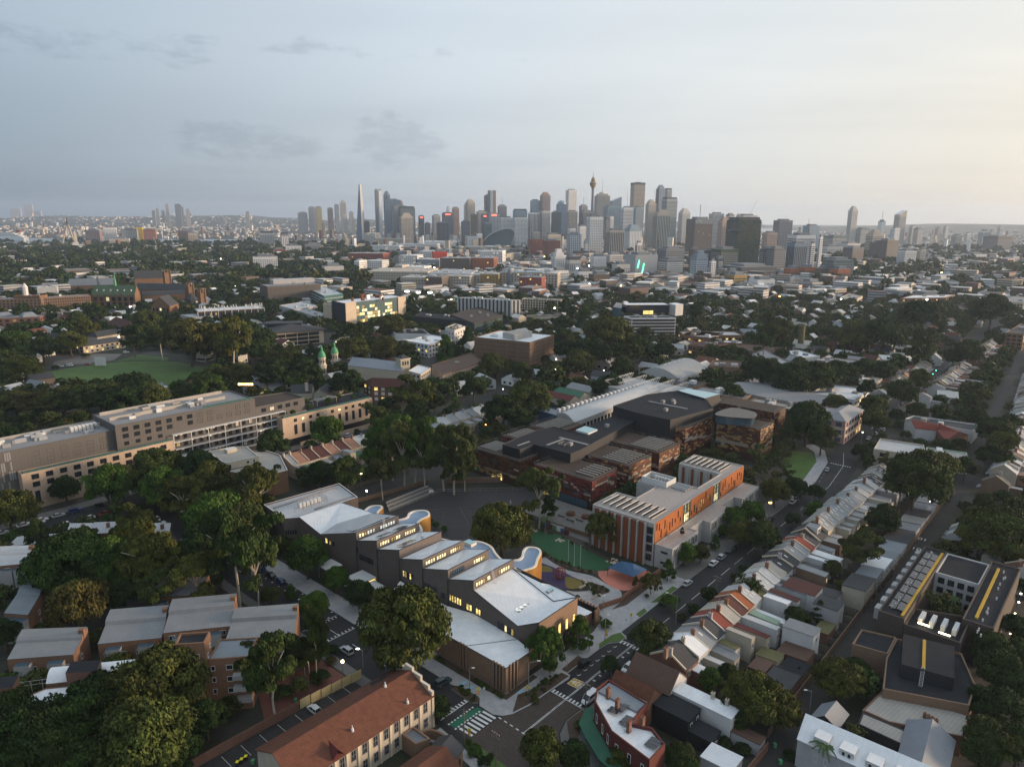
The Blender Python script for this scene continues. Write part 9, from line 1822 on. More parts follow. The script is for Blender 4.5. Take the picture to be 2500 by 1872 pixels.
OPEN=[uvp([(40,124),(78,118),(108,96),(104,60),(101,36),(80,14),(80,-6),(34,-8),(28,40),(34,84)]),uvp([(-7,125),(-7,-8),(0,-8),(1,0),(4,60),(4,125)]),rect(-7,-8,260,2),rect(8,-22,220,-16),uvp([(168,-8),(250,-8),(256,16),(215,12)]),uvp([(-64,19),(-19,19),(-19,33),(-64,33)]),rect(-24,-30,12,6),rect(40,124,118,138),rect(-120,180,240,211),rect(28,-53,216,-30),rect(0,-60,240,-52),ccw([g(Ka,x,y)for x,y in((250,900),(640,1010),(1500,1010),(1850,860),(1460,690),(1000,690),(440,740))]),ccw([g(Kw,x,y)for x,y in((700,700),(1060,570),(1420,470),(1420,440),(1000,560),(700,620))]),ccw([g(Kw,x,y)for x,y in((230,640),(600,760),(720,770),(790,700),(700,600))]),ccw([g(Ka,x,y)for x,y in((690,640),(1080,590),(1080,700),(820,720))]),ccw([g(KX,x,y)for x,y in((1500,700),(1900,640),(1990,620),(1900,680),(1560,740))]),ccw([g(Ka,x,y)for x,y in((760,350),(1180,340),(1180,300),(760,300))]),ccw([g(KX,x,y)for x,y in((0,560),(640,580),(640,520),(0,520))]),ccw([g(KX,x,y)for x,y in((190,790),(690,960),(900,890),(870,850),(690,910))]),ccw([g(Kw,x,y)for x,y in((1000,990),(1100,1230),(1460,1260),(1640,1030),(1640,900))])]
OPENC=np.zeros((0,))
for P in OPEN:mark(P,0.0)
def free(x,y):
 i,j=int((x-OCX0)/OCS),int((y-OCY0)/OCS)
 return not(0<=i<ONX and 0<=j<ONY and OCC[i,j])
def free_poly(P):
 c=cen(P);return free(*c)and all(free(*p)for p in P)and all(free((p[0]+c[0])/2,(p[1]+c[1])/2)for p in P)
def seen(x,y,z=4.0,m=60):
 v=np.array((x,y,z-CAM_H));d=v@_f
 if d<30:return False
 X,Y=CX+F_PX*(v@_rt)/d,CY-F_PX*(v@_up)/d
 return-m<X<2500+m and Y<1872+m
cand=[];RF=random.Random(21)
PAL_W=[kb,ki,ks,ku,ki,kb,kD];PAL_R=[kj,kk,kp,kz,kj,kk,jB,Ko,KW,Kd,kA,Kg]
def street_v(v,u):return v+(u/150*.5 if u<150 else.5+(u-150)/180*7.5 if u<330 else 8+(u-330)/290*16 if u<620 else 24+(u-620)/380*28)
for v0 in(-97,-139,-181,-223,-265,-307):
 for side in(1,-1):
  u=-20.0
  while u<900:
   w=RF.uniform(4.6,6.4)
   if RF.random()<.10:u+=RF.uniform(4,16)
   vs=street_v(v0,u);d0=6.4
   P=[W(u,vs+side*d0),W(u+w,vs+side*d0),W(u+w,vs+side*(d0+17)),W(u,vs+side*(d0+17))]
   if seen(*P[0])and free_poly(P):cand.append((math.hypot(*P[0]),u,w,vs,side))
   u+=w
for side,v0 in((-1,-55.5),(1,10.0),(-1,12.0)):
 u=138.0 if v0<0 else 300.0
 while u<640:
  w=RF.uniform(4.8,6.2);vs=v0+(0 if v0>0 else max(0,(u-270)*.07));d0=4.4 if v0<0 else 8.5
  if v0>0:vs=(u-291)*.012-.5+2.0
  P=[W(u,vs+side*d0),W(u+w,vs+side*d0),W(u+w,vs+side*(d0+16)),W(u,vs+side*(d0+16))]
  if seen(*P[0])and free_poly(P):cand.append((math.hypot(*P[0]),u,w,vs,side))
  u+=w
print('rows',len(cand));cand.sort();PROTO=[]
def proto_house(i):
 """one of a dozen narrow houses built about the origin: front to -y, ridge along x"""
 t=thg('terrace_house','x','terrace house',(0,0));t.location=(0,0,0);w=5.4;he,hr=RF.uniform(5.2,6.4),RF.uniform(7.6,9.0);wm,rm=PAL_W[i%len(PAL_W)],PAL_R[i%len(PAL_R)]
 m=MB();x=w/2-.02
 m.face([(-x,0,0),(x,0,0),(x,0,he),(-x,0,he)],wm);m.face([(x,9.5,0),(-x,9.5,0),(-x,9.5,he),(x,9.5,he)],wm);m.face([(x,0,0),(x,9.5,0),(x,9.5,he),(x,4.6,hr),(x,0,he)],wm);m.face([(-x,9.5,0),(-x,0,0),(-x,0,he),(-x,4.6,hr),(-x,9.5,he)],wm);m.build(Kn,t)
 r=MB();r.face([(-x,-.25,he-.1),(x,-.25,he-.1),(x,4.6,hr+.1),(-x,4.6,hr+.1)],rm);r.face([(x,9.75,he-.1),(-x,9.75,he-.1),(-x,4.6,hr+.1),(x,4.6,hr+.1)],rm);r.build(KP,t)
 k=MB()
 for(y0,z0),(y1,z1)in(((0,he),(4.6,hr)),((4.6,hr),(9.5,he))):k.face([(x-.3,y0,z0+.45),(x,y0,z0+.45),(x,y1,z1+.45),(x-.3,y1,z1+.45)],Kr);k.face([(x-.3,y1,z1),(x-.3,y0,z0),(x-.3,y0,z0+.45),(x-.3,y1,z1+.45)],Kr)
 k.build('party_wall',t)
 c=MB();c.box((-x+.5,5.6),(0,1),.5,.3,hr-1.2,hr+1.1,RF.choice((kb,kD,ks)));c.build('chimney',t)
 q=MB();wh=RF.uniform(4.2,5.8);dp=RF.uniform(4,7);q.prism([(-x+.1,9.6),(.4,9.6),(.4,9.6+dp),(-x+.1,9.6+dp)],0,wh,RF.choice(PAL_W),RF.choice(PAL_R));q.build('rear_wing',t)
 v=MB();v.face([(-x+.2,-1.7,2.9),(x-.2,-1.7,2.9),(x-.2,0,3.5),(-x+.2,0,3.5)],RF.choice((kj,kp)));v.build('verandah_roof',t)
 for s,zz in((-1.2,3.7),(1.2,3.7)):link(Jk,window_mesh(.9,1.7,frame=ka),(s,-.01,zz),0,t)
 for s,zz in((1.4,3.6),):link(Jk,window_mesh(.9,1.4,frame=ka),(s,9.51,zz),math.pi,t)
 return t,RNAME[rm],WNAME.get(wm,jr)
def copy_thing(t):
 c=t.copy();COL.objects.link(c)
 for ch in t.children:k=ch.copy();COL.objects.link(k);k.parent=c
 return c
NIND=200;used={}
nh=14
for i in range(nh):PROTO.append(proto_house(i))
far_rows=MB()
for n,(dist,u,w,vs,side)in enumerate(cand):
 x,y=W(u+w/2,vs+side*6.4);a=GRID+(0 if side>0 else math.pi);zz=w/5.4
 fr=[W(u,vs+side*6.4),W(u+w,vs+side*6.4),W(u+w,vs+side*22),W(u,vs+side*22)];mark(ccw(fr))
 if n<NIND:
  i=RF.randrange(nh);t,rn,wn=PROTO[i]
  o=copy_thing(t)if i in used else t;used[i]=1
  o.location=(x,y,0);o.rotation_euler=(0,0,a);o.scale=(zz,1,RF.uniform(.92,1.1));bl=next((b for b,q in(('behind the back lane',-72),('beyond the courtyard flats',-118),('in the second farther street',-160),('in the third farther street',-202),('in the fourth farther street',-244))if vs>q),'in the farthest right street')
  if vs>-20:bl='past the roundabout'
  o[jn]=f'{wn} terrace house with {rn} roof {bl}';o['group']=f'terrace houses {bl}'
 else:
  rm,wm=RF.choice(PAL_R),RF.choice(PAL_W);he,hr=RF.uniform(5,6.2),RF.uniform(7.4,8.8);q=lambda du,dv:W(u+du,vs+side*(6.4+dv));A,B,C_,D,E1,E2=q(0,0),q(w,0),q(w,9.5),q(0,9.5),q(0,4.6),q(w,4.6)
  F=[[(*A,0),(*B,0),(*B,he),(*A,he)],[(*C_,0),(*D,0),(*D,he),(*C_,he)],[(*B,0),(*C_,0),(*C_,he),(*E2,hr),(*B,he)],[(*D,0),(*A,0),(*A,he),(*E1,hr),(*D,he)]]
  for f in F:far_rows.face(f if side>0 else f[::-1],wm)
  for f in([(*A,he),(*B,he),(*E2,hr),(*E1,hr)],[(*C_,he),(*D,he),(*E1,hr),(*E2,hr)]):far_rows.face(f if side>0 else f[::-1],rm)
  P=ccw([q(.2,9.6),q(3,9.6),q(3,15),q(.2,15)]);far_rows.prism(P,0,RF.uniform(3.4,5.4),RF.choice(PAL_W),RF.choice(PAL_R))
for i in range(nh):
 if i not in used:
  t=PROTO[i][0]
  for ch in list(t.children):bpy.data.objects.remove(ch)
  bpy.data.objects.remove(t)
fr_=far_rows.build('distant_terraces')
if fr_:tag(fr_,'rows of small distant terrace houses under the trees on the right',None,None,Kj)
RB=random.Random(33);far_blocks=MB();nb=0;PB_W=[kn,kg,kC,kb,kD,kB,kF,Ke,kg];PB_R=[kn,kg,kF,kj,kk,kA,kz,kP,kp,KU,kk]
blk=[]
for k in range(15000):
 y=math.exp(RB.uniform(math.log(430),math.log(2700)));x=RB.uniform(-.78,.78)*y+RB.uniform(-20,20)
 if not seen(x,y,4,20):continue
 leafy=.93 if(x<-.15*y and y>500)else.88 if y<900 else.42 if y<1050 else.12
 if x>.15*y and 520<y<1000:leafy=.86
 if RB.random()<leafy*.9:continue
 big=y>1000 and RB.random()<.45
 w_,d_=(RB.uniform(16,42),RB.uniform(12,26))if big else(RB.uniform(6,14),RB.uniform(8,15));h=RB.uniform(6,16)if big else RB.uniform(5.5,8.5);a=GRID+RB.choice((0,math.pi/2,.35,-.3))+RB.uniform(-.05,.05);c,s=math.cos(a),math.sin(a)
 P=[(x+c*p*w_/2-s*q*d_/2,y+s*p*w_/2+c*q*d_/2)for p,q in((-1,-1),(1,-1),(1,1),(-1,1))]
 if not free_poly(P):continue
 mark(P,1.5);blk.append((y,P,h,big))
blk.sort(key=lambda q:q[0])
for y,P,h,big in blk:
 wm,rm=RB.choice(PB_W),RB.choice(PB_R);wn={kn:'pale',kg:'white',kC:'tan',kb:'cream',kD:'red brick',kB:'brown',kF:'grey',Ke:'stone'}[wm]
 cx_,cy_=cen(P)
 if nb<230:
  nb+=1
  if big:t=thg('city_block',f'{wn} flat roofed block in the belt before the towers',KB,(cx_,cy_),'flat roofed blocks before the towers');m=MB();m.prism(P,0,h,wm,cap=False);m.build(Kn,t);r=MB();r.prism(ins(P,-.2),h-.3,h+.3,rm,bottom=True);r.build(KP,t);bnd(t,P,[1.5+3.6*j for j in range(int(h/3.8))],1.7,kl,.1,n=-4,gap=.5,lit=.05,litm=kE)
  else:rr=RNAME.get(rm,'pale');t=thg(jg,f'{wn} house with {rr} pitched roof among trees {"left" if x0 is None else ""}'.strip()if False else f'{wn} house with {rr} pitched roof near {nland(cx_, cy_)}',jg,(cx_,cy_),f'pitched roof houses near {nland(cx_, cy_)}');gable(t,P,h-2,h+1,wm,rm,along=KG,foot=False);bnd(t,P,[1.2],1.5,kt,.08,n=-4,gap=.6,lit=.06,litm=kE)
 else:
  if big:
   far_blocks.prism(P,0,h,wm,cap=rm)
   for k in range(4):
    p,q=P[k],P[(k+1)%4];nx,ny=(q[1]-p[1]),-(q[0]-p[0]);L=math.hypot(nx,ny);nx*=.12/L;ny*=.12/L
    for z in np.arange(1.6,h-2,3.6):far_blocks.face([(p[0]+nx,p[1]+ny,z),(q[0]+nx,q[1]+ny,z),(q[0]+nx,q[1]+ny,z+1.6),(p[0]+nx,p[1]+ny,z+1.6)],kl)
  else:
   m0=((P[0][0]+P[3][0])/2,(P[0][1]+P[3][1])/2);m1=((P[1][0]+P[2][0])/2,(P[1][1]+P[2][1])/2);far_blocks.prism(P,0,h-2,wm,cap=False)
   far_blocks.face([(*P[0],h-2),(*P[1],h-2),(*m1,h+1),(*m0,h+1)],rm);far_blocks.face([(*P[2],h-2),(*P[3],h-2),(*m0,h+1),(*m1,h+1)],rm);far_blocks.face([(*P[1],h-2),(*P[2],h-2),(*m1,h+1)],wm);far_blocks.face([(*P[3],h-2),(*P[0],h-2),(*m0,h+1)],wm)
tag(far_blocks.build('distant_blocks'),'small distant roofs and blocks between the campus and the towers',None,None,Kj)
fs=MB()
for k in range(6500):
 y=math.exp(RB.uniform(math.log(2500),math.log(9500)));x=RB.uniform(-.78,.78)*y;cityc=abs(x-(-.03*y))<.22*y and y<4200
 if(x>.12*y and y>6300)or(-.32*y<x<-.05*y and 4500<y<5700):continue
 if-.82*y<x<-.38*y and 2750<y<3600:continue
 hill=hill_n(x,y,(x+9500)/9000,(y-7200)/3300)if(x<-500 and y>7200)else hill_e(x,y,(x-2700)/6800,(y-6000)/2200)if(x>2700 and 6000<y<8200)else 0
 s=RB.uniform(.5,1.6)*(1 if y<5000 else 1.5);w_,d_,h=12*s,10*s,RB.uniform(5,11)+(RB.uniform(5,40)if RB.random()<(.25 if cityc else.05)else 0);c,q=math.cos(k),math.sin(k)
 P=[(x+c*a*w_-q*b*d_,y+q*a*w_+c*b*d_)for a,b in((-.5,-.5),(.5,-.5),(.5,.5),(-.5,.5))];fs.prism(P,hill-2,max(0,hill)+h,RB.choice(PB_W),cap=RB.choice(PB_R))
tag(fs.build('distant_suburb'),'pale roofs of hazy suburbs reaching the horizon',None,None,Kj)
CELL={}
for(x,y,r)in TREES:CELL.setdefault((int(x//12),int(y//12)),[]).append((x,y,r))
def crowd(x,y,r):
 i,j=int(x//12),int(y//12)
 return any((x-a)**2+(y-b)**2<((r+q)*.62)**2 for p in(-1,0,1)for s in(-1,0,1)for a,b,q in CELL.get((i+p,j+s),()))
def far_trees(name,label,y0,y1,n,kinds,dens,rr,fillp,hz=None,leaf=jf,maxn=99999):
 """tree cover as one mass: every tree a small crown of leaf sprays at its own spot"""
 rng=np.random.default_rng(int(y0));tm=[]
 for kd in kinds:
  for s in range(3):
   c,nn,sz,tn,r_=crown_arrays(kd[0],100+s,dens,kd[1]);tm.append((c,nn,sz,tn,KH[kd[0]]))
 V,TT,YV=[],[],[];cnt=0
 for _ in range(n):
  y=math.exp(rng.uniform(math.log(y0),math.log(y1)));x=rng.uniform(-.80,.80)*y
  if not seen(x,y,8,40):continue
  if rng.uniform()>fillp(x,y):continue
  Rr=rng.uniform(*rr)*(1+.35*(rng.uniform()<.2))
  if not free(x,y)or not free(x+Rr*.8,y)or not free(x-Rr*.8,y)or not free(x,y-Rr*.8)or crowd(x,y,Rr):continue
  CELL.setdefault((int(x//12),int(y//12)),[]).append((x,y,Rr));c,nn,sz,tn,kh=tm[rng.integers(len(tm))];a=rng.uniform(0,6.28);ca,sa=math.cos(a),math.sin(a);Hh=Rr*kh*rng.uniform(.85,1.15);z0=hz(x,y)if hz else 0
  p=np.stack([(c[:,0]*ca-c[:,1]*sa)*Rr+x,(c[:,0]*sa+c[:,1]*ca)*Rr+y,c[:,2]*Hh+z0-.12*Hh],1);n2=np.stack([nn[:,0]*ca-nn[:,1]*sa,nn[:,0]*sa+nn[:,1]*ca,nn[:,2]],1)
  V.append(leaf_quads(p,n2,sz*Rr,tn,rng));TT.append(tn);YV.append(np.full(len(tn),rng.uniform()));cnt+=1
  if cnt>=maxn:break
 v=np.concatenate(V);o=link(name,mesh_np(name,v,len(v)//4,np.concatenate(TT),leaf,np.concatenate(YV)));o['kind']=Kj;o[jn]=label
 print(name,cnt,len(v)//4)
def grove(x,y):
 """how leafy a spot is"""
 u,v=UV(x,y);k=.5+.5*math.sin(x*.021+1.3)*math.sin(y*.017+.4)
 if u<-15 and v>30:return.85
 if v<-86 and u<140:return 1.0
 if v<-60:return.8+.2*k
 if y>1050 and x>-.18*y and x<.45*y:return.08+.20*k
 return.9
def far_tree_trunks():pass
far_trees('near_tree_cover','mixed garden and street trees filling the gaps between buildings',120,430,8000,((kr,1.9),(kc,2.0),(kT,2.0),(kr,1.9)),.24,(2.2,4.6),lambda x,y:grove(x,y)*.7)
far_trees('middle_tree_cover','continuous dark tree canopy across the campus and streets',430,1150,22000,((kr,3.3),(kc,3.2),(kr,3.3)),.075,(3.8,7.0),grove)
far_trees('far_tree_cover','dark tree cover thinning towards the city',1150,3000,9000,((kr,6.0),),.02,(6.0,12.0),lambda x,y:.85 if x<-.2*y or x>.42*y else.10)
far_trees('hazy_tree_cover','hazy wooded suburbs towards the horizon',3000,9500,9000,((kr,8.5),),.012,(10,22),lambda x,y:0 if((x>.12*y and y>6300)or(-.82*y<x<-.38*y and 2750<y<3600)or(-.32*y<x<-.05*y and 4500<y<5700))else.8,hz=lambda x,y:max(0,hill_n(x,y,(x+9500)/9000,(y-7200)/3300))if(x<-500 and y>7200)else max(0,hill_e(x,y,(x-2700)/6800,(y-6000)/2200))if(x>2700 and 6000<y<8200)else 0,leaf='leaf_dark')
for k_,c_ in dict(car_white=(.62,.63,.64),car_silver=(.34,.35,.37),car_black=(.015,.016,.018),car_blue=(.02,.05,.16),car_red=(.22,.02,.02),car_grey=(.09,.095,.10),car_teal=(.03,.05,.055)).items():mat(k_,c_,rough=.28,var=0,spec=.5)
mat('tyre',(.012,.012,.012),var=0);mat('tail_lamp',(.25,.01,.01),var=0,rough=.3);mat('head_lamp',(.55,.55,.52),var=0,rough=.2)
_cm={}
def car_meshes(kind,paint):
 if(kind,paint)in _cm:return _cm[kind,paint]
 b,gl,wh,hl,tl=MB(),MB(),MB(),MB(),MB();L={Kk:4.6,KQ:4.1,jq:4.7,Jp:5.0}[kind];hw=.9;bo=.95 if kind!=Jp else 1.15;top={Kk:1.45,KQ:1.5,jq:1.65,Jp:2.05}[kind]
 st=[(-L/2,.74,.35,.72),(-L/2+.12,.84,.25,bo*.92),(-L/2+.9,hw,.22,bo),(0,hw,.22,bo),(L/2-1.2,hw,.22,bo*.97),(L/2-.25,.84,.24,bo*.82),(L/2,.68,.34,.62)]
 ring=lambda x,w,z0,z1:[(x,-w*.92,z0),(x,-w,(z0+z1)*.5),(x,-w*.9,z1),(x,w*.9,z1),(x,w,(z0+z1)*.5),(x,w*.92,z0)]
 rs=[ring(*s)for s in st]
 for p,q in zip(rs,rs[1:]):
  for i in range(6):j=(i+1)%6;b.face([p[i],q[i],q[j],p[j]][::-1],paint)
 b.face(rs[0],paint);b.face(rs[-1][::-1],paint)
 x0,x1,x2,x3={Kk:(-1.85,-1.15,.25,1.05),KQ:(-1.95,-1.6,.3,1.05),jq:(-2.25,-1.95,.3,1.1),Jp:(-2.4,-2.3,1.0,1.75)}[kind];wr=.64 if kind!=Jp else.76
 lo=[(x0,-.80,bo-.02),(x3,-.80,bo-.02),(x3,.80,bo-.02),(x0,.80,bo-.02)];hi=[(x1,-wr,top),(x2,-wr,top),(x2,wr,top),(x1,wr,top)]
 for i in range(4):j=(i+1)%4;gl.face([lo[i],lo[j],hi[j],hi[i]],kt)
 q=[(x,y*1.04,z+.03)for x,y,z in hi];b.face(q,paint)
 for i in range(4):j=(i+1)%4;b.face([(hi[i][0],hi[i][1]*1.04,hi[i][2]-.07),(hi[j][0],hi[j][1]*1.04,hi[j][2]-.07),q[j],q[i]],paint)
 for i in range(4):b.bar((lo[i][0],lo[i][1]*1.01,lo[i][2]),(hi[i][0],hi[i][1]*1.03,hi[i][2]),.045,paint)
 xm=(x1+x2)/2
 for s in(-1,1):b.bar((xm,s*.81,bo),(xm,s*wr*1.04,top),.04,paint)
 n=10
 for i in range(n):
  a0,a1=6.283*i/n,6.283*(i+1)/n;r=.32;p=[(r*math.cos(a),r*math.sin(a))for a in(a0,a1)]
  wh.face([(p[0][0],-.11,p[0][1]),(p[1][0],-.11,p[1][1]),(p[1][0],.11,p[1][1]),(p[0][0],.11,p[0][1])][::-1],'tyre')
  for s in(-.11,.11):wh.face([(0,s*1.02,0),(p[0][0]*.62,s*1.02,p[0][1]*.62),(p[1][0]*.62,s*1.02,p[1][1]*.62)],Ku);wh.face([(p[0][0]*.62,s,p[0][1]*.62),(p[0][0],s,p[0][1]),(p[1][0],s,p[1][1]),(p[1][0]*.62,s,p[1][1]*.62)],'tyre')
 for o_,x,m in((hl,L/2-.10,'head_lamp'),(tl,-L/2+.04,'tail_lamp')):o_.face([(x,-.2,0),(x,.2,0),(x-.05,.2,.2),(x-.05,-.2,.2)]if x>0 else[(x,.2,0),(x,-.2,0),(x-.02,-.2,.2),(x-.02,.2,.2)],m)
 mk_=lambda nm,q:new_mesh(nm,q.v,q.f,q.mats,q.m);_cm[kind,paint]=(mk_('body',b),mk_('glazing',gl),mk_('wheel',wh),mk_('headlight',hl),mk_('tail_light',tl),L);return _cm[kind,paint]
def car(x,y,ang,kind,paint,label,group='cars in the streets',z=.05):
 bd,gl,wh,hl,tl,L=car_meshes(kind,paint);t=thg('parked_car' if kind!=Jp else 'parked_van',label,'car' if kind!=Jp else Jp,(x,y),group,z);t.rotation_euler=(0,0,ang);link('body',bd,parent=t);link('glazing',gl,parent=t)
 for sx in(-1,1):
  for sy in(-1,1):link('wheel',wh,(sx*L*.3,sy*.8,.32),0,t)
 for s in(-.58,.58):link('headlight',hl,(0,s,.55),0,t);link('tail_light',tl,(0,s,.65),0,t)
A_,B2_=GRID,GRID+math.pi/2
PN=dict(car_white='white',car_silver='silver',car_black='black',car_blue='blue',car_red='red',car_grey='grey',car_teal='dark teal')
for u,v,a,kd,pt,lab in[(-7.5,14.1,-B2_+math.pi,jq,'car_teal','parked on the side street before the kerb island'),(22.2,-7.3,A_,KQ,jG,'parked under the conical street tree'),(11.6,-16.4,A_+math.pi,Jp,kN,'parked beside the corner pub'),(27.8,-16.7,A_+math.pi,KQ,kN,'parked before the dormer house'),(-15.6,42.6,B2_,jq,kV,'driving away up the side street'),(-34.4,29.0,B2_,KQ,kN,'parked in the yard behind the heritage hall'),(-7.6,100.2,B2_,KQ,Jr,'parked farther up by the school north block'),(-7.6,94.4,B2_,Kk,jG,'parked between two blue cars'),(-7.6,88.6,B2_,KQ,Jr,'parked nearer the round street tree'),(62.9,-7.2,A_,Kk,jG,'parked below the drooping street tree'),(77.2,-7.2,A_,Kk,kV,'parked before the concrete wing end wall'),(95.1,-7.2,A_,Kk,kN,'parked first before the concrete wing'),(101.2,-7.2,A_,KQ,kV,'parked behind the white sedan by the wing'),(108,-7.2,A_,Kk,'car_grey','parked at the shady end of the wing'),(136.5,-7.2,A_,Kk,kV,'parked past the big street trees'),(142.4,-7.2,A_,Kk,jG,'parked past the silver car by the trees'),(165.8,-7.0,A_,Kk,kN,'parked beside the yellow hatched bay'),(184.9,-6.8,A_,KQ,kN,'parked before the garden by the roundabout'),(214.6,-4.4,A_+.2,Kk,kV,'nearest the roundabout planting'),(279,-4.4,A_,Kk,kN,'parked below the pink building, nearer one'),(290,-4.6,A_,KQ,kN,'parked below the pink building, farther one'),(299.5,-5.8,A_+math.pi,jq,kV,'parked opposite the pink building'),(-48.6,196,A_,Kk,kN,'parked at the far left below the housing'),(-42.9,196,A_,Kk,kN,'second from the left below the housing'),(-37.2,196,A_,Kk,kV,'third from the left below the housing'),(-38.8,184.9,A_+math.pi,KQ,kN,'parked across from the housing on the left'),(-31.4,196,A_,jq,Jr,'parked below the pale brick front'),(-30.5,184.9,A_+math.pi,Kk,kN,'parked behind the small brick houses'),(-25.0,184.9,A_+math.pi,KQ,'car_red','parked behind the small brick houses'),(-19.6,184.9,A_+math.pi,Kk,'car_grey','parked at the end of the left row')]:
 car(*W(u,v),a,kd,pt,f'{PN[pt]} {"van" if kd == "van" else "car"} {lab}')
RC=random.Random(8);near_n=0
for k in range(150):
 s=k%7
 if s==0:u=300+k*2.4;v=(u-291)*.012-.3+RC.choice((-4.9,4.6));a=A_
 elif s in(1,2,3):v0=(-97,-139,-181)[s-1];u=RC.uniform(-5,420);v=street_v(v0,u)+RC.choice((-3,3));a=A_
 elif s==4:u=RC.uniform(-100,150);v=190.5+u*.035+RC.choice((-5.6,5.4));a=A_
 elif s==5:u=239;v=RC.uniform(-300,-70);u+=RC.choice((-3.2,3.2));a=B2_
 else:v=RC.uniform(105,180);u=-12.3+max(0,v-100)*.05+RC.choice((-4.6,4.9));a=B2_
 x,y=W(u,v)
 if not seen(x,y,1,10)or any((x-p[0])**2+(y-p[1])**2<36 for p in CELL.get('cars',())):continue
 CELL.setdefault('cars',[]).append((x,y));pt=RC.choice((kN,kV,kN,'car_grey',jG,Jr,'car_red'));kd=RC.choice((Kk,KQ,jq))
 car(x,y,a,kd,pt,f'{PN[pt]} car at the kerb near {nland(x, y)}','cars along the farther kerbs')
for c,x,y,pt in((Ka,510,815,kN),(Ka,590,808,kN),(Ka,575,792,kV),(Ka,745,800,'car_red'),(Ka,1065,698,kN),(KX,1180,1064,kN),(Je,960,255,kV),(KX,720,975,kV),('C4',1600,985,kV)):X,Y=g(c,x,y);car(X,Y,.4,jq,pt,f'{PN[pt]} car parked off the road near {nland(X, Y)}','cars parked on campus',.15)
def lamp(c,x,y,h,style='globe',m=kG,label=None,lit=True,at=None,arm=(0,0),r=.24):
 X,Y=at or g(c,x,y);t=thg('street_lamp',label or f'lit street lamp near {nland(X, Y)}','street lamp',(X,Y),'street and path lamps');b=MB();b.lathe((X,Y),[(.11,0),(.06,h),(0,h)],km,6);b.build(jC,t);ax,ay=X+arm[0],Y+arm[1];q=MB()
 if arm!=(0,0):a_=MB();a_.bar((X,Y,h-.1),(ax,ay,h+.25),.05,km);a_.build('arm',t);q.box((ax,ay),(1,0),.38,.16,h+.14,h+.28,m if lit else ka)
 elif style=='globe':q.lathe((ax,ay),[(0,h),(r*.8,h+r*.4),(r,h+r),(r*.8,h+r*1.6),(0,h+r*2)],m if lit else ka,8)
 else:q.box((ax,ay),(1,0),r*1.6,r,h,h+r,m if lit else ka)
 q.build('lamp_head',t)
lamp('G4',875,420,3.2,label='glowing globe lamp beside the yellow panel fence',m=kI,r=.42);lamp('D1',1260,300,3.6,label='white globe lamp in the school lane',r=.38);lamp(jz,1390,1000,6.0,'box',kI,'yellow lane lamp by the paling fence',r=.3)
lamp('G4',465,480,4.5,'box',label='small white path lamp among the apartments gums',r=.2);lamp('G4',1090,350,5.0,'box',label='small lamp by the hall forecourt',r=.2,arm=(-1.2,.3))
lamp('E3',300,645,6.5,'arm',label='unlit kerb lamp with short arm beside the crossing',lit=False,arm=(.9,-.4));lamp('E3',795,680,9.0,'arm',label='tall lamp post with long arm at the school corner',lit=False,arm=(2.4,.3));lamp('G1',800,1450,8.5,'arm',label='tall lamp leaning over the main street kerb',lit=False,arm=(-2.6,1.6));lamp('E4',1310,1200,7.5,'arm',label='tall lamp post on the dark back lane',lit=False,arm=(-1.4,.1));lamp('E3',1440,215,7.0,'arm',label='lamp post by the planted kerb bulb',lit=False,arm=(.8,.8));lamp('D3',2005,390,4.6,'arm',label='slim black lamp at the school gate',lit=False,arm=(.3,.3));lamp(Js,865,330,6.5,'box',KM,'orange lit street lamp among the main street trees',r=.32)
for c,x,y,h,m,r in((Ka,980,365,7,kG,.9),(Ka,1105,362,7,kG,.9),(Ka,1180,352,6,kI,.5),(Ka,462,445,6,kG,.7),(Ka,1682,175,7,kG,.8),(Ka,1985,175,7,kG,.8),(Ka,845,640,6,kI,.7),(Ka,1010,625,6,kI,.7),(Kw,1432,340,14,kG,1.5),(Kw,1528,350,14,kG,1.5),(Kw,1625,350,14,kG,1.5),(Kw,820,185,9,KM,1.6),(Kw,1805,370,8,kI,.7),(Kw,1767,425,8,kI,.7),(Kw,630,1005,6,KM,.4),(Kw,1800,1075,5,kI,.5),(Kw,835,725,5,kI,.5),(KX,882,1000,7,kI,.75),(KX,1105,1020,5,kI,.4),(KX,1290,985,6,kG,.3),(KX,402,985,6,kI,.45),(KX,890,875,5,kG,.4),(KX,1170,235,9,kG,.8),(Je,450,870,6,KM,.3),(Je,630,480,6,kG,.25),('C4',735,240,6,kG,.5),('C4',828,250,5,kI,.4),('C4',865,250,5,kI,.4),('C4',1788,200,6,kG,.5),(jx,580,950,5,kI,.28),(jx,542,730,4,kI,.2),(jx,600,650,5,kG,.2),(jx,402,560,5,kG,.15),(jx,1442,1350,4,kI,.2),(jp,1050,1340,5,kG,.25),(jp,100,200,6,kG,.5),(jp,505,775,6,kI,.3),(Jc,1585,560,4,kG,.25),(Jc,1570,620,4,kG,.25),(Jc,1545,700,4,kI,.25),(Jc,1510,840,4,kI,.2),(Jc,1490,920,4,kI,.25),(Jc,1475,1000,4,kG,.25)):lamp(c,x,y,h,'box' if r>1 else 'globe',m,r=r)
for k in range(26):
 y=RC.uniform(800,2300);x=RC.uniform(-.45,.7)*y;lamp(None,0,0,9,'globe',RC.choice((kI,kG,KM)),at=(x,y),r=.7+y*.0004,label=f'small distant street light towards {nland(x, y)}')
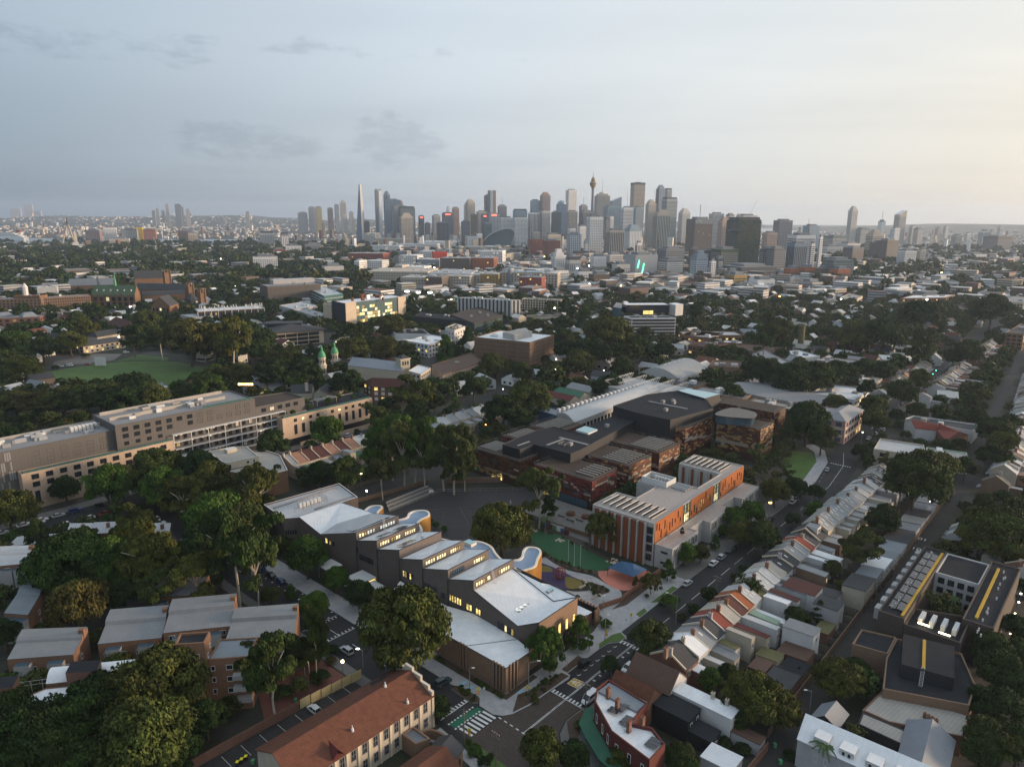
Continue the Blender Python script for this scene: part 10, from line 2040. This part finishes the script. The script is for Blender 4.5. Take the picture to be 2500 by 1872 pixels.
for k,(x,y)in enumerate(((1102,225),(1076,255))):
 X,Y=g(jp,x,y);t=thg('traffic_light','green traffic light far along the main street, '+('upper' if k==0 else 'lower')+' one','traffic light',(X,Y));b=MB();b.lathe((X,Y),[(.1,0),(.08,5),(0,5)],km,6);b.build(jC,t);b=MB();b.box((X,Y),(1,0),.3,.2,3.9,5.0,kx);b.build('housing',t);b=MB();b.lathe((X,Y-.35),[(0,4.0),(.4,4.3),(0,4.7)],'lamp_green',8);b.build('signal',t)
X,Y=at_dist(KE,1728,1198,1080)[0],1080;t=thg('traffic_light','red traffic light at the junction before the cream shop row','traffic light',(X,Y));b=MB();b.lathe((X,Y),[(.12,0),(.1,6),(0,6)],km,6);b.build(jC,t);b=MB();b.lathe((X,Y-.4),[(0,5.4),(.9,6.2),(0,7)],jO,8);b.build('signal',t)
POLES=[(-18.8,-14.1,8.6),(6.5,-18.8,8.8),(39,-18.6,8.8),(73,-18.6,8.8),(108,-18.6,8.8),(143,-18.6,8.8),(178,-18.6,8.8)]
ptops=[]
for k,(u,v,h)in enumerate(POLES):
 t=thg('power_pole',f'timber power pole with crossarm, {ORD[k]} from the paved junction','power pole',W(u,v),'power poles along the main street');b=MB();b.lathe(W(u,v),[(.19,0),(.13,h),(0,h)],KK,8);b.build(jC,t)
 for z in(h-.5,h-1.4):b=MB();b.box(W(u,v),(-UY,UX),1.15,.07,z,z+.14,KK);b.build('crossarm',t)
 b=MB();[b.lathe(W(u,v+q),[(.06,h-.36),(.05,h-.2),(0,h-.16)],ka,5)for q in(-1,-.4,.4,1)];b.build('insulator',t);ptops.append((u,v,h))
wl=[]
for(u0,v0,h0),(u1,v1,h1)in zip(ptops,ptops[1:]):
 t=thg('power_line',f'sagging power wires between poles near {nland(*W((u0+u1)/2, (v0+v1)/2))}','wires',W((u0+u1)/2,(v0+v1)/2),'overhead wires')
 for q,dz in((-1,-.2),(-.4,-.2),(.4,-.2),(1,-.2),(.3,-1.2)):
  b=MB();pts=[w3(u0+(u1-u0)*f,v0+(v1-v0)*f+q,h0+(h1-h0)*f+dz-1.0*4*f*(1-f))for f in np.linspace(0,1,9)];[b.bar(a,c,.022,kH,3)for a,c in zip(pts,pts[1:])];b.build('wire',t)
t=thg(KK,'plain timber pole beside the zebra crossing',jC,W(-18.7,-4.6));b=MB();b.lathe(W(-18.7,-4.6),[(.18,0),(.12,9),(0,9)],KK,8);b.build(jC,t)
t=thg(KK,'pale timber pole with small sign at the upper side street',jC,g('D1',168,1255));X,Y=g('D1',168,1255);b=MB();b.lathe((X,Y),[(.17,0),(.12,9),(0,9)],KK,8);b.build(jC,t);b=MB();b.box((X,Y-.25),(1,0),.5,.03,2.3,3.3,ka);b.build('sign_plate',t)
mat(KL,(.72,.62,.03),var=0);mat('sign_orange',(.75,.32,.03),var=0)
def crossing_sign(u,v,lab,dia=True):
 t=thg('crossing_sign',lab,'sign',W(u,v));X,Y=W(u,v);b=MB();b.lathe((X,Y),[(.05,0),(.05,3.0),(0,3.0)],Ku,6);b.build(Jl,t);b=MB()
 if dia:b.face([(X,Y-.1,2.1),(X+.55,Y-.1,2.65),(X,Y-.1,3.2),(X-.55,Y-.1,2.65)],KL);b.face([(X,Y-.06,2.1),(X-.55,Y-.06,2.65),(X,Y-.06,3.2),(X+.55,Y-.06,2.65)],km)
 else:
  n=12;b.face([(X+.42*math.cos(6.283*i/n),Y-.1,2.7+.42*math.sin(6.283*i/n))for i in range(n)],KL);b.face([(X-.3,Y-.1,1.3),(X+.3,Y-.1,1.3),(X+.3,Y-.1,2.1),(X-.3,Y-.1,2.1)],'sign_orange')
 b.build('sign_face',t);b=MB();b.box((X,Y-.13),(1,0),.05,.015,2.5,2.78,kx);b.lathe((X,Y-.13),[(0,2.8),(.06,2.87),(0,2.94)],kx,6);b.bar((X,Y-.13,2.55),(X-.12,Y-.13,2.36),.03,kx);b.bar((X,Y-.13,2.55),(X+.12,Y-.13,2.36),.03,kx);b.build('walking_figure',t)
crossing_sign(-5.5,3.8,'round yellow walking figure sign on the school corner',False);crossing_sign(2.9,-4.4,'yellow diamond walking figure sign by the planting bed');crossing_sign(-16.8,-4.3,'round yellow walking figure sign below the crossing',False);crossing_sign(35.2,-5.2,'yellow crossing sign by the planted kerb bulb',False);crossing_sign(46.8,-5.6,'yellow diamond sign at the school gate footpath')
for u,v in((-4.2,3.2),(18.4,-4.6),(17.4,-5.0),(44,-5.7)):
 t=thg('parking_sign',f'small kerbside sign on a thin post near {nland(*W(u, v))}','sign',W(u,v),'small kerb signs');X,Y=W(u,v);b=MB();b.lathe((X,Y),[(.035,0),(.035,2.8),(0,2.8)],Ku,6);b.build(Jl,t);b=MB();b.box((X,Y-.06),(1,0),.22,.015,2.1,2.7,ka);b.build('sign_face',t)
for k,(u,v,m)in enumerate(((-54.6,26.4,KL),(-53.6,26.5,KL),(-52.6,26.6,KL),(-52.2,24.4,Kp),(26,-55.4,Kp),(22,-58.2,Kp),(-35.5,35,Kp))):
 t=thg('wheelie_bin',f'wheeled bin with {"yellow" if m == "sign_yellow" else "green"} lid near {nland(*W(u, v))}','bin',W(u,v),'wheeled bins');X,Y=W(u,v);b=MB();b.prism([(X-.28,Y-.33),(X+.28,Y-.33),(X+.3,Y+.36),(X-.3,Y+.36)],.12,.98,kx if m==KL else m,bottom=True);b.build('tub',t);b=MB();b.prism([(X-.31,Y-.38),(X+.31,Y-.38),(X+.31,Y+.38),(X-.31,Y+.38)],.985,1.07,m,bottom=True);b.build('lid',t);b=MB();[b.box((X+s,Y+.36),(0,1),.12,.04,0,.24,'tyre')for s in(-.24,.24)];b.build('wheels',t)
def person(x,y,z,label,top,ang):
 V=[(0,0,.95),(0,0,1.2),(0,0,1.42),(0,0,1.52),(0,.02,1.66),(.09,0,.9),(.10,.03,.5),(.11,-.02,.06),(.11,.12,.03),(-.09,0,.9),(-.11,-.05,.5),(-.10,-.10,.08),(-.10,.03,.03),(.2,0,1.38),(.25,-.03,1.12),(.25,.06,.88),(-.2,0,1.38),(-.25,.02,1.12),(-.24,.10,.88)]
 Ed=[(0,1),(1,2),(2,3),(3,4),(0,5),(5,6),(6,7),(7,8),(0,9),(9,10),(10,11),(11,12),(2,13),(13,14),(14,15),(2,16),(16,17),(17,18)];rad=[.13,.14,.15,.06,.10,.09,.06,.045,.04,.09,.06,.045,.04,.06,.045,.035,.06,.045,.035]
 me=bpy.data.meshes.new('person');me.from_pydata(V,Ed,[]);o=link('person',me,(x,y,z),ang);tag(o,label,'person','people on foot');sk=o.modifiers.new('skin','SKIN');o.modifiers.new('sub','SUBSURF').levels=1
 for i,s in enumerate(me.skin_vertices[0].data):s.radius=(rad[i],rad[i]);s.use_root=(i==0)
 me.materials.append(MATS[top]);return o
person(*W(86.5,44.5),1.6,'person in dark clothes standing on the copper plaza',kx,.4);person(*g(jz,1540,1075),.05,'person in black walking along the school lane',kx,1.2);person(*W(28,-4.6),.14,'person in grey on the footpath by the kerb bulb',km,2.0)
for k in range(26):
 u=32+k*5.2;t=thg('tv_aerial',f'thin television aerial on a roof near {nland(*W(u, -27))}','aerial',W(u,-26.4),'roof aerials',8.4);X,Y=W(u,-26.4);b=MB();b.bar((X,Y,8.2),(X,Y,10.4+RC.random()),.03,Ku,3);[b.bar((X-.7,Y+.2*j,10.2-.12*j),(X+.7,Y+.2*j,10.2-.12*j),.02,Ku,3)for j in range(3)];b.build(jW,t)
for k in range(150):
 q=RC.choice(((-2,22,-1.4,-.4),(3,-6.6,14,-4.0),(52,9,58,16),(61,20,63,40),(75.4,20,78,52),(30,-21.6,160,-20.6),(-7.4,4,-5.6,10),(-18.4,-14,-17.4,-5)));u,v=RC.uniform(q[0],q[2]),RC.uniform(min(q[1],q[3]),max(q[1],q[3]));r=RC.uniform(.35,.8);x,y=W(u,v);ptree(x,y,r,r*1.3,kO,RC.choice((jf,'leaf_green','leaf_olive','leaf_gum')),kJ,.15,f'small shrub in the planting bed near {nland(x, y)}',f'small shrubs near {nland(x, y)}')
SC.view_layers[0].update();dg=bpy.context.evaluated_depsgraph_get()
for o in[o for o in SC.objects if o.type=='FONT']:
 me=bpy.data.meshes.new_from_object(o.evaluated_get(dg));n=link(o.name+'_',me,o.location,0,o.parent);n.rotation_euler=o.rotation_euler;nm=o.name
 for k in(jn,'kind'):
  if k in o:n[k]=o[k]
 bpy.data.objects.remove(o);n.name=nm
by={}
for o in SC.objects:
 if o.parent is None and 'category' in o:by.setdefault(o[jn],[]).append(o)
def sx(o):
 v=np.array(o.location)-np.array((0,0,CAM_H));d=max(1.0,v@_f);return F_PX*(v@_rt)/d,d
NUM=['two','three','four','five','six','seven','eight','nine','ten','eleven','twelve']
ORDL=['leftmost','second from the left','third from the left','fourth from the left','fifth from the left','sixth from the left','seventh from the left','eighth from the left','ninth from the left','tenth from the left','eleventh from the left','twelfth from the left']
for lab,os_ in by.items():
 if 2<=len(os_)<=12 and len(lab.split())<=12:
  xs2=[sx(o)for o in os_];wide=max(p[0]for p in xs2)-min(p[0]for p in xs2)
  if len(os_)==2 and wide<60:
   a,b=sorted(os_,key=lambda o:sx(o)[1]);a[jn]=lab+', nearer one';b[jn]=lab+', farther one'
  else:
   for i,o in enumerate(sorted(os_,key=lambda o:sx(o)[0])):
    o[jn]=f'{lab}, {ORDL[i] if i < len(os_)-1 or len(os_) == 1 else "rightmost"}'
  for o in os_:
   if 'group' not in o:o['group']=lab
